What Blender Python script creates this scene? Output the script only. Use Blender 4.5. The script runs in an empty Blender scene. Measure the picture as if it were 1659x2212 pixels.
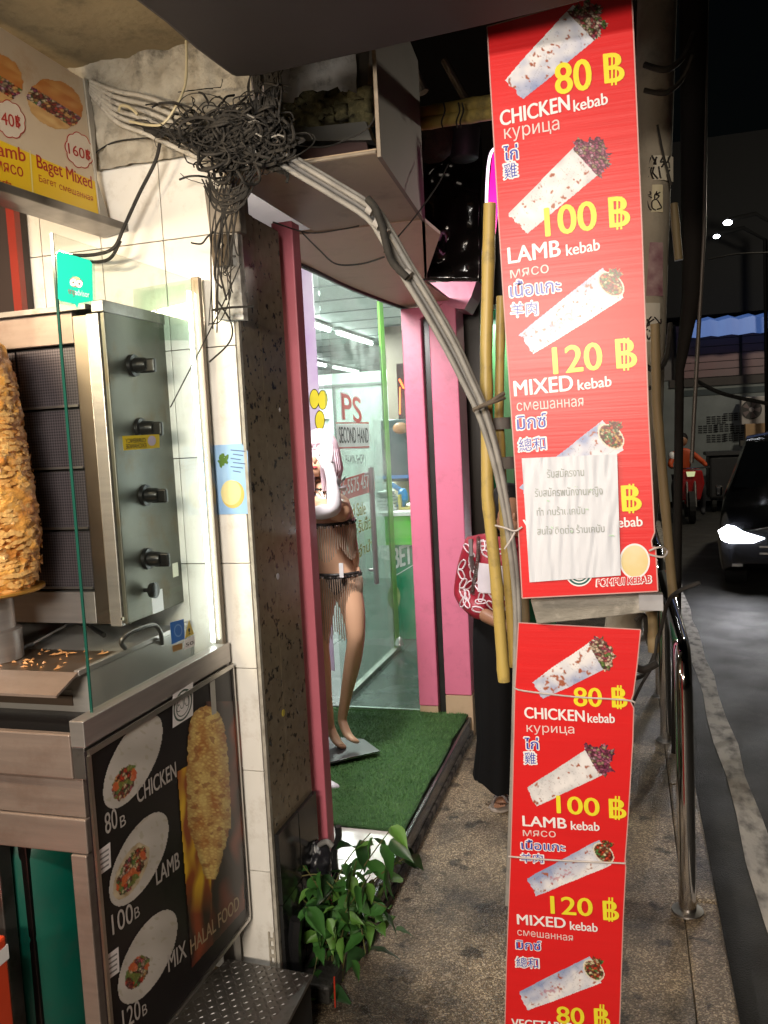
import bpy, bmesh, math, random
from mathutils import Vector as V, Matrix, noise
random.seed(7)
R = math.radians
SC = bpy.context.scene
COL = SC.collection
# ------------------------------------------------------------------ camera
EYE = V((0.0, 0.0, 1.7))
YAW, PIT, ROL, FOC = R(16.5), R(5.1), R(2.9), 1793.0
cf = V((-math.sin(YAW)*math.cos(PIT), math.cos(YAW)*math.cos(PIT), -math.sin(PIT)))
c_r0 = V((math.cos(YAW), math.sin(YAW), 0)); c_u0 = c_r0.cross(cf)
cr = math.cos(ROL)*c_r0 - math.sin(ROL)*c_u0
cu = math.sin(ROL)*c_r0 + math.cos(ROL)*c_u0
cam = bpy.data.cameras.new('camera'); cam_o = bpy.data.objects.new('camera', cam); COL.objects.link(cam_o)
M4 = Matrix(((cr.x, cu.x, -cf.x, EYE.x), (cr.y, cu.y, -cf.y, EYE.y), (cr.z, cu.z, -cf.z, EYE.z), (0, 0, 0, 1)))
cam_o.matrix_world = M4
cam.sensor_fit = 'VERTICAL'; cam.sensor_height = 24; cam.lens = 24*FOC/2212
cam.clip_start = 0.05; cam.clip_end = 300
SC.camera = cam_o
# ------------------------------------------------------------------ world: night sky
w = bpy.data.worlds.new('World'); SC.world = w; w.use_nodes = True
wn = w.node_tree; bg = wn.nodes['Background']
sky = wn.nodes.new('ShaderNodeTexSky'); sky.sky_type = 'NISHITA'; sky.sun_disc = False
sky.sun_elevation = R(3); sky.sun_rotation = R(200)
wn.links.new(sky.outputs[0], bg.inputs[0]); bg.inputs[1].default_value = 0.0007
# faint sun lamp stands for the moon glow, far below the street lamps
sl = bpy.data.lights.new('sun', 'SUN'); sl.energy = 0.05; sl.angle = R(10); sl.color = (1, .85, .7)
so = bpy.data.objects.new('sun', sl); COL.objects.link(so); so.rotation_euler = (R(50), 0, R(-20))
SC.view_settings.view_transform = 'Standard'; SC.view_settings.look = 'None'
SC.view_settings.gamma = 1; SC.view_settings.exposure = 0.2
SC.cycles.max_bounces = 8; SC.cycles.transparent_max_bounces = 16
SC.cycles.sample_clamp_indirect = 4

def lamp(name, kind, loc, energy, color=(1, 1, 1), size=.3, size_y=None, to=None, radius=.05, spread=None):
    l = bpy.data.lights.new(name, kind); l.energy = energy; l.color = color
    if kind == 'AREA':
        l.size = size
        if size_y: l.shape = 'RECTANGLE'; l.size_y = size_y
        if spread: l.spread = R(spread)
    else: l.shadow_soft_size = radius
    o = bpy.data.objects.new(name, l); COL.objects.link(o); o.location = loc
    if to is not None:
        o.rotation_euler = (V(to)-V(loc)).to_track_quat('-Z', 'Z').to_euler()
    return o
# lamps of the place: shop lights have fixtures below, the rest are unseen bare lights
lamp('stall_lamp', 'AREA', (-.80, .12, 2.12), 24, (1, .94, .86), .9, .08, (-.25, 2.0, 1.5))
lamp('market_lamp', 'AREA', (-.2, -2.3, 2.45), 125, (1, .86, .70), 1.0, .3, (-.4, 2.2, .2))
lamp('cook_lamp', 'AREA', (-1.75, .9, 2.3), 24, (1, .78, .52), .5, .1, (-1.6, 1.8, 1.5))
lamp('shop_ceiling_light', 'AREA', (-2.75, 7.9, 2.74), 290, (.90, 1, .95), .5, 3.4, (-2.75, 7.9, 0))
lamp('shop_door_light', 'AREA', (-1.22, 5.35, 2.62), 85, (.94, 1, .96), .9, .06, (-1.8, 5.35, 1.3))
lamp('mannequin_fill', 'AREA', (-1.42, 2.95, 2.56), 55, (1, .96, .93), .3, .3, (-1.5, 3.95, 1.0))  # added unseen light aimed at the mannequin, hidden above the soffit
lamp('far_lamp', 'POINT', (3.5, 14.0, 5.0), 380, (1, .9, .7), radius=.2)

# ------------------------------------------------------------------ helpers
def at(px, py, ax, v):
    """a point of the place: where the sight line (px, py) meets the plane ax = v"""
    d = cf + (px-829.5)/FOC*cr - (py-1106)/FOC*cu
    i = 'xyz'.index(ax)
    return EYE + d*((v-EYE[i])/d[i])
def on(px, py, p0, n):
    d = cf + (px-829.5)/FOC*cr - (py-1106)/FOC*cu
    return EYE + d*((V(p0)-EYE).dot(n)/d.dot(n))

MATS = {}
def mat(name, col, rough=.5, metal=0, col2=None, scale=8, mix=.5, bump=0, bscale=60, emit=0, ecol=None, spec=.5, sharp=0,
        stretch=(1, 1, 1), rvar=0, dirt_haze=None, dscale=3, damt=.6, coat=0, sub=0):
    if name in MATS: return MATS[name]
    m = bpy.data.materials.new(name); m.use_nodes = True; nt = m.node_tree; b = nt.nodes['Principled BSDF']
    N = nt.nodes.new; L = nt.links.new
    b.inputs['Roughness'].default_value = rough; b.inputs['Metallic'].default_value = metal
    b.inputs['Specular IOR Level'].default_value = spec
    if coat: b.inputs['Coat Weight'].default_value = coat; b.inputs['Coat Roughness'].default_value = .12
    c = tuple(col)+(1,)
    b.inputs['Base Color'].default_value = c
    if emit:
        b.inputs['Emission Color'].default_value = tuple(ecol or col)+(1,); b.inputs['Emission Strength'].default_value = emit
    tc = N('ShaderNodeTexCoord'); mp = N('ShaderNodeMapping'); mp.inputs['Scale'].default_value = stretch
    L(tc.outputs['Object'], mp.inputs[0])
    out = None
    c2 = tuple(col2)+(1,) if col2 else tuple(x*.8 for x in col)+(1,)
    nz = N('ShaderNodeTexNoise'); nz.inputs['Scale'].default_value = scale; nz.inputs['Detail'].default_value = 6
    L(mp.outputs[0], nz.inputs[0])
    rp = N('ShaderNodeValToRGB'); k = .25*(1-sharp)+.01
    rp.color_ramp.elements[0].position = mix-k; rp.color_ramp.elements[1].position = mix+k
    rp.color_ramp.elements[0].color = c2; rp.color_ramp.elements[1].color = c
    L(nz.outputs[0], rp.inputs[0]); out = rp.outputs[0]
    if dirt_haze:
        n2 = N('ShaderNodeTexNoise'); n2.inputs['Scale'].default_value = dscale; n2.inputs['Detail'].default_value = 8
        n2.inputs['Roughness'].default_value = .7
        L(tc.outputs['Object'], n2.inputs[0])
        r2 = N('ShaderNodeValToRGB'); r2.color_ramp.elements[0].position = .52; r2.color_ramp.elements[1].position = .68
        r2.color_ramp.elements[1].color = (damt, damt, damt, 1)
        L(n2.outputs[0], r2.inputs[0])
        mx = N('ShaderNodeMix'); mx.data_type = 'RGBA'
        L(r2.outputs[0], mx.inputs[0]); L(out, mx.inputs[6]); mx.inputs[7].default_value = tuple(dirt_haze)+(1,); out = mx.outputs[2]
    L(out, b.inputs['Base Color'])
    if rvar:
        mr = N('ShaderNodeMapRange'); mr.inputs[3].default_value = max(0, rough-rvar); mr.inputs[4].default_value = min(1, rough+rvar)
        n3 = N('ShaderNodeTexNoise'); n3.inputs['Scale'].default_value = scale*.7; n3.inputs['Detail'].default_value = 5
        L(mp.outputs[0], n3.inputs[0]); L(n3.outputs[0], mr.inputs[0]); L(mr.outputs[0], b.inputs['Roughness'])
    if bump:
        n4 = N('ShaderNodeTexNoise'); n4.inputs['Scale'].default_value = bscale; n4.inputs['Detail'].default_value = 4
        L(mp.outputs[0], n4.inputs[0])
        bp = N('ShaderNodeBump'); bp.inputs['Strength'].default_value = min(1, bump); bp.inputs['Distance'].default_value = .01
        L(n4.outputs[0], bp.inputs['Height']); L(bp.outputs[0], b.inputs['Normal'])
    MATS[name] = m
    return m
def glass(name, tint=(.93, .97, .95), refl=.10, rough=.02, dirt_haze=0):
    if name in MATS: return MATS[name]
    m = bpy.data.materials.new(name); m.use_nodes = True; nt = m.node_tree; nt.nodes.clear()
    N = nt.nodes.new; L = nt.links.new
    o = N('ShaderNodeOutputMaterial'); t = N('ShaderNodeBsdfTransparent'); t.inputs[0].default_value = tint+(1,)
    g = N('ShaderNodeBsdfGlossy'); g.inputs['Roughness'].default_value = rough
    fr = N('ShaderNodeLayerWeight'); fr.inputs[0].default_value = .5
    pw = N('ShaderNodeMath'); pw.operation = 'POWER'; L(fr.outputs['Facing'], pw.inputs[0]); pw.inputs[1].default_value = 5
    ma = N('ShaderNodeMath'); ma.operation = 'MULTIPLY_ADD'; ma.inputs[1].default_value = .8; ma.inputs[2].default_value = refl*.55
    ma.use_clamp = True
    mx = N('ShaderNodeMixShader'); L(pw.outputs[0], ma.inputs[0]); L(ma.outputs[0], mx.inputs[0])
    L(t.outputs[0], mx.inputs[1]); L(g.outputs[0], mx.inputs[2]); last = mx
    if dirt_haze:  # milky haze painted over the pane as a pale diffuse veil
        d = N('ShaderNodeBsdfDiffuse'); d.inputs[0].default_value = (.6, .62, .6, 1)
        tc = N('ShaderNodeTexCoord'); nz = N('ShaderNodeTexNoise'); nz.inputs['Scale'].default_value = 6; nz.inputs['Detail'].default_value = 6
        mr = N('ShaderNodeMapRange'); mr.inputs[1].default_value = .35; mr.inputs[2].default_value = .8; mr.inputs[4].default_value = dirt_haze
        L(tc.outputs['Object'], nz.inputs[0]); L(nz.outputs[0], mr.inputs[0])
        m2 = N('ShaderNodeMixShader'); L(mr.outputs[0], m2.inputs[0]); L(mx.outputs[0], m2.inputs[1]); L(d.outputs[0], m2.inputs[2]); last = m2
    L(last.outputs[0], o.inputs[0]); MATS[name] = m
    return m

ORG = {}
def tag(o, label=None, cat=None, group=None, kind=None):
    if label: o['label'] = label
    if cat: o['category'] = cat
    if group: o['group'] = group
    if kind: o['kind'] = kind
    return o
def thing(name, label, cat, loc, group=None):
    o = bpy.data.objects.new(name, None); COL.objects.link(o); o.location = loc; o.empty_display_size = .1
    ORG[o.name] = V(loc)
    return tag(o, label, cat, group)
TXT = {}
def glyphs(body, bold=0.0):
    key = (body, bold)
    if key not in TXT:
        c = bpy.data.curves.new('text', 'FONT'); c.body = body; c.offset = bold; c.resolution_u = 4
        o = bpy.data.objects.new('text', c); COL.objects.link(o)
        dg = bpy.context.evaluated_depsgraph_get()
        me = bpy.data.meshes.new_from_object(o.evaluated_get(dg))
        vs = [v.co.copy() for v in me.vertices]; fs = []; seen = set()
        for p in me.polygons:
            k_ = tuple(round(q, 4) for q in p.center)
            if k_ in seen or p.area < 1e-7: continue
            seen.add(k_); fs.append(tuple(p.vertices))
        bpy.data.objects.remove(o); bpy.data.curves.remove(c); bpy.data.meshes.remove(me)
        if 'н' in body:      # this letter is drawn as two stems and a bar
            par = list(range(len(vs)))
            def find(i):
                while par[i] != i: i = par[i]
                return i
            for f in fs:
                for q in f[1:]: par[find(q)] = find(f[0])
            isl = {}
            for i in range(len(vs)): isl.setdefault(find(i), []).append(i)
            lst = sorted([g for g in isl.values() if len(g) > 3], key=lambda g: min(vs[i].x for i in g))
            nf = []; drop = set()
            for ci, ch in enumerate(body.replace(' ', '')):
                if ch == 'н' and ci < len(lst):
                    g = lst[ci]; drop |= set(g); xa = min(vs[i].x for i in g); xb = max(vs[i].x for i in g); hh = max(vs[i].y for i in g); t_ = .085
                    for (u0, u1, v0, v1) in ((xa, xa+t_, 0, hh), (xb-t_, xb, 0, hh), (xa+t_, xb-t_, hh*.46, hh*.60)):
                        k0 = len(vs); vs += [V((u0, v0, 0)), V((u1, v0, 0)), V((u1, v1, 0)), V((u0, v1, 0))]; nf.append((k0, k0+1, k0+2, k0+3))
            fs = [f for f in fs if f[0] not in drop]+nf
        TXT[key] = (vs, fs)
    return TXT[key]
class MB:
    def __init__(s): s.v = []; s.f = []
    def add(s, vs, fs):
        n = len(s.v); s.v += [V(p) for p in vs]; s.f += [tuple(i+n for i in f) for f in fs]; return s
    def poly(s, pts): return s.add(pts, [tuple(range(len(pts)))])
    def box(s, x0, x1, y0, y1, z0, z1):
        return s.add([(x, y, z) for x in (x0, x1) for y in (y0, y1) for z in (z0, z1)],
                     [(0, 1, 3, 2), (4, 6, 7, 5), (0, 4, 5, 1), (2, 3, 7, 6), (0, 2, 6, 4), (1, 5, 7, 3)])
    def prism(s, pts, off):
        off = V(off); n = len(pts); pts = [V(p) for p in pts]
        return s.add(pts+[p+off for p in pts], [tuple(range(n))[::-1], tuple(range(n, 2*n))]+[(i, (i+1) % n, n+(i+1) % n, n+i) for i in range(n)])
    def tube(s, path, r, n=8, cap=True):
        path = [V(p) for p in path]; rr = r if isinstance(r, (list, tuple)) else [r]*len(path)
        rings = []; prev = None
        for i, p in enumerate(path):
            d = (path[min(i+1, len(path)-1)]-path[max(i-1, 0)])
            if d.length < 1e-9: d = V((0, 0, 1))
            d.normalize()
            if prev is None: a = d.cross(V((0, 0, 1)) if abs(d.z) < .9 else V((1, 0, 0)))
            else: a = prev-d*prev.dot(d)
            a.normalize(); prev = a; b = d.cross(a)
            rings.append([p+(a*math.cos(6.28318*k/n)+b*math.sin(6.28318*k/n))*rr[i] for k in range(n)])
        vs = [q for g in rings for q in g]; fs = []
        for i in range(len(path)-1):
            for k in range(n): fs.append((i*n+k, i*n+(k+1) % n, (i+1)*n+(k+1) % n, (i+1)*n+k))
        if cap: fs.append(tuple(range(n))[::-1]); fs.append(tuple((len(path)-1)*n+k for k in range(n)))
        return s.add(vs, fs)
    def lathe(s, c, prof, n=24, ax=(0, 0, 1), wob=None):
        ax = V(ax).normalized(); a = ax.cross(V((0, 1, 0)) if abs(ax.y) < .9 else V((1, 0, 0))).normalized(); b = ax.cross(a)
        vs = []
        for (h, r) in prof:
            for k in range(n):
                t = 6.28318*k/n; rr = r*(wob(t, h) if wob else 1)
                vs.append(V(c)+ax*h+(a*math.cos(t)+b*math.sin(t))*rr)
        fs = [(i*n+k, i*n+(k+1) % n, (i+1)*n+(k+1) % n, (i+1)*n+k) for i in range(len(prof)-1) for k in range(n)]
        fs.append(tuple(range(n))[::-1]); fs.append(tuple((len(prof)-1)*n+k for k in range(n)))
        return s.add(vs, fs)
    def ball(s, c, r, n=12, m=8, sc=(1, 1, 1)):
        prof = [(-math.cos(math.pi*i/m), math.sin(math.pi*i/m)) for i in range(m+1)]
        vs = [V(c)+V((math.cos(6.28318*k/n)*q*r*sc[0], math.sin(6.28318*k/n)*q*r*sc[1], h*r*sc[2])) for h, q in prof for k in range(n)]
        return s.add(vs, [(i*n+k, i*n+(k+1) % n, (i+1)*n+(k+1) % n, (i+1)*n+k) for i in range(m) for k in range(n)])
    def text(s, body, p0, p1, h, up=(0, 0, 1), n=(0, -1, 0), eps=.0006, bold=0.0, outl=0.0, shear=0.0):
        vs, fs = glyphs(body, 0.0)
        if not vs: return s
        x0 = min(v.x for v in vs); x1 = max(v.x for v in vs); y1 = max(v.y for v in vs)
        p0 = V(p0); p1 = V(p1); d = (p1-p0)/(x1-x0); up = V(up).normalized(); n = V(n).normalized(); dn = (p1-p0).normalized()
        w_ = (bold+outl)*h*1.0
        if w_ <= 0: sh = [(0, 0)]
        elif outl: sh = [(math.cos(k*.7854)*w_, math.sin(k*.7854)*w_) for k in range(8)]+[(0, 0)]
        else: sh = [(-w_, 0), (w_, 0), (0, w_*.5), (0, -w_*.5), (-w_*.5, 0), (w_*.5, 0)]
        for k, (sx, sy) in enumerate(sh):
            q_ = [p0+d*(v.x-x0+shear*v.y)+up*(v.y*h/y1)+dn*sx+up*sy for v in vs]
            for i_, f_ in enumerate(fs):
                e_ = n*(eps+k*.00003+(i_ % 9)*.000012); s.add([q_[g]+e_ for g in f_], [tuple(range(len(f_)))])
        return s
    def bar(s, p0, p1, w, n, eps, t=0):
        p0 = V(p0); p1 = V(p1); d = (p1-p0).normalized(); sd = d.cross(V(n)).normalized()*w/2; e = V(n).normalized()*eps
        return s.poly([p0-sd+e, p1-sd+e, p1+sd+e, p0+sd+e])
    def build(s, name, m, parent=None, smooth=False, label=None, cat=None, group=None, kind=None, bevel=0, org=None, recalc=True):
        if not s.v: s.v = [V((0, 0, -5))]
        if parent is not None: o0 = ORG[parent.name]
        elif org is not None: o0 = V(org)
        else:
            xs = [v.x for v in s.v]; ys = [v.y for v in s.v]; o0 = V(((min(xs)+max(xs))/2, (min(ys)+max(ys))/2, min(v.z for v in s.v)))
        me = bpy.data.meshes.new(name); me.from_pydata([tuple(v-o0) for v in s.v], [], s.f)
        if recalc:
            bm = bmesh.new(); bm.from_mesh(me); bmesh.ops.recalc_face_normals(bm, faces=bm.faces); bm.to_mesh(me); bm.free()
        if smooth:
            me.polygons.foreach_set('use_smooth', [True]*len(me.polygons))
        me.update(); me.materials.append(m)
        o = bpy.data.objects.new(name, me); COL.objects.link(o)
        if parent is not None: o.parent = parent
        else: o.location = o0
        ORG[o.name] = o0
        if bevel:
            b = o.modifiers.new('bevel', 'BEVEL'); b.width = bevel; b.segments = 2; b.limit_method = 'ANGLE'
        if smooth and not kind == 'x':
            try: me.set_sharp_from_angle(angle=R(50))
            except Exception: pass
        return tag(o, label, cat, group, kind)
class ML:
    """print kept as one part per line of lettering"""
    def __init__(s): s.l = []
    def text(s, *a, **k): m = MB(); m.text(*a, **k); s.l.append(m); return s
    def bar(s, *a, **k): s.l[-1].bar(*a, **k); return s
    def build(s, name, m, parent=None, **k):
        for x in s.l: x.build('lettering', m, parent, **k)
def printmat():
    if 'photo_print' in MATS: return MATS['photo_print']
    m = bpy.data.materials.new('photo_print'); m.use_nodes = True; nt = m.node_tree; b_ = nt.nodes['Principled BSDF']
    at_ = nt.nodes.new('ShaderNodeAttribute'); at_.attribute_name = 'ink'; nt.links.new(at_.outputs['Color'], b_.inputs['Base Color'])
    b_.inputs['Roughness'].default_value = .32; MATS['photo_print'] = m; return m
def pic(name, parent, fn, box, colf, eps, step=1.7):
    """a flat printed picture: fine sheet whose ink colour is a procedure of the place on the print"""
    x0, y0, x1, y1 = box; nx = max(2, int((x1-x0)/step)); ny = max(2, int((y1-y0)/step)); idx = {}; vs = []; cs = []; fs = []
    for j in range(ny+1):
        for i in range(nx+1):
            x = x0+(x1-x0)*i/nx; y = y0+(y1-y0)*j/ny; q = colf(x, y)
            if q is not None: idx[(i, j)] = len(vs); vs.append(fn(x, y, eps)); cs.append(q)
    for j in range(ny):
        for i in range(nx):
            k = [(i, j), (i+1, j), (i+1, j+1), (i, j+1)]; g = [idx[q] for q in k if q in idx]
            if len(g) >= 3: fs.append(tuple(g))
    m = MB(); m.v = vs; m.f = fs; o = m.build(name, printmat(), parent, recalc=False)
    at_ = o.data.color_attributes.new('ink', 'FLOAT_COLOR', 'POINT')
    for i, q in enumerate(cs): at_.data[i].color = (q[0], q[1], q[2], 1)
    return o
def lerp3(p, q, t):
    t = max(0, min(1, t)); return tuple(a_+(b_-a_)*t for a_, b_ in zip(p, q))
def n2(x, y, z=0): return noise.noise(V((x, y, z)))
FOOD = {'a': [(.42, .10, .10), (.55, .40, .28), (.62, .50, .38), (.12, .20, .05), (.30, .05, .09), (.60, .48, .36), (.20, .06, .05)],
        'p': [(.30, .06, .13), (.42, .14, .22), (.50, .32, .38), (.22, .04, .10), (.36, .10, .18), (.16, .03, .06), (.30, .22, .14)],
        'b': [(.50, .05, .02), (.24, .03, .03), (.08, .22, .06), (.60, .50, .30), (.40, .06, .03), (.15, .04, .02), (.55, .30, .10)]}
def foodcol(x, y, kind, s, sd):
    dd, pp_ = noise.voronoi(V((x/s+.35*n2(x*.1, y*.1, sd), y/s*1.25, sd*3.1)))
    h = int(abs(pp_[0].x*71.3+pp_[0].y*37.7+pp_[0].z*13)) % 7
    q = FOOD[kind][h]; e = max(.25, min(1.15, (dd[1]-dd[0])*3.5)); f_ = e*(.85+.5*n2(x*.35, y*.35, sd)); return tuple(v*f_ for v in q)
def wrap_pic(parent, fn, p0, p1, w0, w1, kind, sd, mouth, tuft=1.0, eps=.0006):
    ax = V((p1[0]-p0[0], p1[1]-p0[1])); L_ = ax.length; ax.normalize(); nn_ = V((-ax.y, ax.x))
    rx, ry, ma = mouth
    m_ = 8+max(w0, w1)*1.6+rx*tuft
    def colf(x, y):
        rel = V((x-p0[0], y-p0[1])); t = rel.dot(ax)/L_; s = rel.dot(nn_)
        hw = w0+(w1-w0)*max(0, min(1, t))**.8+1.2*n2(t*4, sd, 1)
        dx, dy = x-p1[0], y-p1[1]
        ex = dx*math.cos(ma)+dy*math.sin(ma); ey = -dx*math.sin(ma)+dy*math.cos(ma)
        em = (ex/rx)**2+(ey/ry)**2
        # filling with ragged tufts beyond the mouth
        rr = math.hypot(dx, dy); an = math.atan2(dy, dx)
        out_ = (dx*ax.x+dy*ax.y)
        tf = rx*(.95+.40*tuft*n2(an*2.6, sd, 4)+.30*tuft*abs(n2(an*7, sd, 9)))
        if kind != 'b' and out_ > -ry*.55 and rr < tf*1.06: return foodcol(x, y, kind, 6.5, sd)
        if kind == 'b':
            if em < .80: return foodcol(x, y, kind, 6, sd)
            if abs(an+1.2) < .55 and rr < rx*(1.0+.5*abs(n2(an*9, sd))): return foodcol(x, y, kind, 5, sd)
            if em < 1.06: return (.66, .60, .50)
        if t < -.03+.03*n2(s*.1, sd) or t > 1.03 or abs(s) > hw: 
            return None
        u = s/hw
        sh = .5+.5*u            # 0 upper side, 1 lower side
        if kind == 'a': k_ = .10+.75*max(0, sh-.35)+(.35 if t < .35 else 0)*(1-t/.35 if t < .35 else 0)
        elif kind == 'p': k_ = .12+.45*abs(u)**3+.10*(t < .1)
        else: k_ = .80-.65*max(0, min(1, (sh-.05)*1.4))+.25*(t < .3)
        k_ += .45*n2(x*.035, y*.05, sd)+.22*n2(t*14, u*2.2, sd+2)
        col = lerp3((.76, .74, .75), (.26, .31, .50) if kind != 'p' else (.42, .42, .45), k_)
        cm = n2(x*.085, y*.085, sd+7)+.5*n2(x*.2, y*.2, sd+5)
        if cm > .40 and abs(u) < .85: col = lerp3(col, (.34, .10, .05), (cm-.40)*7)
        fl_ = abs(n2(t*9+u*2, u*1.5+4, sd+11)); 
        if fl_ < .018: col = tuple(v*.72 for v in col)
        if kind == 'b' and .22 < t < .55 and -.15 < u < .5:
            g_ = n2(x*.16, y*.16, sd+3)
            if g_ > .12: col = lerp3(col, (.40, .06, .10), .55)
        return col
    xs = (p0[0], p1[0]); ys = (p0[1], p1[1])
    return pic('wrap_print', parent, fn, (min(xs)-m_, min(ys)-m_, max(xs)+m_, max(ys)+m_), colf, eps)
def spline(pts, n=8):
    pts = [V(p) for p in pts]; out = []
    for i in range(len(pts)-1):
        p0 = pts[max(i-1, 0)]; p1 = pts[i]; p2 = pts[i+1]; p3 = pts[min(i+2, len(pts)-1)]
        for k in range(n):
            t = k/n
            out.append(.5*((2*p1)+(p2-p0)*t+(2*p0-5*p1+4*p2-p3)*t*t+(3*p1-p0-3*p2+p3)*t**3))
    return out+[pts[-1]]
def skin(name, joints, edges, m, parent, root=0, sub=2, **kw):
    """one continuous body grown round a skeleton: joints = [(point, radius)]"""
    o0 = ORG[parent.name] if parent is not None else V(joints[root][0])
    me = bpy.data.meshes.new(name); me.from_pydata([tuple(V(j[0])-o0) for j in joints], edges, [])
    o = bpy.data.objects.new(name, me); COL.objects.link(o)
    sm = o.modifiers.new('skin', 'SKIN'); sm.use_smooth_shade = True
    for i, j in enumerate(joints):
        r = j[1]; me.skin_vertices[0].data[i].radius = (r, r) if not isinstance(r, tuple) else r
        me.skin_vertices[0].data[i].use_root = (i == root)
    ss = o.modifiers.new('sub', 'SUBSURF'); ss.levels = sub; ss.render_levels = sub
    bpy.context.view_layer.update(); dg = bpy.context.evaluated_depsgraph_get()
    m2 = bpy.data.meshes.new_from_object(o.evaluated_get(dg)); bpy.data.objects.remove(o); bpy.data.meshes.remove(me)
    m2.name = name; m2.materials.clear(); m2.materials.append(m)
    m2.polygons.foreach_set('use_smooth', [True]*len(m2.polygons))
    o = bpy.data.objects.new(name, m2); COL.objects.link(o)
    if parent is not None: o.parent = parent
    else: o.location = o0
    ORG[o.name] = o0
    return tag(o, **kw)

# ------------------------------------------------------------------ materials
steel = mat('brushed_steel', (.46, .43, .41), .38, .8, (.36, .34, .33), 5, stretch=(1, 1, 14), bump=.06, bscale=60, rvar=.1)
steel_h = mat('brushed_steel_flat', (.30, .235, .20), .45, .6, (.23, .18, .155), 5, stretch=(1, 1, 14), bump=.05, bscale=70, rvar=.1, dirt_haze=(.2, .13, .1), dscale=8, damt=.5)
dsteel = mat('dull_steel', (.30, .29, .28), .45, 1, (.2, .19, .18), 7, rvar=.15, dirt_haze=(.08, .07, .05), dscale=6)
chrome = mat('chrome', (.75, .73, .72), .08, 1, (.65, .63, .62), 3, rvar=.05)
black = mat('black_plastic', (.006, .006, .006), .32, 0, (.009, .009, .009), 20, spec=.4)
rubber = mat('black_cable', (.014, .013, .012), .8, 0, (.042, .038, .033), 30, bump=.3, bscale=90, spec=.3)
tilem = mat('white_glazed_tile', (.78, .76, .71), .18, 0, (.70, .67, .61), 5, dirt_haze=(.34, .28, .20), dscale=6, damt=.5, bump=.02, bscale=8)
grout = mat('grout', (.12, .10, .08), .9, 0, (.2, .17, .14), 30)
plaster = mat('dirty_plaster', (.48, .44, .36), .95, 0, (.22, .19, .14), 14, bump=1, bscale=45, dirt_haze=(.07, .06, .045), dscale=9, damt=.9)
whitedirty = mat('stained_whitewash', (.80, .78, .74), .8, 0, (.40, .36, .31), 9, bump=.7, bscale=22, dirt_haze=(.03, .028, .025), dscale=7, damt=1)
pinkp = mat('pink_paint', (.74, .20, .33), .38, 0, (.66, .17, .28), 4, bump=.10, bscale=26, dirt_haze=(.35, .1, .14), dscale=9, damt=.3)
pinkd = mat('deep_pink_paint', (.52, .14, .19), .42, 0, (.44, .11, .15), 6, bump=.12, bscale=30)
beige = mat('beige_panel', (.56, .40, .26), .55, 0, (.50, .36, .23), 2.5, bump=.05, bscale=12, dirt_haze=(.3, .2, .13), dscale=6, damt=.3)
ovmat = mat('brown_soffit', (.30, .24, .14), .85, 0, (.17, .13, .075), 3, bump=.25, bscale=40, dirt_haze=(.06, .05, .03), dscale=5, damt=.7)
dark = mat('dark_void', (.01, .009, .008), .9, 0, (.016, .014, .012), 6)
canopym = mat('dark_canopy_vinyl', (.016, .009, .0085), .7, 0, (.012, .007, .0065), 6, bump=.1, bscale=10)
bamboo = mat('yellow_bamboo', (.50, .37, .10), .45, 0, (.36, .25, .07), 9, stretch=(1, 1, .12), bump=.15, bscale=40, dirt_haze=(.12, .10, .05), dscale=11, damt=.7)
tanpole = mat('tan_pole', (.24, .18, .09), .6, 0, (.15, .11, .055), 9, stretch=(1, 1, .12), bump=.15, bscale=40)
greypipe = mat('grey_conduit', (.30, .285, .26), .6, 0, (.19, .18, .165), 14, bump=.15, bscale=50, dirt_haze=(.12, .11, .10), dscale=12, damt=.6)
whitewire = mat('whitewashed_conduit', (.62, .58, .50), .8, 0, (.3, .27, .22), 22, bump=.6, bscale=60, dirt_haze=(.06, .05, .04), dscale=22, damt=.8)
redsign = mat('red_sign_board', (.66, .012, .014), .38, 0, (.60, .010, .012), 3, stretch=(.3, 1, 12), bump=.05, bscale=9, rvar=.03)
white_p = mat('white_print', (.80, .78, .78), .35, 0, (.74, .72, .73), 30)
yellow_p = mat('yellow_print', (.80, .70, .03), .35, 0, (.72, .62, .03), 30)
blue_p = mat('blue_print', (.03, .05, .42), .35, 0, (.03, .05, .36), 30)
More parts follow.
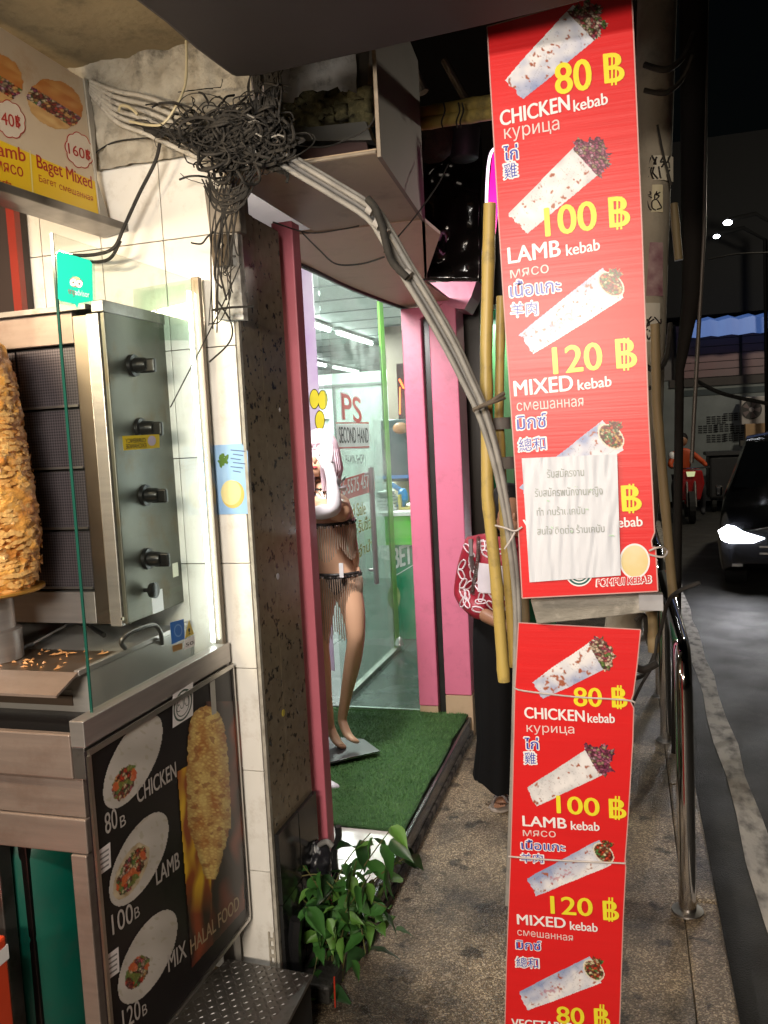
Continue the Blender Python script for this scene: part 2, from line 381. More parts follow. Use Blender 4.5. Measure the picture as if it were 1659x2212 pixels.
def aggregate():
    m = bpy.data.materials.new('exposed_aggregate'); m.use_nodes = True; nt = m.node_tree; b = nt.nodes['Principled BSDF']
    N = nt.nodes.new; L = nt.links.new; tc = N('ShaderNodeTexCoord')
    vo = N('ShaderNodeTexVoronoi'); vo.inputs['Scale'].default_value = 210
    L(tc.outputs['Object'], vo.inputs[0])
    r = N('ShaderNodeValToRGB'); e = r.color_ramp.elements
    e[0].color = (.10, .076, .050, 1); e[1].color = (.46, .38, .27, 1); e[1].position = 1; x = e.new(.6); x.color = (.17, .13, .085, 1)
    sp = N('ShaderNodeSeparateColor'); L(vo.outputs['Color'], sp.inputs[0]); L(sp.outputs[0], r.inputs[0])
    nz = N('ShaderNodeTexNoise'); nz.inputs['Scale'].default_value = 2.6; nz.inputs['Detail'].default_value = 9; nz.inputs['Roughness'].default_value = .65
    L(tc.outputs['Object'], nz.inputs[0])
    r2 = N('ShaderNodeValToRGB'); r2.color_ramp.elements[0].position = .40; r2.color_ramp.elements[1].position = .62
    r2.color_ramp.elements[0].color = (.33, .33, .35, 1); r2.color_ramp.elements[1].color = (1.25, 1.2, 1.12, 1)
    L(nz.outputs[0], r2.inputs[0])
    n3 = N('ShaderNodeTexNoise'); n3.inputs['Scale'].default_value = 11; n3.inputs['Detail'].default_value = 3; L(tc.outputs['Object'], n3.inputs[0])
    r3 = N('ShaderNodeValToRGB'); r3.color_ramp.elements[0].position = .33; r3.color_ramp.elements[1].position = .40
    r3.color_ramp.elements[0].color = (.3, .3, .3, 1); r3.color_ramp.elements[1].color = (1, 1, 1, 1); L(n3.outputs[0], r3.inputs[0])
    mx = N('ShaderNodeMix'); mx.data_type = 'RGBA'; mx.blend_type = 'MULTIPLY'; mx.inputs[0].default_value = 1
    L(r.outputs[0], mx.inputs[6]); L(r2.outputs[0], mx.inputs[7])
    m2 = N('ShaderNodeMix'); m2.data_type = 'RGBA'; m2.blend_type = 'MULTIPLY'; m2.inputs[0].default_value = 1
    L(mx.outputs[2], m2.inputs[6]); L(r3.outputs[0], m2.inputs[7]); L(m2.outputs[2], b.inputs['Base Color'])
    b.inputs['Roughness'].default_value = .36
    bp = N('ShaderNodeBump'); bp.inputs['Strength'].default_value = .9; bp.inputs['Distance'].default_value = .004; bp.invert = True
    L(vo.outputs['Distance'], bp.inputs['Height']); L(bp.outputs[0], b.inputs['Normal'])
    return m
aggr = aggregate()
asph = mat('asphalt', (.034, .031, .026), .62, 0, (.018, .017, .015), 5, bump=.8, bscale=160, dirt_haze=(.07, .065, .055), dscale=3, damt=.5, rvar=.2)
kerbm = mat('kerb_concrete', (.09, .08, .07), .7, 0, (.04, .037, .034), 8, bump=.6, bscale=60)
def granite_mat():
    m = mat('speckled_brown_granite', (.25, .20, .13), .24, 0, (.17, .135, .085), 30, bump=.03)
    nt = m.node_tree; N = nt.nodes.new; L = nt.links.new; b = nt.nodes['Principled BSDF']
    old = b.inputs['Base Color'].links[0].from_socket
    tc = N('ShaderNodeTexCoord'); n = N('ShaderNodeTexNoise'); n.inputs['Scale'].default_value = 48; n.inputs['Detail'].default_value = 2
    L(tc.outputs['Object'], n.inputs[0]); r = N('ShaderNodeValToRGB'); r.color_ramp.elements[0].position = .34; r.color_ramp.elements[1].position = .40
    L(n.outputs[0], r.inputs[0]); mx = N('ShaderNodeMix'); mx.data_type = 'RGBA'; L(r.outputs[0], mx.inputs[0]); L(old, mx.inputs[7])
    mx.inputs[6].default_value = (.025, .018, .012, 1); L(mx.outputs[2], b.inputs['Base Color'])
    return m
granite = granite_mat()
# ------------------------------------------------------------------ ground
GX = .27                                   # kerb line
MB().box(-6, GX-.12, -3, 60, -.2, 0).build('sidewalk', aggr, kind='structure')
MB().box(-40, 60, -20, 120, -.5, -.13).build('ground', asph, kind='structure')
MB().box(GX+.001, 14, -3, 90, -.2, -.124).build('road', asph, kind='structure')
kr = thing('kerb', None, None, (GX, 0, 0)); kr['kind'] = 'structure'
y = -1.0
for i in range(24):
    MB().box(GX-.118, GX, y+.004, y+.996, -.19, .004 + random.uniform(-.002, .002)).build('kerb_stone', aggr, kr, bevel=.012)
    y += 1.0
linem = mat('worn_road_paint', (.46, .42, .37), .75, 0, (.07, .065, .06), 16, mix=.42, sharp=.5, bump=.5, bscale=70, stretch=(1, .5, 1))
lp = MB(); n = 60
for i in range(n):
    ya = 2.2+i*.45; yb = ya+.45
    l = .44+.012*math.sin(i*1.7); r_ = .55+.012*math.sin(i*2.3)
    l2 = .44+.012*math.sin((i+1)*1.7); r2_ = .55+.012*math.sin((i+1)*2.3)
    lp.add([(l, ya, -.12), (r_, ya, -.12), (r2_, yb, -.12), (l2, yb, -.12)], [(0, 1, 2, 3)])
lp.build('road_line', linem, kind='structure')
# small litter and pebbles on the pavement
pb = MB()
for i in range(160):
    x = random.uniform(-.9, .2); y = random.uniform(1.6, 6); r = random.uniform(.002, .005)
    pb.ball((x, y, r*.4), r, 5, 3, (1, 1, .6))
pb.build('pebbles', mat('pebble', (.35, .32, .28), .5, 0, (.1, .09, .08), 50), kind='stuff')

# ------------------------------------------------------------------ kebab shop: tiled wall, plaster, soffit
WY = 2.15; WX1 = -1.035
wall = thing('tiled_wall', 'white tiled end wall of the kebab stall behind the glass case', 'wall', (-1.6, WY, 0))
MB().box(-2.9, WX1, WY+.008, WY+.12, 0, 2.80).build('backing', grout, wall)
tz = at(520, 2085, 'y', WY).z; th = .3085; tw = .2035
x = at(385, 950, 'y', WY).x
cols = []
xx = x
while xx > -2.9: cols.append((xx-tw, xx)); xx -= tw
cols.append((x, x+tw)); cols.append((x+tw, WX1-.004))
tm = {}
for ci, (xa, xb) in enumerate(cols):
    if xb-xa < .02: continue
    for k in range(9):
        za = tz+k*th - (0 if k else .08); zb = tz+(k+1)*th
        if za > 2.52: continue
        zb = min(zb, 2.56)
        key = (round(xb-xa, 3), round(zb-za, 3))
        if key not in tm:
            o = MB().box(-(xb-xa)/2+.0013, (xb-xa)/2-.0013, -.003, .009, .0013, zb-za-.0013).build('tile', tilem, wall, bevel=.0012, org=(0, 0, 0))
            o.data.transform(Matrix.Translation(ORG[wall.name])); tm[key] = o
        else:
            o = tm[key].copy(); COL.objects.link(o); o.parent = wall
        o.location = V(((xa+xb)/2, WY+random.uniform(-.0006, .0006), za))-ORG[wall.name]
        o.rotation_euler = (0, 0, 0)
MB().box(WX1-.003, WX1+.006, WY-.007, WY+.009, 0.03, 2.5).build('corner_trim', mat('worn_trim', (.5, .47, .40), .5, 0, (.2, .18, .15), 25, bump=.3), wall)
# rough plaster band above the tiles with painted-over conduits
pl = MB(); nx, nz = 60, 22; px0, px1, pz0, pz1 = -1.75, -.94, 2.50, 2.80
for j in range(nz+1):
    for i in range(nx+1):
        X = px0+(px1-px0)*i/nx; Z = pz0+(pz1-pz0)*j/nz
        d = .018*noise.noise(V((X*14, Z*14, 3)))+.010*noise.noise(V((X*40, Z*40, 8)))
        pl.v.append(V((X, WY-.022+d, Z)))
for j in range(nz):
    for i in range(nx): a = j*(nx+1)+i; pl.f.append((a, a+1, a+nx+2, a+nx+1))
pl.build('plaster_band', plaster, smooth=True, label='rough crumbling grey plaster band on the wall above the white tiles', cat='plaster')
cond = thing('painted_conduits', 'bundle of whitewashed conduits curving over the plaster to the cable tangle', 'conduits', at(330, 230, 'y', WY-.05))
for k in range(6):
    y0 = 205+k*13
    pts = [at(196, 176+k*5, 'y', WY-.03), at(250, y0-8, 'y', WY-.045), at(320, y0+6+k*3, 'y', WY-.05), at(390, y0+34+k*4, 'y', WY-.05), at(450, y0+66+k*3, 'y', WY-.06), at(480, y0+90, 'y', WY-.07)]
    MB().tube(spline(pts, 7), .0066, 8).build('conduit', whitewire, cond, smooth=True)
# ceiling slab of the stall front
sz = 2.79
MB().box(-4.2, -.35, -2.5, WY+.12, sz, sz+.12).build('ceiling', ovmat, kind='structure')
# left shop front: dark panel painted in for the unlit interior
bk = thing('recess_wall', 'dark recess with red strip at the back of the kebab stall', 'wall', (-2.6, 2.0, 0))
MB().box(-2.93, -2.90, .2, 2.2, 0, 2.78).build('back_panel', mat('brown_wall', (.10, .055, .03), .6, 0, (.05, .03, .02), 4), bk)
a = at(8, 600, 'y', 2.13); b = at(62, 600, 'y', 2.13)
MB().box(a.x-.5, b.x, 2.115, 2.142, 1.2, 2.5).build('dark_panel', mat('recess_shade', (.02, .008, .006), .6), bk)
MB().box(b.x-.028, b.x, 2.09, 2.114, 1.2, 2.5).build('red_strip', mat('red_paint', (.25, .02, .01), .4), bk)

# dark canopy overhead
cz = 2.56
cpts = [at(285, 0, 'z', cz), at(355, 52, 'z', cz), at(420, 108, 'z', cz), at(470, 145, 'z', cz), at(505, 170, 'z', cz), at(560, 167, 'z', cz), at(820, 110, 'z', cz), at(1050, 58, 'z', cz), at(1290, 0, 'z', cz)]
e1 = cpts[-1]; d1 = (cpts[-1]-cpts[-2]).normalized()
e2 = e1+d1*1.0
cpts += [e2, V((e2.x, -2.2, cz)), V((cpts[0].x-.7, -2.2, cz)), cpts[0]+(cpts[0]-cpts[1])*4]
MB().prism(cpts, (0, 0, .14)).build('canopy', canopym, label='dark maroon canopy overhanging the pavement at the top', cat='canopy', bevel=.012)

# ------------------------------------------------------------------ granite column
gc = thing('granite_column', 'speckled brown granite column between the white tiles and the pink post', 'column', (-1.0, 2.35, 0))
GXF = -1.03
MB().box(-1.30, GXF, WY+.135, 2.475, .02, 2.36).build('shaft', granite, gc, bevel=.004)
MB().box(-1.034, GXF, WY+.0095, WY+.1345, .02, 2.36).build('side_slab', granite, gc)
skm = mat('black_skirting_tile', (.012, .012, .012), .15, 0, (.02, .02, .02), 10)
zs = at(595, 1800, 'x', GXF).z
for k in range(2):
    MB().box(GXF+.001, GXF+.014, WY+.012+k*.158, WY+.012+k*.158+.152, .02+.31, zs).build('skirting_tile', skm, gc, bevel=.001)
    MB().box(GXF+.001, GXF+.012, WY+.012+k*.158, WY+.012+k*.158+.152, .02, .325).build('skirting_tile', skm, gc, bevel=.001)
stk = MB().lathe(at(612, 1540, 'x', GXF+.001), [(0, .011), (.001, .011)], 14, (1, 0, 0)).build('sticker', mat('yellow_dot', (.6, .5, .05), .4), gc)
MB().lathe(at(600, 1245, 'x', GXF+.001), [(0, .010), (.001, .010)], 10, (1, 0, 0)).build('sticker', mat('grey_dot', (.6, .6, .65), .4), gc, label='small pale grey sticker')
MB().lathe(at(604, 885, 'x', GXF+.001), [(0, .007), (.001, .007)], 4, (1, 0, 0)).build('sticker', white_p, gc, label='tiny white paper scrap')

# metal tread step
sp = thing('tread_plate_step', 'black chequer plate metal step below the kebab counter', 'step', at(560, 2150, 'z', .2))
tzp = .2
q = [at(492, 2070, 'z', tzp), at(676, 2104, 'z', tzp)]
q += [q[1]+V((.02, -.62, 0)), q[0]+V((-.10, -.62, 0))]
MB().prism(q, (0, 0, -.012)).build('plate', dsteel, sp, bevel=.002)
tr = MB()
ux = (q[1]-q[0]); uy = (q[3]-q[0])
for i in range(14):
    for j in range(30):
        p = q[0]+ux*((i+.5)/14)+uy*((j+.5)/30)
        a = .78 if (i+j) % 2 else -.78
        d = V((math.cos(a), math.sin(a), 0))*.011; e = V((-math.sin(a), math.cos(a), 0))*.0028
        tr.add([p-d, p+e, p+d, p-e, p+V((0, 0, .0028))], [(0, 1, 4), (1, 2, 4), (2, 3, 4), (3, 0, 4)])
o = tr.build('tread_pattern', dsteel, sp, recalc=False); o['kind'] = 'stuff'
MB().prism([q[0]-V((0, 0, .013)), q[1]-V((.01, 0, .013)), q[1]-V((.01, 0, .2)), q[0]-V((0, 0, .2))], (0, -.6, 0)).build('riser', dark, sp)

# perforated corner bead at the bottom of the tile wall
cb = MB()
for k in range(7):
    z = .07+k*.026
    cb.box(WX1-.026, WX1-.004, WY-.010, WY-.006, z, z+.008)
    cb.box(WX1-.026, WX1-.021, WY-.0095, WY-.006, z+.008, z+.026); cb.box(WX1-.010, WX1-.0045, WY-.0095, WY-.006, z+.008, z+.026)
cb.build('corner_bead', mat('old_paint_bead', (.5, .46, .38), .6, 0, (.2, .17, .13), 30), label='perforated metal corner bead exposed at the foot of the tiled wall', cat='trim')
MB().box(-2.9, WX1, WY+.13-.2, WY+.007, 0, .05).build('floor_edge', kerbm, kind='structure')

# ------------------------------------------------------------------ stall counter
SX = -1.12; CY = 1.455
ct = thing('stall_counter', 'stainless steel kebab counter on square legs beside the pavement', 'counter', (-1.6, 1.8, 0))
zc = 1.105
MB().box(-2.35, SX-.03, CY+.02, 2.135, zc-.05, zc-.02).build('worktop', mat('black_worktop', (.01, .01, .011), .25), ct)
MB().box(-2.35, SX-.035, CY, CY+.019, zc-.10, zc-.002).build('front_rail', steel_h, ct, bevel=.003)
MB().box(-2.35, SX-.02, CY+.012, CY+.03, zc-.190, zc-.103).build('drawer_front', steel_h, ct, bevel=.002)
MB().box(-2.35, SX-.018, CY+.006, CY+.03, zc-.27, zc-.192).build('lower_rail', steel_h, ct, bevel=.003)
MB().box(SX-.032, SX+.004, CY-.002, 2.13, zc-.028, zc+.030).build('edge_channel', steel, ct, bevel=.002)
MB().box(SX-.034, SX-.002, CY+.002, 2.13, zc-.10, zc-.029).build('side_rail', dsteel, ct, bevel=.002)
MB().box(SX-.061, SX-.021, CY+.003, CY+.043, .12, zc-.272).build('leg', steel_h, ct, bevel=.003)
MB().box(SX-.061, SX-.021, 2.08, 2.12, .12, zc-.104).build('leg', dsteel, ct, bevel=.003)
xl = at(2, 1900, 'y', CY).x
MB().box(xl-.05, xl-.005, CY+.003, CY+.043, .12, zc-.272).build('leg', dsteel, ct, bevel=.003)
MB().box(xl-.002, xl+.022, CY+.06, CY+.09, .12, zc-.272).build('leg', mat('dark_leg', (.06, .05, .05), .4, 1), ct, bevel=.003)
# gas cylinder beneath
gcy = 1.64; gcx = at(96, 1980, 'y', gcy).x
gp = thing('gas_cylinder', 'dark green gas cylinder standing under the kebab counter', 'gas cylinder', (-1.33, 1.72, .12))
grn = mat('green_cylinder_shaded', (.0, .075, .05), .4, 0, (.0, .05, .035), 5, bump=.08, bscale=12, dirt_haze=(.02, .05, .04), dscale=8, damt=.5)  # green darkened to put the counter's shade into the paint
MB().lathe((gcx, gcy, .27), [(0, .10), (.03, .128), (.08, .138), (.30, .139), (.31, .141), (.32, .139), (.50, .138), (.56, .12), (.60, .08), (.61, .02)], 32).build('body', grn, gp, smooth=True)
MB().lathe((gcx, gcy, .185), [(0, .118), (.0, .122), (.085, .122), (.085, .118)], 28).build('foot_ring', grn, gp, smooth=True)
MB().lathe((gcx, gcy, .87), [(0, .02), (.05, .018), (.055, .03), (.07, .03)], 14).build('valve', dsteel, gp, smooth=True)
rb = thing('red_crate', 'red and white box end at the lower left corner', 'box', at(0, 2212, 'y', 1.40))
a = at(19, 2060, 'y', 1.40)
MB().box(a.x-.15, a.x, 1.20, 1.398, .35, a.z+.045).build('box_body', mat('red_plastic', (.62, .06, .02), .35), rb, bevel=.006)
MB().box(a.x-.15, a.x+.0008, 1.1985, 1.3995, a.z-.01, a.z+.022).build('white_band', white_p, rb)
# shop floor under stall
MB().box(-4, SX-.01, 1.0, WY, .0, .115).build('stall_floor', mat('stall_floor', (.10, .07, .045), .5, 0, (.04, .035, .03), 9, dirt_haze=(.3, .2, .08), dscale=18, damt=.6), kind='structure')

# ------------------------------------------------------------------ counter poster board
pb_ = thing('menu_poster', 'black menu poster board with three wraps, prices and meat spit on the counter side', 'poster', (SX, 1.8, .3))
PX = SX+.006
def pp(px, py, e=0): return at(px, py, 'x', PX+.004+e)
YF0, YF1 = CY-.005, 2.125
ztop = 1.07; zbn = .30
MB().box(PX-.004, PX+.003, YF0, YF1, zbn, ztop).build('board', mat('poster_black', (.008, .006, .007), .30, 0, (.012, .009, .010), 3, spec=.3), pb_)
fm = mat('poster_frame', (.55, .53, .50), .3, 1, (.45, .43, .4), 20)
fr = MB()
fr.box(PX+.0031, PX+.009, YF0, YF1, ztop-.008, ztop+.004); fr.box(PX+.0031, PX+.009, YF0, YF1, zbn-.004, zbn+.006)
fr.box(PX+.0031, PX+.009, YF0-.004, YF0+.006, zbn+.0061, ztop-.0081); fr.box(PX+.0031, PX+.009, YF1-.006, YF1+.002, zbn+.0061, ztop-.0081)
fr.build('frame', fm, pb_)
N1 = (1, 0, 0)
def ellipse(cx, cy, rx, ry, ang, n=40):
    ca, sa = math.cos(ang), math.sin(ang)
    return [(cx+rx*math.cos(t)*ca-ry*math.sin(t)*sa, cy+rx*math.cos(t)*sa+ry*math.sin(t)*ca) for t in [6.28318*k/n for k in range(n)]]
plate_m = mat('printed_plate', (.50, .49, .46), .3, 0, (.42, .41, .37), 6, dirt_haze=(.3, .28, .18), dscale=25, damt=.4)
fill_cols = [mat('print_tomato', (.55, .06, .015), .3), mat('print_leaf', (.09, .19, .03), .3), mat('print_meat', (.22, .09, .03), .3), mat('print_cream', (.62, .52, .28), .3), mat('print_cabbage', (.30, .07, .14), .3), mat('print_onion', (.52, .32, .30), .3)]
def scraps(parent, pts_fn, cx, cy, rx, ry, ang, n, eps0, sz, cols, seed=1, name='filling_print', clip=None):
    rnd = random.Random(seed); mbs = {}
    for i in range(n):
        r = math.sqrt(rnd.random()); t = rnd.random()*6.283
        X, Y = r*math.cos(t)*rx, r*math.sin(t)*ry
        ca, sa = math.cos(ang), math.sin(ang)
        x, y = cx+X*ca-Y*sa, cy+X*sa+Y*ca
        if clip and not clip(x, y): continue
        a = rnd.random()*3.14; s1 = sz*rnd.uniform(.5, 1.3); s2 = s1*rnd.uniform(.25, .7); m_ = rnd.choice(cols)
        k = rnd.randint(5, 7); pts = []
        for j in range(k):
            tt = 6.283*j/k; q1 = s1*math.cos(tt)*rnd.uniform(.7, 1.2); q2 = s2*math.sin(tt)*rnd.uniform(.7, 1.2)
            pts.append(pts_fn(x+q1*math.cos(a)-q2*math.sin(a), y+q1*math.sin(a)+q2*math.cos(a), eps0+i*.000006))
        mbs.setdefault(m_, MB()).poly(pts)
    for m_, b_ in mbs.items(): b_.build(name, fill_cols[m_], parent, kind='stuff')
def plate_col(cx, cy, cxf, cyf, k):
    def colf(x, y):
        ang = R(-63); dx, dy = x-cx, y-cy
        e1 = (dx*math.cos(ang)+dy*math.sin(ang))/113; e2_ = (-dx*math.sin(ang)+dy*math.cos(ang))/45; r = e1*e1+e2_*e2_
        if r > 1: return None
        base = lerp3((.56, .54, .50), (.44, .42, .38), .4+n2(x*.02, y*.02, k)+.3*(r > .93))
        if n2(x*.09, y*.09, k+5) > .42: base = lerp3(base, (.32, .30, .16), .35)
        # folded bread, a cone from the filling toward the upper right
        q1, q2 = x-cxf, y-cyf; f1 = (q1*math.cos(ang)+q2*math.sin(ang)); f2 = (-q1*math.sin(ang)+q2*math.cos(ang))
        lim = (.0, 62, 0)[k]
        w_ = 27 if k == 1 else 24
        if k == 1 and -70 < f1 < 62 and abs(f2) < w_*math.sqrt(max(0, 1-(f1/70)**2)):
            base = lerp3((.60, .52, .36), (.30, .22, .11), .4+.8*n2(x*.07, y*.05, 3))
        Rf = (42, 58, 40)[k]
        if (f1/Rf)**2+(f2/21)**2 < 1+.3*n2(x*.12, y*.12, k):
            g = n2(f1*.03+5, f2*.09, k+2)
            v = foodcol(f2*1.6+x*.2, f1*.55, 'b' if g > -.12 else 'a', 7, k+1.5)
            if n2(x*.06, y*.06, k+9) > .18: v = lerp3(v, (.14, .22, .04), .7)
            if n2(x*.05, y*.04, k+14) > .26: v = lerp3(v, (.62, .12, .03), .8)
            base = v
        return base
    return colf
for k, (cx, cy, cxf, cyf) in enumerate([(287, 1645, 268, 1690), (300, 1856, 284, 1880), (319, 2067, 296, 2100)]):
    pic('plate_print', pb_, pp, (cx-75, cy-118, cx+75, cy+118), plate_col(cx, cy, cxf, cyf, k), .0005)
tx = ML()
tx.text('CHICKEN', pp(297, 1736), pp(381, 1678), .040, bold=.02, n=N1); tx.text('80', pp(228, 1803), pp(254, 1786), .046, bold=.005, n=N1); tx.text('B', pp(260, 1789), pp(272, 1781), .026, n=N1)
tx.text('LAMB', pp(338, 1912), pp(388, 1873), .042, bold=.02, n=N1); tx.text('100', pp(243, 2020), pp(288, 1990), .046, bold=.005, n=N1); tx.text('B', pp(291, 1986), pp(302, 1978), .026, n=N1)
tx.text('MIX', pp(364, 2100), pp(403, 2066), .044, bold=.02, n=N1); tx.text('120', pp(266, 2225), pp(304, 2198), .046, bold=.005, n=N1); tx.text('B', pp(308, 2196), pp(318, 2188), .026, n=N1)
tx.build('lettering', mat('grey_print', (.50, .47, .44), .3), pb_)
# meat picture of the poster
mp_ = [(390, 1600), (440, 1510), (486, 1452), (500, 1440), (512, 1560), (520, 1700), (528, 1960), (414, 2080), (400, 1900), (384, 1700)]
def fire_col(x, y):
    yb = 2092-(x-414)*1.12; xl = 384+(y-1690)*.075; xr = 524+(y-1560)*.012
    if x < xl or x > xr or y > yb: return None
    cx = 450+(y-1700)*.03; hw = 42+5*math.sin((y-1600)*.012)
    if y > 1790: hw = 44-(y-1790)*.30
    if y < 1585: hw = math.sqrt(max(0, 1-((1585-y)/60)**2))*40
    if abs(x-cx) < hw+3.5*n2(y*.09, 1) and 1522 < y < 1900:
        u = (x-cx)/max(hw, 1)
        v, _p = noise.voronoi(V((x*.10+.3*n2(x*.05, y*.05, 1), y*.16, 2))); g = (v[1]-v[0])
        c_ = lerp3((.50, .17, .02), (.86, .66, .22), g*1.5+.8*n2(x*.04, y*.03, 8)+.30)
        if n2(x*.06, y*.08, 20) > .34: c_ = lerp3(c_, (.36, .10, .015), .7)
        return tuple(q*(1.05-.75*max(0, abs(u)-.45)) for q in c_)
    if y < 1665-(x-384)*.55 and x < cx: return None
    f_ = n2(x*.05+.5*n2(x*.02, y*.02, 3), y*.012, 5)
    if x > cx: return lerp3((.018, .006, .005), (.20, .035, .01), f_*1.2+.25)
    low = max(0, min(1, (y-1905)/70))
    c_ = lerp3((.30, .06, .01), (.80, .52, .03), f_*2.2+.45)
    return lerp3(c_, lerp3((.03, .01, .008), (.28, .05, .015), f_*2+.4), low)
pic('flame_print', pb_, pp, (380, 1515, 532, 2096), fire_col, .0005)
MB().poly([pp(x, y, .0007) for x, y in [(453, 1475), (464, 1468), (468, 1540), (458, 1545)]]).build('spit_rod_print', plate_m, pb_)
hl = MB().text('HALAL FOOD', pp(412, 2062), pp(516, 1962), .040, bold=.02, n=N1, eps=.0012); hl.build('halal_lettering', mat('tan_print', (.45, .33, .2), .3), pb_)
def logo(parent, fn, c, w, h, ang, eps):
    MB().poly([fn(c[0]-w, c[1]-h+ang, eps), fn(c[0]+w, c[1]-h-ang, eps), fn(c[0]+w, c[1]+h-ang, eps), fn(c[0]-w, c[1]+h+ang, eps)]).build('logo_ground', white_p, parent)
    r = MB()
    for s_, e_ in ((.92, .80), (.66, .60)):
        o_ = [fn(c[0]+w*s_*math.cos(t), c[1]+h*s_*math.sin(t)-ang*s_*math.cos(t), eps+.0003) for t in [6.283*k/30 for k in range(30)]]
        i_ = [fn(c[0]+w*e_*math.cos(t), c[1]+h*e_*math.sin(t)-ang*e_*math.cos(t), eps+.0003) for t in [6.283*k/30 for k in range(30)]]
        r.add(o_+i_, [(k, (k+1) % 30, 30+(k+1) % 30, 30+k) for k in range(30)])
    r.build('logo_ring', mat('green_ring', (.06, .10, .08), .3), parent)
logo(pb_, pp, (395, 1523), 22, 36, 14, .0004)
MB().text('حلال', pp(381, 1532), pp(407, 1518), .018, n=N1, eps=.0010).build('logo_script', mat('green_ring', (.06, .10, .08), .3), pb_)
for k, (cx, cy) in enumerate([(225, 1857), (243, 2083)]):
    MB().poly([pp(cx-14, cy-18, .0004), pp(cx+13, cy-38, .0004), pp(cx+15, cy+16, .0004), pp(cx-12, cy+36, .0004)]).build('stamp_print', white_p, pb_)
    s = MB()
    for j in range(4): s.add([pp(cx-9, cy-12+j*11, .0007), pp(cx+10, cy-25+j*11, .0007), pp(cx+10, cy-21+j*11, .0007), pp(cx-9, cy-8+j*11, .0007)], [(0, 1, 2, 3)])
    s.build('stamp_lines', mat('grey_line', (.25, .25, .25), .3), pb_)

# ------------------------------------------------------------------ broiler
br = thing('doner_broiler', 'upright stainless gas broiler with black knobs behind the glass', 'broiler', (-1.5, 2.0, 1.2))
BX = -1.265
ynear = at(250, 1000, 'x', BX).y; yfar = 2.135
zt = at(228, 671, 'x', BX).z; zb_ = at(274, 1350, 'x', BX).z
paneld = mat('grey_steel_panel', (.145, .145, .12), .42, .8, (.085, .085, .07), 6, bump=.05, bscale=18, rvar=.16, dirt_haze=(.10, .07, .035), dscale=9, damt=.7)
yf2 = at(380, 1000, 'x', BX).y
MB().box(BX-.014, BX, ynear, yf2, zb_, zt).build('side_panel', paneld, br, bevel=.003)
MB().box(BX-.032, BX+.004, ynear-.008, yf2+.012, zt-.004, zt+.026).build('top_cap', dsteel, br, bevel=.002)
MB().box(BX-.050, BX-.0145, ynear-.006, ynear+.010, zb_-.005, zt-.005).build('front_flange', steel, br, bevel=.002)
MB().box(BX-.095, BX-.052, ynear-.001, ynear+.015, zb_, zt-.006).build('inner_flange', mat('brown_steel', (.28, .23, .18), .35, 1, (.18, .15, .12), 9), br, bevel=.002)
bl = -1.95
MB().box(bl, BX-.096, ynear+.0, ynear+.02, zt-.075, zt+.004).build('top_band', steel_h, br, bevel=.002)
MB().box(bl, BX-.040, ynear-.02, ynear+.24, zt+.005, zt+.018).build('lid', dsteel, br)
MB().box(bl, BX-.096, ynear+.0, ynear+.02, zb_, zb_+.085).build('bottom_band', steel, br, bevel=.002)
MB().box(bl, BX-.015, ynear+.03, yf2, zb_+.01, zt-.01).build('housing', dark, br)
def meshmat():
    m = mat('burner_gauze', (.13, .115, .13), .45, .6, (.09, .08, .09), 6)
    nt = m.node_tree; N = nt.nodes.new; L = nt.links.new; b = nt.nodes['Principled BSDF']; tc = N('ShaderNodeTexCoord')
    mp = N('ShaderNodeMapping'); mp.inputs['Rotation'].default_value = (0, R(45), 0); L(tc.outputs['Object'], mp.inputs[0])
    c = N('ShaderNodeTexChecker'); c.inputs['Scale'].default_value = 190; L(mp.outputs[0], c.inputs[0])
    old = b.inputs['Base Color'].links[0].from_socket; mx = N('ShaderNodeMix'); mx.data_type = 'RGBA'; mx.inputs[7].default_value = (.03, .025, .03, 1)
    ml = N('ShaderNodeMath'); ml.operation = 'MULTIPLY'; ml.inputs[1].default_value = .8; L(c.outputs['Fac'], ml.inputs[0])
    L(ml.outputs[0], mx.inputs[0]); L(old, mx.inputs[6]); L(mx.outputs[2], b.inputs['Base Color']); return m
gz = meshmat()
zz0 = zb_+.088; zz1 = zt-.080; hz = (zz1-zz0)/4
for k in range(4):
    for j in range(3):
        xa = BX-.100-j*.19
        bo = MB().box(xa-.185, xa, ynear+.012, ynear+.022, zz0+k*hz+.005, zz0+(k+1)*hz-.003).build('burner_gauze', gz, br)
        MB().box(xa-.180, xa-.004, ynear+.006, ynear+.0118, zz0+k*hz+.004, zz0+k*hz+.010).build('burner_rim', dsteel, bo)
# knobs
for k, (kx, ky) in enumerate([(300, 790), (316, 926), (326, 1070), (331, 1207)]):
    p = at(kx-14, ky, 'x', BX)
    kn = MB().lathe(p, [(0, .030), (.010, .029), (.012, .021), (.040, .019), (.046, .016)], 20, (1, 0, 0)).build('knob', black, br, smooth=True)
    MB().box(p.x+.022, p.x+.070, p.y-.007, p.y+.007, p.z-.022, p.z+.016).build('knob_grip', black, kn, bevel=.005)
p = at(312, 1275, 'x', BX)
MB().lathe(p, [(0, .006), (.02, .006), (.021, .020), (.034, .022), (.036, .019)], 18, (1, 0, 0)).build('igniter_knob', black, br, smooth=True)
MB().box(BX, BX+.001, at(328, 1300, 'x', BX).y, at(352, 1300, 'x', BX).y, at(340, 1323, 'x', BX).z, at(340, 1275, 'x', BX).z).build('paper_label', white_p, br)
MB().box(BX, BX+.001, at(372, 1225, 'x', BX).y, at(384, 1225, 'x', BX).y, at(378, 1246, 'x', BX).z, at(378, 1216, 'x', BX).z).build('small_label', mat('cream_label', (.6, .58, .45), .4), br)
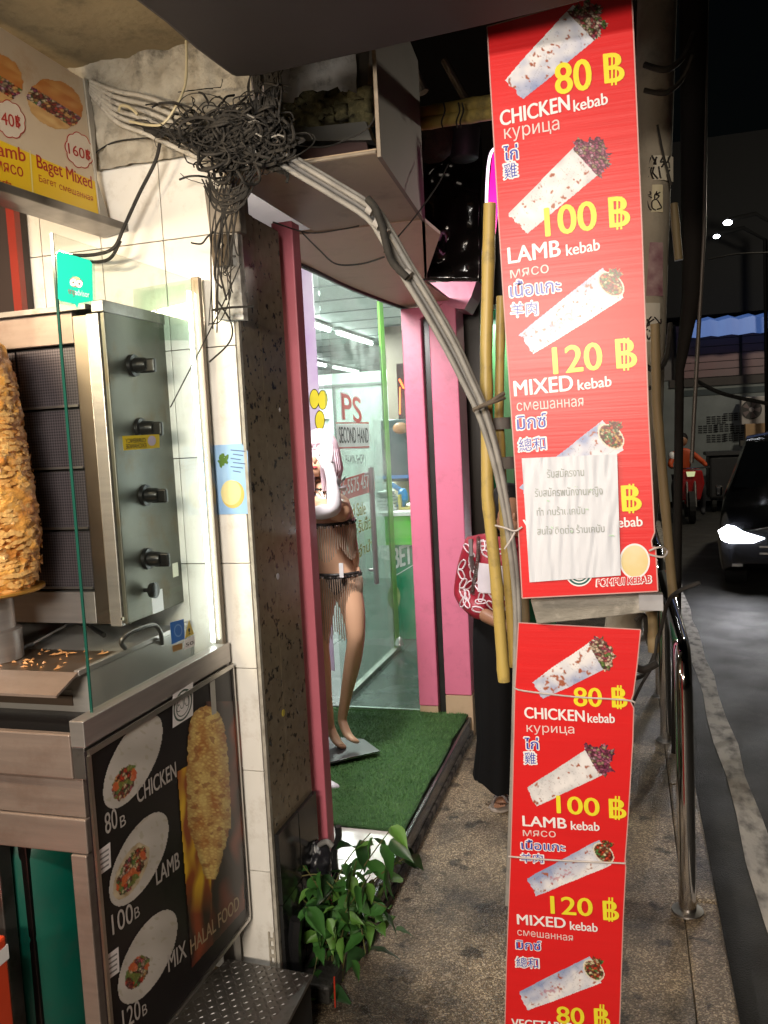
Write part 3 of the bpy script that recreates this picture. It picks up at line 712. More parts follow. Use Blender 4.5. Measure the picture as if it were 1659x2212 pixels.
MB().lathe(at(264, 1337, 'x', BX), [(0, .006), (.003, .005)], 10, (1, 0, 0)).build('screw', chrome, br)
MB().lathe(at(338, 672, 'x', BX+.004), [(0, .004), (.002, .003)], 10, (1, 0, 0)).build('screw', chrome, br)
MB().box(BX-.02, BX+.012, yf2+.003, yf2+.02, at(352, 735, 'x', BX).z, at(352, 690, 'x', BX).z).build('rear_latch', black, br, bevel=.004)
MB().box(BX-.015, BX-.004, yf2+.004, yf2+.03, zb_, zt-.04).build('rear_edge', mat('shade_steel', (.12, .12, .11), .5, 1), br)
# lower unit with drip tray
tyn = at(196, 1500, 'x', -1.235).y
tr_ = thing('drip_tray_unit', 'long low stainless tray unit under the broiler on black feet', 'tray', (-1.5, 1.8, zc))
TXX = -1.235
z1 = at(211, 1433, 'x', TXX).z; z0 = at(196, 1545, 'x', TXX).z
MB().box(-2.2, TXX, tyn, 2.12, z0, z1-.01).build('body', mat('pale_steel', (.40, .385, .36), .42, .5, (.32, .31, .29), 6, rvar=.1), tr_, bevel=.003)
MB().box(TXX-.012, TXX+.003, tyn-.04, 2.125, z1-.0095, z1+.004).build('tray_rim', steel, tr_, bevel=.002)
sl_ = MB(); sl_.add([(TXX-.012, tyn-.04, z1), (-2.2, tyn-.04, z1), (-2.2, tyn+.16, z1-.004), (TXX-.012, tyn+.16, z1-.004)], [(0, 1, 2, 3)])
sl_.build('tray_surface', mat('greasy_tray', (.30, .24, .19), .35, .9, (.16, .10, .06), 7, dirt_haze=(.30, .14, .04), dscale=9, damt=.8), tr_)
lipn = MB().prism([(TXX, tyn-.041, z1), (-2.2, tyn-.041, z1), (-2.2, tyn-.12, z1-.03), (TXX, tyn-.12, z1-.03)], (0, 0, -.006)).build('front_lip', steel_h, tr_)
MB().prism([(TXX-.05, tyn-.0005, z0+.02), (-2.0, tyn-.0005, z0+.02), (-2.0, tyn-.0005, z0+.045), (TXX-.05, tyn-.0005, z0+.045)], (0, -.004, 0)).build('vent_strip', mat('dark_slot', (.10, .07, .05), .5, .5), tr_)
MB().prism([(TXX-.05, tyn-.0005, z0+.052), (-2.0, tyn-.0005, z0+.052), (-2.0, tyn-.0005, z0+.058), (TXX-.05, tyn-.0005, z0+.058)], (0, -.006, 0)).build('vent_strip', steel, tr_)
for (fx, fy) in ((TXX-.07, tyn+.04), (TXX-.04, 2.05)):
    MB().lathe((fx, fy, zc-.02), [(0, .022), (.006, .022), (.018, .012), (z0-zc+.02, .010)], 16).build('foot', rubber, tr_, smooth=True)
# bent tube put in for a reflection on the tray unit's steel side
hp = MB().tube(spline([at(270, 1400, 'x', TXX+.001), at(262, 1385, 'x', TXX+.03), at(285, 1365, 'x', TXX+.035), at(330, 1350, 'x', TXX+.035), at(346, 1365, 'x', TXX+.03), at(350, 1390, 'x', TXX+.001)], 8), .006, 10)
hp.build('handle', mat('reflection_tube_steel', (.16, .15, .14), .4, .8), tr_, smooth=True)
sc_ = MB(); rnd = random.Random(5)
for i in range(60):
    c = V((rnd.uniform(-1.75, -1.27), rnd.uniform(tyn-.02, tyn+.14), z1+.001)); a = rnd.random()*3
    l = rnd.uniform(.004, .016); w_ = l*.4
    d = V((math.cos(a), math.sin(a), 0)); e = V((-d.y, d.x, 0))
    sc_.add([c-d*l, c+e*w_, c+d*l, c-e*w_, c+V((0, 0, rnd.uniform(.002, .006)))], [(0, 1, 4), (1, 2, 4), (2, 3, 4), (3, 0, 4)])
sc_.build('meat_scraps', mat('meat_scrap', (.50, .26, .10), .5, 0, (.28, .12, .04), 60), kind='stuff', label='small meat scraps scattered on the greasy tray', cat='scraps')
# knife
kf = thing('carving_knife', 'long knife with black handle lying on the greasy tray', 'knife', at(40, 1420, 'z', z1+.01))
zk = z1+.012
MB().tube([at(-30, 1425, 'z', zk), at(20, 1412, 'z', zk), at(68, 1392, 'z', zk+.004)], [.009, .010, .008], 10).build('handle', black, kf, smooth=True)
k0 = at(68, 1392, 'z', zk+.003); k1 = at(140, 1352, 'z', zk+.02); k2 = at(165, 1342, 'z', zk+.02)
MB().tube([k0, k1, k2], [.003, .0028, .0028], 8).build('blade', steel, kf)
MB().tube(spline([at(140, 1352, 'z', zk+.02), at(160, 1342, 'z', zk+.03), at(190, 1352, 'z', zk+.02), at(225, 1372, 'z', zk+.005)], 6), [.008]*10+[.007]*9, 10).build('guard', mat('dark_iron', (.08, .08, .08), .3, 1), kf, smooth=True)

# ------------------------------------------------------------------ doner spit
DY = ynear-.17
edge = at(70, 1150, 'y', DY).x; rad = .150; DC = V((edge-rad-.022, DY, 0))
zm0 = at(40, 1272, 'y', DY).z; zm1 = at(0, 710, 'y', DY).z
dn = thing('doner_spit', 'tall upright stack of browned doner meat on a steel spit', 'meat spit', (DC.x, DC.y, zc))
prof = [(0, .80), (.02, .90), (.08, .97), (.2, 1.0), (.35, .97), (.5, .93), (.65, .86), (.78, .83), (.86, .77), (.92, .66), (.97, .46), (1.0, .12)]
H = zm1-zm0+.02; nn = 88; mm = 110
def pr_(t):
    for (a, ra), (b, rb_) in zip(prof, prof[1:]):
        if t <= b: return ra+(rb_-ra)*(t-a)/(b-a)
    return prof[-1][1]
mv = MB()
for j in range(mm+1):
    t = j/mm
    for k in range(nn):
        th_ = 6.28318*k/nn; n_ = V((math.cos(th_), math.sin(th_), 0))
        z = zm0+t*H
        q_ = V((n_.x*2.6, n_.y*2.6, z*17))
        lay = noise.noise(q_)*.010+noise.noise(V((n_.x*7, n_.y*7, z*60)))*.008+noise.noise(V((n_.x*14, n_.y*14, z*30)))*.005
        lay += (.006*noise.noise(V((n_.x*9, n_.y*9, z*95)))+.004*noise.noise(V((n_.x*25, n_.y*25, z*120))))*(1.1-t)
        r = pr_(t)*rad+lay
        mv.v.append(V((DC.x, DC.y, z))+n_*r)
for j in range(mm):
    for k in range(nn): mv.f.append((j*nn+k, j*nn+(k+1) % nn, (j+1)*nn+(k+1) % nn, (j+1)*nn+k))
mv.f.append(tuple(range(nn))[::-1]); mv.f.append(tuple(mm*nn+k for k in range(nn)))
meatm = mat('roast_meat', (.86, .47, .11), .34, 0, (.42, .12, .02), 13, mix=.46, sharp=.0, stretch=(1, 1, 1.6), bump=.8, bscale=50, dirt_haze=(.84, .58, .26), dscale=22, damt=.75, coat=.3)
mv.build('meat_stack', meatm, dn, smooth=True)
flm = mat('meat_slice', (.92, .62, .24), .4, 0, (.74, .34, .08), 22, bump=.4, bscale=80, coat=.3)
fl = MB(); rnd = random.Random(9)
for i in range(1500):
    t = rnd.random()**1.15*.80; th_ = rnd.random()*6.283; n_ = V((math.cos(th_), math.sin(th_), 0)); tg = V((-n_.y, n_.x, 0))
    tg = (tg+V((0, 0, rnd.uniform(-.18, .18)))).normalized()
    c = V((DC.x, DC.y, zm0+t*H))+n_*(pr_(t)*rad+rnd.uniform(-.003, .005)); l = rnd.uniform(.008, .028); h_ = rnd.uniform(.0025, .0065)
    o1 = n_*rnd.uniform(.001, .0035)
    fl.add([c-tg*l, c-tg*l*.4+o1+V((0, 0, h_)), c+tg*l*.4+o1*.8+V((0, 0, h_*.8)), c+tg*l, c+tg*l*.4+o1*.9+V((0, 0, -h_)), c-tg*l*.5+o1+V((0, 0, -h_*.8))], [(0, 1, 5), (1, 2, 4, 5), (2, 3, 4)])
o = fl.build('meat_slices', flm, dn, smooth=True); o['kind'] = 'stuff'
MB().lathe((DC.x, DC.y, zm0-.012), [(0, rad*.97), (.004, rad*1.02), (.010, rad*1.02)], 40).build('plate', mat('greasy_plate', (.62, .36, .08), .3, .6, (.5, .25, .05), 9), dn, smooth=True)
xs = DC.x+.03
MB().lathe((xs, DC.y, zm0-.10), [(0, .052), (.088, .052)], 28).build('upper_stand', steel, dn, smooth=True)
MB().lathe((xs, DC.y, z1), [(0, .066), (zm0-.10-z1-.004, .066), (zm0-.10-z1, .060)], 28).build('lower_stand', steel, dn, smooth=True)
MB().lathe((DC.x, DC.y, zm1), [(0, .006), (.2, .006)], 10).build('rod', steel, dn)

# ------------------------------------------------------------------ glass case
gs = thing('glass_guard', 'clear glass guard pane along the counter edge with steel post', 'glass pane', (SX-.015, 1.8, zc+.03))
gm = glass('case_glass', (.93, .965, .945), .06, .01, .02)
GP = SX-.016
g0 = at(200, 1515, 'x', GP); g1 = at(110, 510, 'x', GP); g2 = at(425, 603, 'x', GP)
yN = (g0.y+g1.y)/2+.0; zT = (g1.z+g2.z)/2; yF = 2.105
MB().box(GP-.003, GP+.003, yN, yF, zc+.02, zT).build('pane', gm, gs)
MB().box(GP-.0032, GP+.0032, yN-.003, yN-.0002, zc+.02, zT).build('green_edge', mat('glass_edge', (.01, .06, .045), .15), gs)
MB().box(GP-.012, GP+.012, yF+.002, yF+.020, zc+.02, zT+.01).build('post', mat('bronze_post', (.16, .13, .10), .4, .8), gs, bevel=.002)
MB().tube([(GP-.010, yF-.016, zc+.04), (GP-.010, yF-.016, zT-.03)], .0055, 10).build('led_tube', mat('led_white', (1, 1, 1), .3, emit=19, ecol=(.94, 1, .98)), gs)
# stickers on the glass
N_ = (1, 0, 0)
def gp_(px, py, e=0): return at(px, py, 'x', GP+.0034+e)
st = thing('currency_sticker', 'yellow currency exchange sticker seen mirrored on the glass', 'sticker', gp_(305, 955))
MB().poly([gp_(264, 942), gp_(344, 938), gp_(345, 967), gp_(267, 973)]).build('ground', mat('sticker_yellow', (.78, .62, .02), .35), st)
s = ML(); s.text('CURRENCY', gp_(315, 955), gp_(271, 957), .010, n=N_, bold=.015, eps=.0004); s.text('EXCHANGE', gp_(316, 966), gp_(272, 969), .010, n=N_, bold=.015, eps=.0004)
s.build('lettering', mat('navy_print', (.08, .06, .03), .4), st)
MB().poly([gp_(x, y, .0004) for x, y in ellipse(328, 952, 9, 11, 0, 20)]).build('disc', mat('lilac_disc', (.62, .58, .75), .4), st)
st = thing('tick_sticker', 'blue sticker on the lower corner of the glass', 'sticker', gp_(382, 1370))
MB().poly([gp_(367, 1345), gp_(397, 1337), gp_(399, 1380), gp_(371, 1392)]).build('ground', mat('sticker_blue', (.01, .16, .62), .35), st)
MB().poly([gp_(372, 1395), gp_(394, 1389), gp_(394, 1402), gp_(374, 1409)]).build('strip', mat('sticker_brown', (.32, .17, .04), .35), st)
r = MB(); el = ellipse(385, 1362, 9, 14, 0, 24); ei = ellipse(385, 1362, 7, 11, 0, 24)
r.add([gp_(x, y, .0004) for x, y in el]+[gp_(x, y, .0004) for x, y in ei], [(k, (k+1) % 24, 24+(k+1) % 24, 24+k) for k in range(24)])
r.build('ring', mat('pale_blue', (.2, .4, .8), .4), st)
st = thing('warning_sticker', 'white sticker with yellow warning triangle on the lower glass', 'sticker', gp_(408, 1380))
MB().poly([gp_(398, 1382), gp_(420, 1372), gp_(421, 1395), gp_(398, 1404)]).build('ground', white_p, st)
MB().poly([gp_(399, 1379), gp_(408, 1338), gp_(419, 1369)]).build('triangle', mat('warn_yellow', (.68, .50, .05), .35), st)
s = MB().text('!', gp_(407, 1371), gp_(411, 1369), .016, n=N_, bold=.02, eps=.0004); s.text('50', gp_(401, 1397), gp_(418, 1391), .009, n=N_, eps=.0004); s.build('marks', black, st)
# green review sticker hanging on the near edge
st = thing('review_sticker', 'rounded teal sign with owl eyes logo fixed at the glass top corner', 'sign', gp_(160, 600))
def rq(pts, e=0): return [at(x, y, 'y', yN-.005-e) for x, y in pts]
yS = yN-.006
out = [(120, 545), (126, 539), (196, 558), (203, 566), (205, 655), (172, 660), (168, 676), (160, 662), (128, 656), (121, 648)]
inn = [(123, 548), (128, 543), (194, 562), (199, 569), (201, 650), (170, 655), (167, 666), (162, 657), (130, 650), (125, 645)]
MB().prism(rq(out), (0, .003, 0)).build('plate', glass('clear_acrylic', (.8, .95, .9), .02), st)
MB().poly(rq(inn, .0008)).build('green_print', mat('teal_print', (.0, .36, .27), .7, 0, (.0, .28, .21), 5, spec=.1), st)
s = MB(); e2 = MB()
for cx, cy in ((158, 610), (171, 613)):
    s.poly([at(x, y, 'y', yN-.0064) for x, y in ellipse(cx, cy, 7, 8, 0, 20)])
    e2.poly([at(x, y, 'y', yN-.0070) for x, y in ellipse(cx, cy, 2.6, 3, 0, 12)])
MB().poly([at(x, y, 'y', yN-.0062) for x, y in ((150, 603), (158, 597), (170, 599), (179, 608), (174, 622), (156, 620))]).build('owl_ground', mat('owl_black', (.02, .02, .02), .4), st)
MB().poly([at(x, y, 'y', yN-.00635) for x, y in ((157, 600), (165, 598), (172, 602), (168, 607), (160, 605))]).build('owl_yellow', yellow_p, st)
s.build('owl_eyes', white_p, st); e2.build('pupils', black, st)
s = MB(); s.text('trip', at(148, 634, 'y', yN-.0066), at(163, 637, 'y', yN-.0066), .012, bold=.02); s.build('lettering', mat('owl_black', (.02, .02, .02), .4), st)
s = MB(); s.text('advisor', at(163, 637, 'y', yN-.0066), at(194, 643, 'y', yN-.0066), .012, bold=.01); s.build('lettering_pale', mat('pale_teal', (.3, .7, .6), .4), st)
# a second, smaller glass sheet standing behind
o = MB().prism([at(288, 625, 'y', 2.12), at(415, 603, 'y', 2.12), at(415, 735, 'y', 2.12), at(288, 735, 'y', 2.12)], (0, .004, 0))
o.build('glass_sheet', glass('sheet_glass', (.86, .93, .89), .08), label='small clear glass sheet leaning on the tiles behind the broiler', cat='glass')
# blue certificate poster on the tiles
bp_ = thing('blue_notice', 'blue notice with green lettuce and gold medal taped on the white tiles', 'poster', at(505, 1040, 'y', WY-.006))
def bq(px, py, e=0): return at(px, py, 'y', WY-.0065-e)
MB().poly([bq(428, 964), bq(522, 958), bq(535, 975), bq(539, 1110), bq(440, 1112)]).build('sheet', mat('blue_paper', (.22, .40, .68), .4, 0, (.35, .55, .78), 8), bp_)
MB().poly([bq(x, y, .0004) for x, y in ellipse(503, 1068, 25, 30, 0, 26)]).build('medal_print', mat('gold_print', (.58, .46, .12), .4), bp_)
MB().poly([bq(x, y, .0006) for x, y in ellipse(499, 1064, 22, 27, 0, 26)]).build('medal_face', mat('gold_print2', (.70, .62, .30), .4), bp_)
scraps(bp_, lambda x, y, e: bq(x, y, e), 482, 993, 10, 13, 0, 16, .0006, 7, [1], seed=4, name='lettuce_print')
s = MB()
for k in range(6):
    a_ = bq(498+(k % 2)*5, 972+k*9, .0008); b__ = bq(530-(k % 3)*5, 975+k*9, .0008); s.bar(a_, b__, .0025, (0, -1, 0), 0)
s.build('text_lines', mat('navy_lines', (.05, .08, .2), .4), bp_)

# ------------------------------------------------------------------ menu board upper left
B0 = at(215, 482, 'y', 2.09)                   # lower right corner
zl = B0.z
B1 = at(0, 413, 'z', zl)                      # towards the camera along the bottom edge
ex = (B1-B0).normalized()
# top leans outward
T0 = at(180, 172, 'z', zl+.40)
nrm = ex.cross(T0-B0).normalized()
if nrm.dot(EYE-B0) < 0: nrm = -nrm
mbd = thing('baguette_menu_board', 'printed baguette menu board hanging above the kebab counter at upper left', 'sign', B0)
def mq(px, py, e=0): return on(px, py, B0, nrm)+nrm*e
TL = mq(-160, -60)
MB().prism([mq(215, 482), mq(-220, 342), mq(-220, -100), mq(0, 58), mq(178, 170)], -nrm*.03).build('board', mat('menu_paper', (.62, .52, .38), .4, 0, (.50, .38, .26), 3, dirt_haze=(.40, .22, .10), dscale=6, damt=.5), mbd)
MB().poly([mq(x, y, .0006) for x, y in [(214, 479), (-220, 341), (-220, 220), (0, 303), (205, 392)]]).build('yellow_band', mat('menu_yellow', (.80, .52, .01), .35, 0, (.70, .45, .01), 4), mbd)
MB().prism([mq(x, y, .0005) for x, y in [(215, 481), (178, 170), (184, 172), (200, 260), (206, 390), (238, 492)]], nrm*.006).build('cloth_edge', mat('grey_cloth', (.40, .37, .31), .8, 0, (.28, .25, .21), 9), mbd)
MB().bar(mq(64, 325, .001), mq(72, 440, .001), .004, nrm, 0).build('divider', mat('menu_line', (.8, .7, .3), .4), mbd)
upv = (mq(100, 250)-mq(110, 350)).normalized()
redp = mat('menu_red', (.45, .03, .02), .4)
s = ML()
s.text('Baget Mixed', mq(80, 362), mq(199, 408), .034, up=upv, n=nrm, eps=.0012, bold=.02)
s.text('Lamb', mq(-22, 332), mq(55, 350), .034, up=upv, n=nrm, eps=.0012, bold=.02)
s.text('мясо', mq(-12, 365), mq(50, 383), .024, up=upv, n=nrm, eps=.0012, bold=.01)
s.text('Багет', mq(84, 392), mq(122, 406), .018, up=upv, n=nrm, eps=.0012); s.text('смешанная', mq(128, 409), mq(201, 436), .014, up=upv, n=nrm, eps=.0012)
s.text('羊肉', mq(-18, 402), mq(25, 415), .026, up=upv, n=nrm, eps=.0012, bold=.01)
s.text('面包混合', mq(122, 452), mq(180, 470), .024, up=upv, n=nrm, eps=.0012, bold=.01)
s.text('40฿', mq(2, 268), mq(46, 280), .034, up=upv, n=nrm, eps=.0027, bold=.01)
s.text('160฿', mq(147, 332), mq(197, 350), .032, up=upv, n=nrm, eps=.0027, bold=.01)
s.build('lettering', redp, mbd)
def cloud(cx, cy, rx, ry):
    o_ = []; 
    for k in range(72):
        t = 6.28318*k/72; b_ = 1+.10*abs(math.sin(t*4.5))
        o_.append((cx+rx*b_*math.cos(t), cy+ry*b_*math.sin(t)+.3*rx*math.cos(t)*b_))
    return o_
for (cx, cy, rx, ry) in ((20, 258, 32, 38), (170, 325, 29, 36)):
    s = MB(); s2 = MB(); s.poly([mq(x, y, .0018) for x, y in cloud(cx, cy, rx, ry)]); s2.poly([mq(x, y, .0021) for x, y in cloud(cx, cy, rx-2, ry-2)])
    s.build('price_cloud_line', redp, mbd); s2.build('price_cloud', mat('cloud_paper', (.68, .58, .46), .4), mbd)
# baguette pictures
for k, (cx, cy) in enumerate(((118, 225), (-10, 165))):
    bq_ = ellipse(cx, cy-30, 62, 30, R(32), 24)
    def bun_col(x, y, cx=cx, cy=cy, k=k):
        an = R(32); dx, dy = x-cx, y-cy; u = (dx*math.cos(an)+dy*math.sin(an))/64; v = (-dx*math.sin(an)+dy*math.cos(an))/50
        if u*u+v*v > 1+.12*n2(x*.08, y*.08, k): return None
        if v < -.12: return lerp3((.46, .15, .03), (.60, .30, .09), .3+.8*n2(u*2, v*4, k)+.3*(v < -.6))
        if v > .45: return lerp3((.60, .38, .15), (.42, .20, .06), .4+.7*n2(u*3, v*5, k+3))
        return foodcol(x, y*1.3, 'b' if n2(x*.05, y*.05, k) > -.15 else 'p', 9, k+3.3)
    pic('baguette_print', mbd, mq, (cx-78, cy-72, cx+78, cy+72), bun_col, .0011, 2.2)
# steel ledge under the board
lg = MB().prism([mq(240, 493)-nrm*.03, mq(250, 492)+nrm*.05, mq(-220, 343)+nrm*.05, mq(-220, 342)-nrm*.03], (0, 0, -.022))
lg.build('steel_ledge', mat('blotchy_steel', (.30, .28, .26), .3, .9, (.12, .11, .10), 7, sharp=.4), label='blotchy steel ledge directly under the baguette menu board', cat='ledge', bevel=.002)
# ------------------------------------------------------------------ pawn shop: floor, posts, beige box, glass, interior
FX = -.89; PZ = .10
fl_t = mat('white_floor_tile', (.62, .58, .54), .2, 0, (.55, .5, .46), 4, dirt_haze=(.3, .27, .24), dscale=6, damt=.4)
fl_g = mat('grey_floor_tile', (.085, .09, .09), .18, 0, (.06, .066, .066), 5, dirt_haze=(.18, .19, .19), dscale=6, damt=.6)
pf = thing('shop_platform', None, None, (-1.6, 3.5, 0)); pf['kind'] = 'structure'
MB().box(-2.2, FX-.012, 2.55, 4.60, 0, PZ-.012).build('slab', kerbm, pf)
for i in range(4):
    for j in range(3):
        xa = FX-.02-(i+1)*.30; ya = 2.56+j*.30
        MB().box(xa+.002, xa+.298, ya+.002, ya+.298, PZ-.0119, PZ).build('floor_tile', fl_t, pf)
MB().box(FX-.011, FX+.012, 2.50, 4.72, 0, PZ+.006).build('edge_stone', mat('black_edge_stone', (.02, .019, .02), .25, 0, (.035, .033, .033), 9), pf, bevel=.006)
MB().box(FX+.012, FX+.020, 2.45, 4.72, 0, .03).build('edge_foot', mat('pale_mortar', (.22, .2, .18), .8, 0, (.03, .03, .03), 18, sharp=.6), pf)
# interior floor, walls
si = thing('shop_interior', None, None, (-2.6, 7, 0)); si['kind'] = 'structure'
for i in range(6):
    for j in range(13):
        xa = -1.05-(i+1)*.6; ya = 4.60+j*.6
        MB().box(xa+.002, xa+.598, ya+.002, ya+.598, PZ-.05, PZ+.001).build('floor_tile', fl_g, si)
wmat = mat('shop_wall', (.56, .60, .57), .6, 0, (.50, .54, .52), 3)
MB().box(-4.7, -4.62, 2.6, 14.0, 0, 2.85).build('left_wall', wmat, si)
MB().box(-4.7, -.95, 13.9, 14.0, 0, 2.85).build('back_wall', wmat, si)
MB().box(-4.7, -2.05, 4.70, 4.76, 0, 2.85).build('front_wall', wmat, si)
MB().box(-4.7, -.95, 4.60, 14.0, 2.82, 2.9).build('shop_ceiling', mat('shop_ceiling', (.60, .64, .62), .5, 0, (.52, .56, .54), 2), si)
MB().box(-1.02, -.95, 4.72, 14.0, 0, 2.85).build('street_wall', mat('right_wall', (.35, .33, .30), .6, 0, (.2, .19, .18), 3), si)
for k in range(14):
    MB().box(-4.6, -1.03, 5.2+k*.6, 5.212+k*.6, 2.812, 2.8195).build('ceiling_seam', mat('seam', (.3, .33, .32), .6), si)
# ceiling tubes
tubem = mat('tube_glow', (1, 1, 1), .3, emit=16, ecol=(.90, 1, .95))
def tube_light(x, y, label):
    t = thing('ceiling_tube', label, 'ceiling light', (x, y, 2.79), 'fluorescent tubes on the pawn shop ceiling')
    MB().tube([(x, y+.02, 2.765), (x, y+1.18, 2.765)], .018, 10).build('tube', tubem, t)
    MB().box(x-.03, x+.03, y, y+1.2, 2.788, 2.81).build('batten', white_p, t)
MB().tube([(-1.22, 4.92, 2.66), (-1.22, 5.78, 2.66)], .016, 8).build('ceiling_tube', tubem, label='short bright tube close above the open glass door', cat='ceiling light')
for (x, y, l) in ((-2.75, 6.55, 'white ceiling tube nearest the glass in the upper row behind the pink post'), (-2.75, 7.95, 'white ceiling tube in the upper row, ending at the green door strip'),
                  (-4.1, 10.1, 'long white ceiling tube of the lower row beside the pink post'), (-4.1, 11.6, 'thick bright ceiling tube of the lower row by the green door strip')):
    tube_light(x, y, l)
# back partition seen through door : grey doors with frame lines
pt = thing('inner_partition', 'pale grey panelled partition with a door frame deep inside the pawn shop', 'partition', (-3.6, 9.0, 0))
MB().box(-4.6, -2.35, 9.0, 9.06, .1, 2.45).build('panel', mat('partition_grey', (.42, .45, .43), .5, 0, (.36, .39, .37), 3), pt)
for xx in (-3.95, -3.2, -2.5):
    MB().box(xx, xx+.03, 8.985, 8.999, .1, 2.3).build('frame_strip', mat('partition_line', (.12, .12, .12), .5), pt)
MB().box(-3.95, -2.45, 8.98, 8.984+.014, 2.3, 2.33).build('frame_strip', mat('partition_line', (.12, .12, .12), .5), pt)
MB().box(-3.55, -3.25, 8.95, 8.984, 1.95, 2.15).build('meter_box', mat('box_white', (.6, .62, .6), .5), pt)

# pink posts
p1 = thing('pink_post', 'square deep pink post beside the granite column', 'post', (-.98, 2.55, .1))
a = at(601, 455, 'y', 2.54); b = at(648, 470, 'y', 2.54)
pxr = at(692, 1290, 'y', 2.60).x
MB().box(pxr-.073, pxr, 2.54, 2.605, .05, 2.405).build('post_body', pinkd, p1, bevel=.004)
p2 = thing('pink_door_post', 'slim bright pink post on the left of the black gap', 'post', (-1.2, 4.55, PZ))
xa = at(905, 1505, 'y', 4.5).x; xb = at(946, 1505, 'y', 4.5).x
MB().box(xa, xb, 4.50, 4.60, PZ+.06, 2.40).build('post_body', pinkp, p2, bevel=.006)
MB().box(xa+.003, xb-.003, 4.503, 4.60, PZ, PZ+.058).build('foot', beige, p2)
p3 = thing('pink_wall_end', 'wide bright pink wall end on the right of the black gap', 'wall', (-1.0, 4.55, PZ))
xc = at(962, 1505, 'y', 4.5).x; xd = at(1019, 1505, 'y', 4.5).x
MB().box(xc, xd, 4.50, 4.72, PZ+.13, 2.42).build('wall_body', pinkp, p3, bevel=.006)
MB().box(xc+.003, xd+.004, 4.497, 4.72, 0, PZ+.128).build('foot', beige, p3)
MB().box(xb+.002, xc-.002, 4.54, 4.60, PZ, 2.40).build('black_gap_strip', mat('black_frame', (.012, .011, .011), .3, 0, (.03, .028, .028), 8), label='narrow black frame strip between the two pink posts', cat='frame')
# pink beam above
qb = [at(905, 612, 'y', 4.48), at(1030, 605, 'y', 4.48), at(1018, 640, 'y', 4.48), at(1003, 668, 'y', 4.48), at(975, 664, 'y', 4.48), at(955, 655, 'y', 4.48), at(905, 690, 'y', 4.48)]
MB().prism(qb, (0, .25, 0)).build('pink_beam', pinkp, label='peeling pink beam end above the pink posts', cat='beam')
# beige box (soffit)
zB = 2.42
bx = thing('beige_awning_box', 'beige boxed awning with flat soffit over the pawn shop entrance', 'awning', (-.9, 3.0, zB))
c1 = at(813, 331, 'z', zB); c2 = at(910, 472, 'z', zB); c3 = at(917, 607, 'z', zB); c0 = at(600, 372, 'z', zB); c0.y = c1.y
seamy = c2.y
l1 = at(650, 570, 'z', zB); l2 = at(760, 622, 'z', zB); l3 = at(880, 667, 'z', zB); l4 = at(925, 684, 'z', zB)
MB().prism([V((-1.02, c1.y, zB)), c1, V((c2.x, seamy, zB)), V((-1.02, seamy, zB))], (0, 0, .012)).build('front_panel', mat('grimy_beige', (.36, .265, .17), .6, 0, (.28, .205, .13), 3, dirt_haze=(.14, .10, .065), dscale=5, damt=.6), bx)
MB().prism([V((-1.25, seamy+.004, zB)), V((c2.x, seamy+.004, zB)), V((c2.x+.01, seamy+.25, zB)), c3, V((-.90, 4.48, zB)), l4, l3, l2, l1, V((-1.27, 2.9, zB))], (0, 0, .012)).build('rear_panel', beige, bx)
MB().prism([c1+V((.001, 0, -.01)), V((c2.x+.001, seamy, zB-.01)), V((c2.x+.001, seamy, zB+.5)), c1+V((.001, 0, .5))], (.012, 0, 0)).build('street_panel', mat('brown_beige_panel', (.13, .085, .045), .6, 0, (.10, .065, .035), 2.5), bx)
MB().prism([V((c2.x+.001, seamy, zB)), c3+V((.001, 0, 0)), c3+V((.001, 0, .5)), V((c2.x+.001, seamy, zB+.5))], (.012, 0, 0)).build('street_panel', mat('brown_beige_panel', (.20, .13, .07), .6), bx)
MB().box(c1.x+.004, c1.x+.013, c1.y-.006, c1.y-.001, zB-.012, zB+.5).build('corner_trim', mat('pale_trim', (.30, .25, .19), .6, 0, (.15, .12, .09), 20), bx)
MB().tube([V((-1.0, c1.y-.003, zB+.004)), c1+V((0, -.003, .004))], .004, 6).build('front_lip', mat('pale_trim', (.5, .42, .34), .6), bx)
MB().tube(spline([V((-1.30, 2.9, zB-.006)), l1-V((0, 0, .006)), l2-V((0, 0, .006)), l3-V((0, 0, .006)), l4-V((0, 0, .006))], 6), .011, 8).build('black_edging', black, bx)
MB().tube([V((-1.05, seamy, zB-.002)), V((c2.x, seamy, zB-.002))], .002, 5).build('seam', mat('seam_brown', (.3, .18, .12), .7), bx)
# closing ceiling above glass edge
MB().box(-2.2, -1.05, 2.4, 4.6, 2.80, 2.84).build('vestibule_ceiling', mat('vestibule_ceiling', (.35, .33, .32), .6, 0, (.28, .27, .26), 3), kind='structure')

# glass front, door leaf
gd = thing('glass_door', 'open glass pawn shop door with red PS sign lettering and green edge strip', 'door', (-1.7, 5.2, PZ))
DX = -1.70
dm = glass('door_glass', (.82, .87, .84), 0.06, .02, .30)  # strong veil paints the hazy look of the shop glass
yA = at(733, 1100, 'x', DX).y; yB_ = at(843, 1100, 'x', DX).y
MB().box(DX-.005, DX+.005, yA, yB_-.05, PZ+.03, 2.36).build('pane', dm, gd)
gs_m = mat('lime_strip', (.22, .50, .10), .4, 0, (.17, .40, .08), 6)
MB().box(DX-.008, DX+.008, yB_-.05, yB_+.05, PZ+.03, 2.75).build('green_strip', gs_m, gd)
MB().box(DX-.02, DX+.02, yA-.1, yB_+.05, PZ+.002, PZ+.03).build('bottom_rail', steel, gd)
MB().lathe((DX+.03, yB_-.03, PZ+.05), [(0, .04), (.05, .03), (.07, .01)], 14).build('floor_hinge', chrome, gd, smooth=True)
def dq(px, py, e=0): return at(px, py, 'x', DX+.006+e)
redd = mat('door_red', (.60, .04, .03), .4)
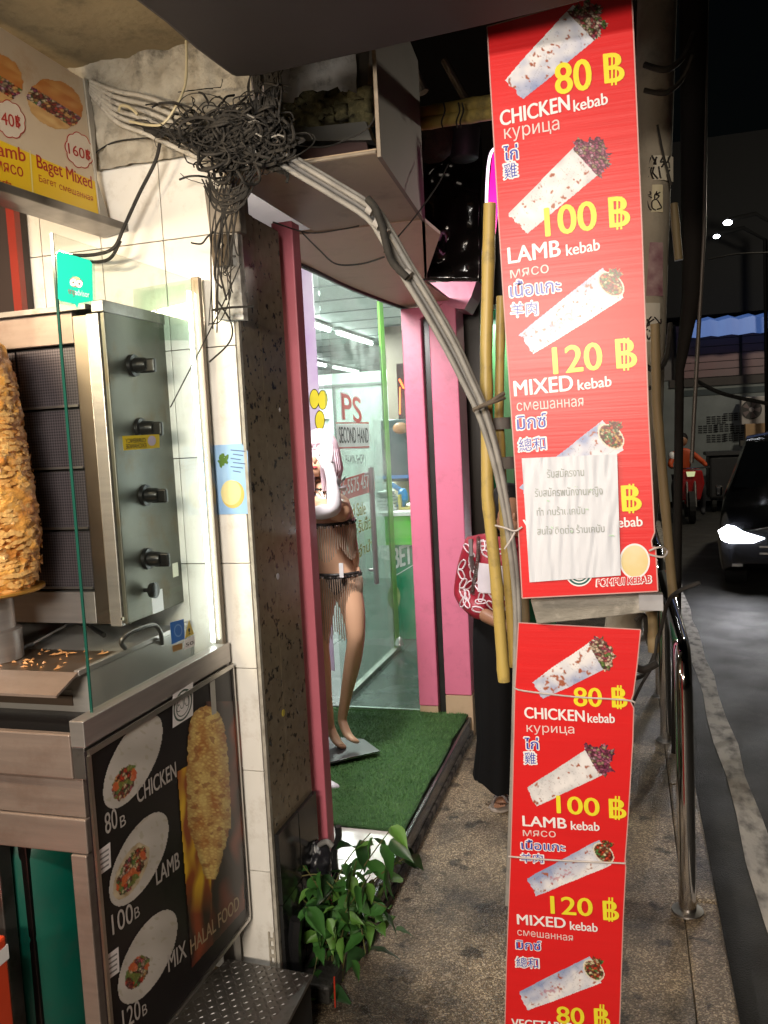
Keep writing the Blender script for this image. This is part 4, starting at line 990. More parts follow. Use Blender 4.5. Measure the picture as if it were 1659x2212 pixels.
s0 = MB(); s0.text('PS', dq(738, 906), dq(783, 914), .172, n=N1, bold=.055, eps=.0004)
s = MB(); s.text('PS', dq(740, 905), dq(781, 913), .160, n=N1, bold=.028, eps=.0012)
s.poly([dq(726, 912, .001), dq(797, 912, .001), dq(797, 915, .001), dq(726, 915, .001)])
s0.poly([dq(726, 917, .0004), dq(797, 916, .0004), dq(799, 969, .0004), dq(730, 971, .0004)])
s.poly([dq(731, 966, .001), dq(798, 964, .001), dq(798, 966.5, .001), dq(731, 969, .001)])
s.poly([dq(736, 1037, .001), dq(807, 1015, .001), dq(810, 1060, .001), dq(736, 1083, .001)])
s0.build('white_print', white_p, gd); s.build('red_print', redd, gd)
s = MB(); s.text('SECOND HAND', dq(733, 957), dq(796, 956), .100, n=N1, bold=.02, eps=.0016); s.build('black_print', mat('door_black', (.03, .03, .035), .4), gd)
s = MB(); s.text('( PAWN SHOP )', dq(742, 1003), dq(790, 1001), .060, n=N1, bold=.012, eps=.0016)
s.build('grey_print', mat('door_grey', (.40, .42, .42), .4), gd)
s = MB(); s.text('6-5575 4575', dq(740, 1070), dq(802, 1050), .090, n=N1, bold=.02, eps=.0022); s.build('number_print', white_p, gd)
s = ML(); s.text('and Sale', dq(749, 1122), dq(790, 1110), .085, n=N1, bold=.015); s.text('ขาย รับซื้อ', dq(750, 1160), dq(802, 1140), .09, n=N1, bold=.015); s.text('จำนำ', dq(775, 1205), dq(806, 1185), .08, n=N1, bold=.015)
s.build('gold_print', mat('door_gold', (.52, .40, .05), .4), gd)
hd = mat('pinkish_steel', (.42, .33, .36), .35, .6)
hy = at(790, 1100, 'x', DX).y
MB().tube([(DX+.05, hy, at(786, 1010, 'x', DX).z), (DX+.05, hy, at(797, 1262, 'x', DX).z)], .018, 10).build('handle_bar', hd, gd, smooth=True)
for yy in (1022, 1235): MB().tube([V((DX, hy, at(790, yy, 'x', DX).z)), V((DX+.05, hy, at(790, yy, 'x', DX).z))], .010, 8).build('handle_bracket', hd, gd)
# fixed frontal pane
fg = thing('shop_glass_pane', 'clear fixed glass pane facing the green mat beside the pink post', 'glass pane', (-1.4, 4.55, PZ))
xl_ = at(740, 1530, 'y', 4.55).x
MB().box(xl_, xa-.002, 4.546, 4.554, PZ+.02, 2.72).build('pane', glass('pane_glass', (.86, .90, .88), .07, .01, .16), fg)  # the same painted haze, weaker on this pane
MB().box(xl_, xa-.002, 4.54, 4.56, PZ+.001, PZ+.02).build('bottom_rail', mat('pale_rail', (.4, .42, .4), .4, .5), fg)
pv = thing('purple_banner', 'purple banner with yellow ovals hanging behind the mannequin', 'banner', (-1.95, 4.66, PZ))
xq0 = at(655, 1000, 'y', 4.66).x; xq1 = at(697, 1000, 'y', 4.66).x
MB().box(xq0-.3, xq1, 4.66, 4.668, .3, 2.8).build('sheet', mat('lilac_sheet', (.42, .26, .50), .5, 0, (.62, .60, .66), 4), pv)
for (cx, cy) in ((679, 862), (697, 864), (691, 908)):
    MB().poly([at(x, y, 'y', 4.658) for x, y in ellipse(cx, cy, 11, 22, 0, 26)]).build('oval_outline', black, pv)
    MB().poly([at(x, y, 'y', 4.657) for x, y in ellipse(cx, cy, 9.5, 20, 0, 26)]).build('yellow_oval', mat('banner_yellow', (.72, .60, .03), .4), pv)
# green counter and clutter
cy0 = 6.15
gcn = thing('green_counter', 'bright green shop counter with white top and BETTER lettering', 'counter', (-1.5, 6.3, PZ))
gl = mat('lime_counter', (.16, .62, .07), .35, 0, (.08, .42, .04), 3); gdk = mat('dark_green_counter', (.0, .24, .10), .35, 0, (.0, .18, .08), 3)
gx0 = at(832, 1150, 'y', cy0).x; gz0 = at(840, 1178, 'y', cy0).z; gz1 = at(840, 1115, 'y', cy0).z
MB().box(gx0, -1.1, cy0, 7.6, gz0, gz1).build('drawer_block', gl, gcn, bevel=.004)
MB().box(gx0-.02, -1.1, cy0-.02, 7.6, gz1+.002, gz1+.03).build('top', white_p, gcn)
MB().box(gx0+.03, -1.1, cy0+.08, 7.6, PZ+.004, gz0-.002).build('base', gdk, gcn)
s = MB(); s.text('BETTER', at(851, 1229, 'y', cy0+.078), at(935, 1201, 'y', cy0+.078), .16, bold=.03); s.poly([at(855, 1242, 'y', cy0+.078), at(905, 1212, 'y', cy0+.078), at(905, 1214, 'y', cy0+.078), at(855, 1244, 'y', cy0+.078)])
s.build('lettering', white_p, gcn)
MB().poly([at(x, y, 'y', cy0+.078) for x, y in ellipse(851, 1290, 14, 26, 0, 20)]).build('round_print', mat('pale_print', (.30, .38, .14), .4), gcn)
tzz = gz1+.031
for (px, w_, h_, m_, nm, lb) in ((842, .16, .14, mat('paper_pile', (.55, .58, .56), .6), 'paper_pile', 'pile of pale papers on the left of the green counter'),
                                 (862, .05, .20, mat('blue_item', (.02, .22, .50), .4), 'blue_toy', 'small blue object on the green counter'),
                                 (885, .14, .12, mat('yellow_item', (.5, .42, .12), .5), 'yellow_tray', 'small yellowish tray on the green counter')):
    p = at(px, 1110, 'y', cy0+.25); rnd = random.Random(px)
    b_ = MB()
    if nm == 'blue_toy':
        b_.tube(spline([(p.x, p.y, tzz), (p.x+.04, p.y, tzz+.06), (p.x+.03, p.y, tzz+.14), (p.x-.05, p.y, tzz+.20)], 5), [.03]*6+[.04]*5+[.02]*5, 10)
    elif nm == 'paper_pile':
        for k in range(6): b_.box(p.x-w_/2+rnd.uniform(-.01, .01), p.x+w_/2-k*.012, p.y-.08, p.y+.12, tzz+k*.025, tzz+k*.025+.022)
    else:
        b_.box(p.x-w_/2, p.x+w_/2, p.y-.08, p.y+.1, tzz, tzz+.02); b_.box(p.x-w_/2, p.x-w_/2+.02, p.y-.08, p.y+.1, tzz+.02, tzz+h_); b_.box(p.x+w_/2-.02, p.x+w_/2, p.y-.08, p.y+.1, tzz+.02, tzz+h_*.6)
    b_.build(nm, m_, label=lb, cat='counter item', bevel=.003)
tv = thing('dark_display_cabinet', 'dark glass display cabinet on the wall above the green counter', 'cabinet', (-1.3, 7.7, 1.3))
za = at(860, 1040, 'y', 7.7).z; zb2 = at(860, 905, 'y', 7.7).z
MB().box(at(826, 1000, 'y', 7.7).x, -1.04, 7.7, 8.1, za, zb2).build('cabinet_body', mat('dark_cabinet', (.03, .04, .045), .2, 0, (.05, .07, .07), 3), tv, bevel=.01)
MB().box(at(826, 1000, 'y', 7.7).x, -1.04, 7.68, 7.698, za+.03, za+.06).build('blue_trim', mat('blue_trim', (.05, .14, .35), .3), tv)
MB().ball(at(865, 925, 'y', 7.65), .07, 12, 8, (1.1, .3, .8)).build('orange_toy', mat('orange_toy', (.25, .10, .03), .5), tv, smooth=True)
MB().box(at(826, 1000, 'y', 7.75).x, -1.04, 8.11, 8.2, .1, za-.01).build('cream_wall', mat('cream_wall', (.50, .44, .30), .6), kind='structure')
MB().box(at(818, 900, 'y', 7.75).x, -1.04, 8.11, 8.2, zb2+.01, 2.8).build('brown_wall', mat('brown_wall2', (.16, .12, .09), .6, 0, (.22, .18, .14), 1.5), kind='structure')
ns = thing('red_led_sign', 'glowing red orange dotted sign inside behind the pink door post', 'sign', at(870, 860, 'y', 6.6))
r = MB()
for k in range(26):
    r.ball(at(864, 838+k*2.2, 'y', 6.6), .006, 6, 4)
for k in range(16):
    a_ = k/16*3.3; r.ball(at(872+9*math.cos(a_+1.5), 838-20*math.sin(a_)*.9, 'y', 6.6), .007, 6, 4); r.ball(at(876, 800+k*3, 'y', 6.6), .007, 6, 4)
r.build('red_dots', mat('red_glow', (1, .15, .03), .4, emit=7, ecol=(1, .10, .02)), ns)
MB().box(at(860, 860, 'y', 6.63).x, at(900, 860, 'y', 6.63).x, 6.62, 6.65, at(870, 905, 'y', 6.63).z, at(870, 785, 'y', 6.63).z).build('sign_back', mat('sign_back', (.05, .015, .015), .4), ns)
# green mat
gmat = mat('artificial_grass', (.045, .13, .03), .8, 0, (.022, .075, .016), 16, bump=1, bscale=220, dirt_haze=(.10, .18, .06), dscale=7, damt=.5)
bladem = mat('grass_blade', (.11, .25, .065), .6, 0, (.035, .11, .022), 60)
mt = MB(); nx, ny = 50, 80
mx0, mx1, my0, my1 = -2.15, -.905, 3.11, 4.535
for j in range(ny+1):
    for i in range(nx+1):
        X = mx0+(mx1-mx0)*i/nx; Y = my0+(my1-my0)*j/ny
        Z = PZ+.014+(.018+.02*(Y > 4.1))*max(0, noise.noise(V((X*1.2+Y*2.0, Y*6, 0))))+.006*max(0, noise.noise(V((X*6-Y*2, Y*9, 7))))+.004*noise.noise(V((X*9, Y*9, 5)))
        X2 = X+.012*noise.noise(V((Y*3, 2, 1)))*(i == nx); mt.v.append(V((X2, Y+.01*noise.noise(V((X*4, 3, 3)))*(j == 0), Z)))
for j in range(ny):
    for i in range(nx): a = j*(nx+1)+i; mt.f.append((a, a+1, a+nx+2, a+nx+1))
mo = mt.build('green_mat', gmat, smooth=True, label='green artificial grass mat on the raised shop entrance floor', cat='mat')
sd = mo.modifiers.new('thick', 'SOLIDIFY'); sd.thickness = .012
gb = MB(); rnd = random.Random(3)
for i in range(42000):
    X = rnd.uniform(mx0+.9*0, mx1-.003) if rnd.random() < .3 else rnd.uniform(-1.75, mx1-.003); Y = rnd.uniform(my0+.004, my1)
    Z = PZ+.013+(.018+.02*(Y > 4.1))*max(0, noise.noise(V((X*1.2+Y*2.0, Y*6, 0))))+.006*max(0, noise.noise(V((X*6-Y*2, Y*9, 7))))+.004*noise.noise(V((X*9, Y*9, 5)))
    a = rnd.random()*6.28; l = rnd.uniform(.006, .013); c_, s_ = math.cos(a), math.sin(a)
    gb.v += [V((X-c_*.0013, Y-s_*.0013, Z)), V((X+c_*.0013, Y+s_*.0013, Z)), V((X-s_*l*.7, Y+c_*l*.7, Z+l))]; n_ = len(gb.v); gb.f.append((n_-3, n_-2, n_-1))
gb.build('mat_pile', bladem, kind='stuff', recalc=False)

# ------------------------------------------------------------------ mannequins
skin_m = mat('tan_mannequin', (.74, .44, .28), .4, 0, (.66, .38, .235), 3, coat=.1)
white_m = mat('white_glossy_cloth', (.80, .76, .78), .35, 0, (.74, .70, .73), 6)
wig_m = mat('pale_pink_wig', (.82, .66, .72), .45, 0, (.72, .50, .58), 30, stretch=(14, 14, 1), bump=.5, bscale=20)
MY = 3.88
mn = thing('mannequin', 'tan mannequin in pink wig and black beaded fringe bikini, white gloved hand at its face', 'mannequin', (-1.5, MY, PZ))
def m_(px, py, dy=0): return at(px, py, 'y', MY+dy)
J = [(m_(722, 1232), (.125, .085)), (m_(716, 1190), (.095, .075)), (m_(716, 1150), (.10, .08)), (m_(714, 1115, -.01), (.125, .09)), (m_(706, 1078), (.09, .06)), (m_(697, 1056), .042), (m_(693, 1030, -.01), .045),
     (m_(750, 1265, -.01), (.080, .080)), (m_(764, 1320, -.05), .064), (m_(770, 1378, -.08), .046), (m_(762, 1430, -.04), .046), (m_(748, 1500), .032), (m_(738, 1556, .02), .025),
     (m_(700, 1265, .02), (.080, .080)), (m_(696, 1320, .0), .064), (m_(692, 1390, -.03), .046), (m_(697, 1440), .046), (m_(705, 1510, .02), .032), (m_(713, 1572, .03), .025),
     (m_(741, 1092, .02), .045), (m_(754, 1130, .04), .036), (m_(760, 1170, .05), .030), (m_(768, 1210, .02), .022), (m_(769, 1228, 0), (.020, .012)),
     (m_(752, 1590, -.03), (.032, .02)), (m_(772, 1604, -.07), (.034, .012)), (m_(728, 1603, -.02), (.032, .02)), (m_(742, 1615, -.06), (.034, .012)),
     (m_(664, 1090, .0), .045)]
E_ = [(0, 1), (1, 2), (2, 3), (3, 4), (4, 5), (5, 6), (0, 7), (7, 8), (8, 9), (9, 10), (10, 11), (11, 12), (0, 13), (13, 14), (14, 15), (15, 16), (16, 17), (17, 18), (4, 19), (19, 20), (20, 21), (21, 22), (22, 23), (12, 24), (24, 25), (18, 26), (26, 27), (4, 28)]
skin('body', J, E_, skin_m, mn)
bs = MB(); 
for px, s_ in ((733, 1), (698, 1)): bs.ball(m_(px, 1103, -.075), .062, 14, 10, (1, 1, .95))
bs.build('bust', skin_m, mn, smooth=True)
for f_, (q0, q1, dd) in enumerate((((768, 1228), (770, 1258), 0),)):
    for k in range(5):
        x = 758+k*3.4 if k < 4 else 757
        L_ = [26, 30, 29, 24, 16][k]
        MB().tube([m_(763+k*2.6, 1226, -.0), m_(763+k*2.8, 1226+L_*.55, -.012), m_(762+k*2.6, 1226+L_, -.008)], [.0085, .0075, .0055], 8).build('finger', skin_m, mn, smooth=True)
# head and face
hc = m_(690, 985)
hd_ = MB(); hd_.ball(hc, .088, 18, 14, (.84, 1.0, 1.22)); hd_.ball(hc+V((.0, -.06, -.05)), .05, 12, 8, (.9, .8, 1.0)); hd_.ball(hc+V((.010, -.095, -.012)), .014, 8, 6, (.8, 1, 1.6))
hd_.build('head', skin_m, mn, smooth=True)
fc = MB(); fc.ball(hc+V((.034, -.080, .004)), .011, 8, 6, (1.3, .5, .6)); fc.ball(hc+V((-.030, -.080, .004)), .011, 8, 6, (1.3, .5, .6)); fc.build('eyes', black, mn)
fc = MB(); fc.ball(hc+V((.006, -.099, -.052)), .014, 8, 6, (1.4, .5, .5)); fc.build('lips', mat('lip_red', (.4, .04, .05), .4), mn)
wg = MB()
wg.ball(hc+V((0, .012, .02)), .104, 22, 16, (.93, 1.0, 1.12))
for k in range(44):
    a = -2.75+k*.17; r_ = .093
    if -1.95 < a < -1.05 : z_a, z_b = .05, .0
    else: z_a, z_b = .03, -.20
    p0 = hc+V((math.cos(a)*r_*.9, math.sin(a)*r_+.01, z_a))
    wg.tube([p0, p0+V((math.cos(a)*.012, math.sin(a)*.01, z_b*.5)), p0+V((-math.cos(a)*.012, -.02*0-math.sin(a)*.004, z_b))], [.016, .017, .006], 6)
wg.build('wig', wig_m, mn, smooth=True)
# choker
ck = MB()
for k in range(22):
    a = 6.283*k/22; ck.ball(m_(697, 1056, 0)+V((math.cos(a)*.05, math.sin(a)*.05, .0)), .008, 6, 4)
    if k % 4 == 0: ck.tube([m_(697, 1058, 0)+V((math.cos(a)*.05, -.055, .0)), m_(704, 1085, -.07)], .003, 5)
ck.build('choker', black, mn)
# white glove arm
ga = [(m_(660, 1092, -.04), .042), (m_(690, 1108, -.11), .040), (m_(723, 1101, -.17), .041), (m_(720, 1065, -.17), .034), (m_(716, 1032, -.16), .027), (m_(711, 1012, -.155), (.034, .018)), (m_(709, 992, -.15), (.040, .016))]
skin('white_glove', ga, [(i, i+1) for i in range(6)], white_m, mn)
for k, (dx, L_) in enumerate(((-14, 30), (-6, 42), (2, 46), (10, 36))):
    MB().tube([m_(709+dx*.55, 996, -.15), m_(708+dx*.9, 996-L_*.5, -.158), m_(704+dx*1.25, 996-L_, -.15)], [.0105, .0095, .0065], 8).build('glove_finger', white_m, mn, smooth=True)
MB().tube([m_(700, 1010, -.155), m_(690, 992, -.165), m_(678, 976, -.16)], [.012, .0105, .0075], 8).build('glove_thumb', white_m, mn, smooth=True)
rf = MB()
for k in range(9):
    a = k*.55-1; p = m_(737, 1045+6*math.sin(k*2.1), -.16)
    rf.add([m_(722, 1040, -.16), p+V((.02*math.cos(a), -.03*math.sin(a*2), .045*math.sin(a))), p+V((.030*math.cos(a+.5), .02*math.sin(a), .045*math.sin(a+.6))), m_(724, 1056, -.165)], [(0, 1, 2, 3)])
rf.build('glove_ruffle', white_m, mn, smooth=True)
# bikini: bands and bead fringes
bk = mat('black_bead', (.02, .018, .018), .2, 0, (.05, .045, .045), 30); sv = mat('silver_bead', (.55, .5, .45), .2, .9)
chm = mat('bronze_fringe', (.50, .38, .29), .4, .1, (.30, .21, .15), 30)
def band(cpx, cpy, rx, ry, dz, n, nm, zf=0):
    b1 = MB(); b2 = MB(); c = m_(cpx, cpy)
    for k in range(n):
        a = 6.283*k/n; q = c+V((math.cos(a)*rx, math.sin(a)*ry, zf*math.sin(a)))
        (b1 if k % 2 else b2).ball(q, .0085, 6, 4)
    b3 = MB(); b3.tube([c+V((math.cos(6.283*k/30)*rx*.97, math.sin(6.283*k/30)*ry*.97, .012+zf*math.sin(6.283*k/30))) for k in range(31)], .008, 6)
    b1.build(nm+'_beads', bk, mn, kind='stuff'); b2.build(nm+'_beads', sv, mn, kind='stuff'); b3.build(nm+'_band', bk, mn)
def fringe(cpx, cpy, rx, ry, n, f_len, nm):
    c = m_(cpx, cpy); b = MB()
    for k in range(n):
        a = math.pi+math.pi*(k+.5)/n; p = c+V((math.cos(a)*rx, math.sin(a)*ry, 0)); l = f_len(k/n)
        pts = []
        for j in range(7): pts.append(p+V((math.cos(a)*.004*math.sin(j), -.004, -l*j/6)))
        b.tube(pts, .0026, 4)
    o = b.build(nm, chm, mn); o['kind'] = 'stuff'
band(713, 1128, .125, .130, 0, 40, 'bra', .012); fringe(716, 1131, .128, .140, 34, lambda t: .10+.075*abs(math.sin(t*9)), 'bra_fringe')
band(722, 1240, .138, .105, 0, 44, 'belt'); fringe(724, 1243, .142, .118, 40, lambda t: .16+.13*math.sin(t*math.pi)+.03*math.sin(t*31), 'belt_fringe')
pn = MB(); pn.prism([m_(700, 1246, -.105), m_(750, 1246, -.09), m_(745, 1262, -.105), m_(732, 1282, -.105), m_(724, 1288, -.10), m_(712, 1272, -.11)], (0, .02, 0)).build('bikini_bottom', bk, mn)
MB().box(m_(735, 1235, -.11).x, m_(744, 1235, -.11).x, MY-.125, MY-.122, m_(740, 1238).z, m_(740, 1208).z).build('price_tag', white_p, mn)
pl_ = MB(); pz = PZ+.044
pl_.prism([at(640, 1660, 'z', pz), at(713, 1647, 'z', pz), at(821, 1622, 'z', pz), at(785, 1596, 'z', pz), at(690, 1590, 'z', pz)], (0, 0, -.008)).build('base_plate', mat('grey_base', (.09, .085, .085), .5, 0, (.07, .065, .065), 5), mn, bevel=.001)
MB().tube([at(700, 1650, 'z', pz-.002), at(821, 1623, 'z', pz-.002)], .0035, 6).build('base_trim', chrome, mn)
# second, white mannequin mostly behind the pink post
m2 = thing('white_mannequin', 'white mannequin hidden behind the pink post with only its foot tips showing', 'mannequin', (-1.5, 3.6, PZ))
Y2 = 3.52
def w_(px, py, dy=0): return at(px, py, 'y', Y2+dy)
hipx = 640
J2 = [(w_(hipx, 1280), (.12, .09)), (w_(hipx-3, 1200), .09), (w_(hipx-6, 1110), (.12, .09)), (w_(hipx-9, 1040), .045), (w_(hipx-9, 960), .085),
      (w_(hipx+12, 1330), .08), (w_(hipx+22, 1480), .05), (w_(hipx+36, 1650), .03), (w_(700, 1690, -.05), (.036, .026)), (w_(732, 1704, -.09), (.034, .018)),
      (w_(hipx-12, 1330), .08), (w_(hipx, 1490), .05), (w_(hipx+14, 1670), .03), (w_(690, 1712, -.09), (.036, .026)), (w_(722, 1724, -.13), (.032, .018)),
      (w_(hipx-42, 1100), .04), (w_(hipx-50, 1250), .03), (w_(hipx+12, 1100), .04), (w_(hipx+10, 1240, -.1), .03)]
skin('body', J2, [(0, 1), (1, 2), (2, 3), (3, 4), (0, 5), (5, 6), (6, 7), (7, 8), (8, 9), (0, 10), (10, 11), (11, 12), (12, 13), (13, 14), (2, 15), (15, 16), (2, 17), (17, 18)], mat('white_mannequin_paint', (.75, .70, .75), .3), m2)

# ------------------------------------------------------------------ above: mess of concrete, moss beam, voids
yM = 2.62
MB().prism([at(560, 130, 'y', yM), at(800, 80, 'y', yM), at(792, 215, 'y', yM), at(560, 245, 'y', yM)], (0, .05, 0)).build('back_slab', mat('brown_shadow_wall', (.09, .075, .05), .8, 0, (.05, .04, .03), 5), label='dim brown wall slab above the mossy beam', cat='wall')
s = MB(); 
nx, nz = 26, 14
for j in range(nz+1):
    for i in range(nx+1):
        p = at(560+(770-560)*i/nx, 120+(232-120)*j/nz, 'y', yM-.02); s.v.append(p+V((0, .02*noise.noise(p*18), 0)))
for j in range(nz):
    for i in range(nx): a = j*(nx+1)+i; s.f.append((a, a+1, a+nx+2, a+nx+1))
s.build('whitewashed_patch', whitedirty, smooth=True, label='stained whitewashed wall patch with black streaks above the mossy beam', cat='wall')
moss = mat('mossy_concrete', (.10, .085, .035), .95, 0, (.045, .04, .018), 12, bump=1, bscale=40, dirt_haze=(.26, .22, .10), dscale=22, damt=.6)
s = MB(); nx, nz = 50, 12
for j in range(nz+1):
    for i in range(nx+1):
        p = at(505+(808-505)*i/nx, (232-i*.3)+(62)*j/nz-(6 if i > 25 else 0), 'y', 2.5); s.v.append(p+V((0, .010*noise.noise(p*22)+.006*noise.noise(p*60), .006*noise.noise(p*30))))
for j in range(nz):
    for i in range(nx): a = j*(nx+1)+i; s.f.append((a, a+1, a+nx+2, a+nx+1))
mo = s.build('mossy_beam', moss, smooth=True, label='rough mossy concrete beam crossing above the beige awning box', cat='beam')
sd = mo.modifiers.new('thick', 'SOLIDIFY'); sd.thickness = .06
MB().prism([at(590, 283, 'y', 2.42), at(790, 262, 'y', 2.42), at(803, 302, 'y', 2.42), at(640, 305, 'y', 2.42)], (0, .05, 0)).build('grey_ledge', mat('wet_grey_metal', (.13, .125, .11), .35, .3, (.12, .12, .11), 9), label='grey bent sheet ledge under the mossy beam', cat='ledge')
MB().prism([at(600, 300, 'y', 2.5), at(806, 296, 'y', 2.5), at(806, 345, 'y', 2.5), at(600, 380, 'y', 2.5)], (0, .05, 0)).build('gap_shade_panel', dark, label='black gap under the grey ledge above the beige box', cat='gap')  # dark sheet painted in where the gap holds only shade
MB().prism([at(650, 322, 'y', 2.44), at(790, 302, 'y', 2.44), at(795, 325, 'y', 2.44), at(650, 350, 'y', 2.44)], (0, .02, 0)).build('dark_red_board', mat('dark_red_board', (.035, .008, .007), .6), label='dark red board inside the gap above the beige box', cat='board')
# dark building mass high behind
MB().prism([at(800, 60, 'y', 5.2), at(1400, -60, 'y', 5.2), at(1400, 600, 'y', 5.2), at(880, 690, 'y', 5.2), at(840, 300, 'y', 5.2)], (0, .2, 0)).build('dark_upper_front', mat('dark_upper_wall', (.020, .017, .014), .8, 0, (.035, .03, .025), 2.5), label='unlit upper shopfront above the alley behind the red sign', cat='wall')
hb = thing('hanging_bucket', 'dark grey plastic bucket hanging in the shadow under the bamboo poles', 'bucket', at(1000, 340, 'y', 3.6))
MB().lathe(at(1003, 345, 'y', 3.6), [(0, .055), (.005, .060), (.11, .072), (.12, .074)], 22).build('bucket_body', mat('grey_bucket', (.05, .055, .06), .5), hb, smooth=True)
bw = thing('wicker_basket', 'brown wicker basket in the shadow right of the awning box', 'basket', at(930, 330, 'y', 3.5))
MB().lathe(at(935, 345, 'y', 3.5), [(0, .05), (.02, .075), (.10, .09), (.17, .08)], 20).build('basket_body', mat('wicker', (.07, .045, .025), .8, 0, (.03, .02, .012), 40, bump=.8, bscale=90), bw, smooth=True)
MB().tube([at(868, 98, 'y', 3.4), at(915, 200, 'y', 3.4)], .022, 10).build('pale_pipe', mat('dim_pale', (.16, .15, .13), .6, 0, (.08, .07, .06), 9), label='pale dusty pipe hanging diagonally beside the awning box', cat='pipe')
MB().tube([at(960, 130, 'y', 4.0), at(1010, 220, 'y', 4.0)], .02, 10).build('brown_batten', mat('dim_brown', (.07, .055, .04), .7), label='dim brown batten leaning under the dark canopy', cat='batten')
# horizontal bamboo pair
for k, (y0, y1, w_r, lb) in enumerate(((242, 226, .024, 'upper horizontal yellow bamboo pole tied behind the red sign'), (262, 250, .021, 'lower horizontal yellow bamboo pole tied behind the red sign'))):
    pa = at(862+k*-10, y0+14, 'y', 2.9); pb2 = at(1090, y1-10+14*k*0, 'y', 2.75)
    MB().tube([pa+(pb2-pa)*t for t in [i/14 for i in range(15)]], [w_r*(1.10 if i in (5, 10) else 1) for i in range(15)], 14).build('bamboo_pole', bamboo, smooth=True, label=lb, cat='bamboo pole', group='horizontal bamboo poles')
tw = thing('binding_wire', 'thin dark wires wound round the horizontal bamboo poles', 'wire', at(985, 245, 'y', 2.8))
for xk in (958, 998, 990):
    MB().tube(spline([at(xk, 222, 'y', 2.74), at(xk+3, 240, 'y', 2.73), at(xk-4, 262, 'y', 2.74), at(xk-2, 275, 'y', 2.76)], 5), .003, 5).build('wire_loop', rubber, tw)
# black glossy wrapped sign
bgm = mat('black_plastic_wrap', (.008, .007, .007), .12, 0, (.012, .01, .01), 3, bump=1, bscale=4.5)
s = MB(); nx, nz = 30, 40
for j in range(nz+1):
    for i in range(nx+1):
        p = at(917+(1040-917)*i/nx, 300+(608-300)*j/nz, 'y', 3.85); s.v.append(p+V((0, .03*noise.noise(p*6)+.012*noise.noise(p*16), 0)))
for j in range(nz):
    for i in range(nx): a = j*(nx+1)+i; s.f.append((a, a+1, a+nx+2, a+nx+1))
bo = s.build('wrapped_sign', bgm, smooth=True, label='sign wrapped in crumpled glossy black plastic above the pink wall end', cat='sign')
sd = bo.modifiers.new('thick', 'SOLIDIFY'); sd.thickness = .03; sd.offset = -1
# neon
nn_ = thing('magenta_neon_sign', 'curved magenta neon sign edge peeping out left of the red board', 'neon sign', at(1052, 450, 'y', 3.2))
path = [at(x, y, 'y', 3.2) for x, y in ((1080, 316), (1064, 325), (1056, 350), (1052, 400), (1050, 460), (1046, 520), (1044, 555), (1050, 572), (1062, 560), (1066, 500), (1068, 400), (1072, 340))]
MB().tube(spline(path, 5), .0055, 8).build('white_outline', mat('neon_white', (1, .8, .95), .3, emit=2.2, ecol=(1, .75, .92)), nn_)
MB().prism([at(x, y, 'y', 3.19) for x, y in ((1080, 322), (1064, 332), (1057, 400), (1053, 470), (1048, 556), (1060, 562), (1070, 500), (1082, 400))], (0, .01, 0)).build('pink_tube', mat('neon_pink', (1, .02, .35), .3, emit=1.6, ecol=(1, .01, .30)), nn_)

# neighbour shop: dark column, green panels
MB().box(at(1017, 1300, 'y', 4.9).x, at(1060, 1300, 'y', 4.9).x, 4.9, 5.1, 0, 2.9).build('brown_column', mat('dark_brown_column', (.035, .026, .02), .3, 0, (.025, .02, .016), 4), label='dark brown glossy column right of the wide pink wall', cat='column')
gn = thing('green_shop_sign', 'tall green shop sign with yellow letters behind the bamboo poles', 'sign', at(1070, 1000, 'y', 5.6))
MB().box(at(1040, 1000, 'y', 5.6).x, at(1190, 1000, 'y', 5.6).x, 5.6, 5.66, 0, at(1060, 600, 'y', 5.6).z).build('board', mat('green_board', (.0, .17, .055), .4, 0, (.0, .13, .045), 4), gn)
MB().box(at(1058, 1000, 'y', 5.59).x, at(1064, 1000, 'y', 5.59).x, 5.585, 5.598, .4, at(1060, 840, 'y', 5.6).z).build('orange_strip', mat('orange_strip', (.6, .12, .03), .4, emit=.15), gn)
s = ML(); s.text('P', at(1030, 1145, 'y', 5.59), at(1046, 1145, 'y', 5.59), .09, bold=.04); s.text('R', at(1033, 1175, 'y', 5.59), at(1048, 1175, 'y', 5.59), .09, bold=.04)
s.build('lettering', mat('sign_lime', (.45, .50, .02), .4), gn)
MB().box(at(1072, 1000, 'y', 5.55).x, at(1110, 1000, 'y', 5.55).x, 5.54, 5.58, at(1080, 1120, 'y', 5.55).z, at(1080, 700, 'y', 5.55).z).build('pale_green_panel', mat('pale_green', (.08, .26, .09), .4), gn)
# beyond: unlit row on the left of the road, behind the signs
MB().box(-1.6, -.2, 9.2, 9.5, 0, 5).build('dark_row', mat('dark_row', (.018, .016, .013), .8, 0, (.03, .026, .02), 2), label='unlit shop row behind the signs along the pavement', cat='building')
# ------------------------------------------------------------------ cable tangle
rnd = random.Random(11)
ctn = MB()
def tang(px, py, dy=0): return at(px, py, 'y', 2.09-dy)
for i in range(150):
    u = rnd.random()**.8
    cx = 370+u*235+rnd.gauss(0, 16); cy = 268+(cx-400)*.10+rnd.gauss(0, 16+u*34)
    if rnd.random() < .25: cx = rnd.gauss(500, 22); cy = rnd.uniform(300, 400)
    pts = []
    x, y = cx, cy; a = rnd.random()*6.28; cv = rnd.uniform(-.8, .8)
    for k in range(rnd.randint(4, 9)):
        pts.append(tang(x, y, rnd.uniform(0, .08))); a += cv+rnd.uniform(-.5, .5); st_ = rnd.uniform(7, 20); x += st_*math.cos(a); y += st_*math.sin(a)*.75
        y = max(y, 178+abs(x-560)*.12); x = min(x, 634)
    ctn.tube(spline(pts, 4), rnd.choice((.001, .0014, .002, .003)), 5)
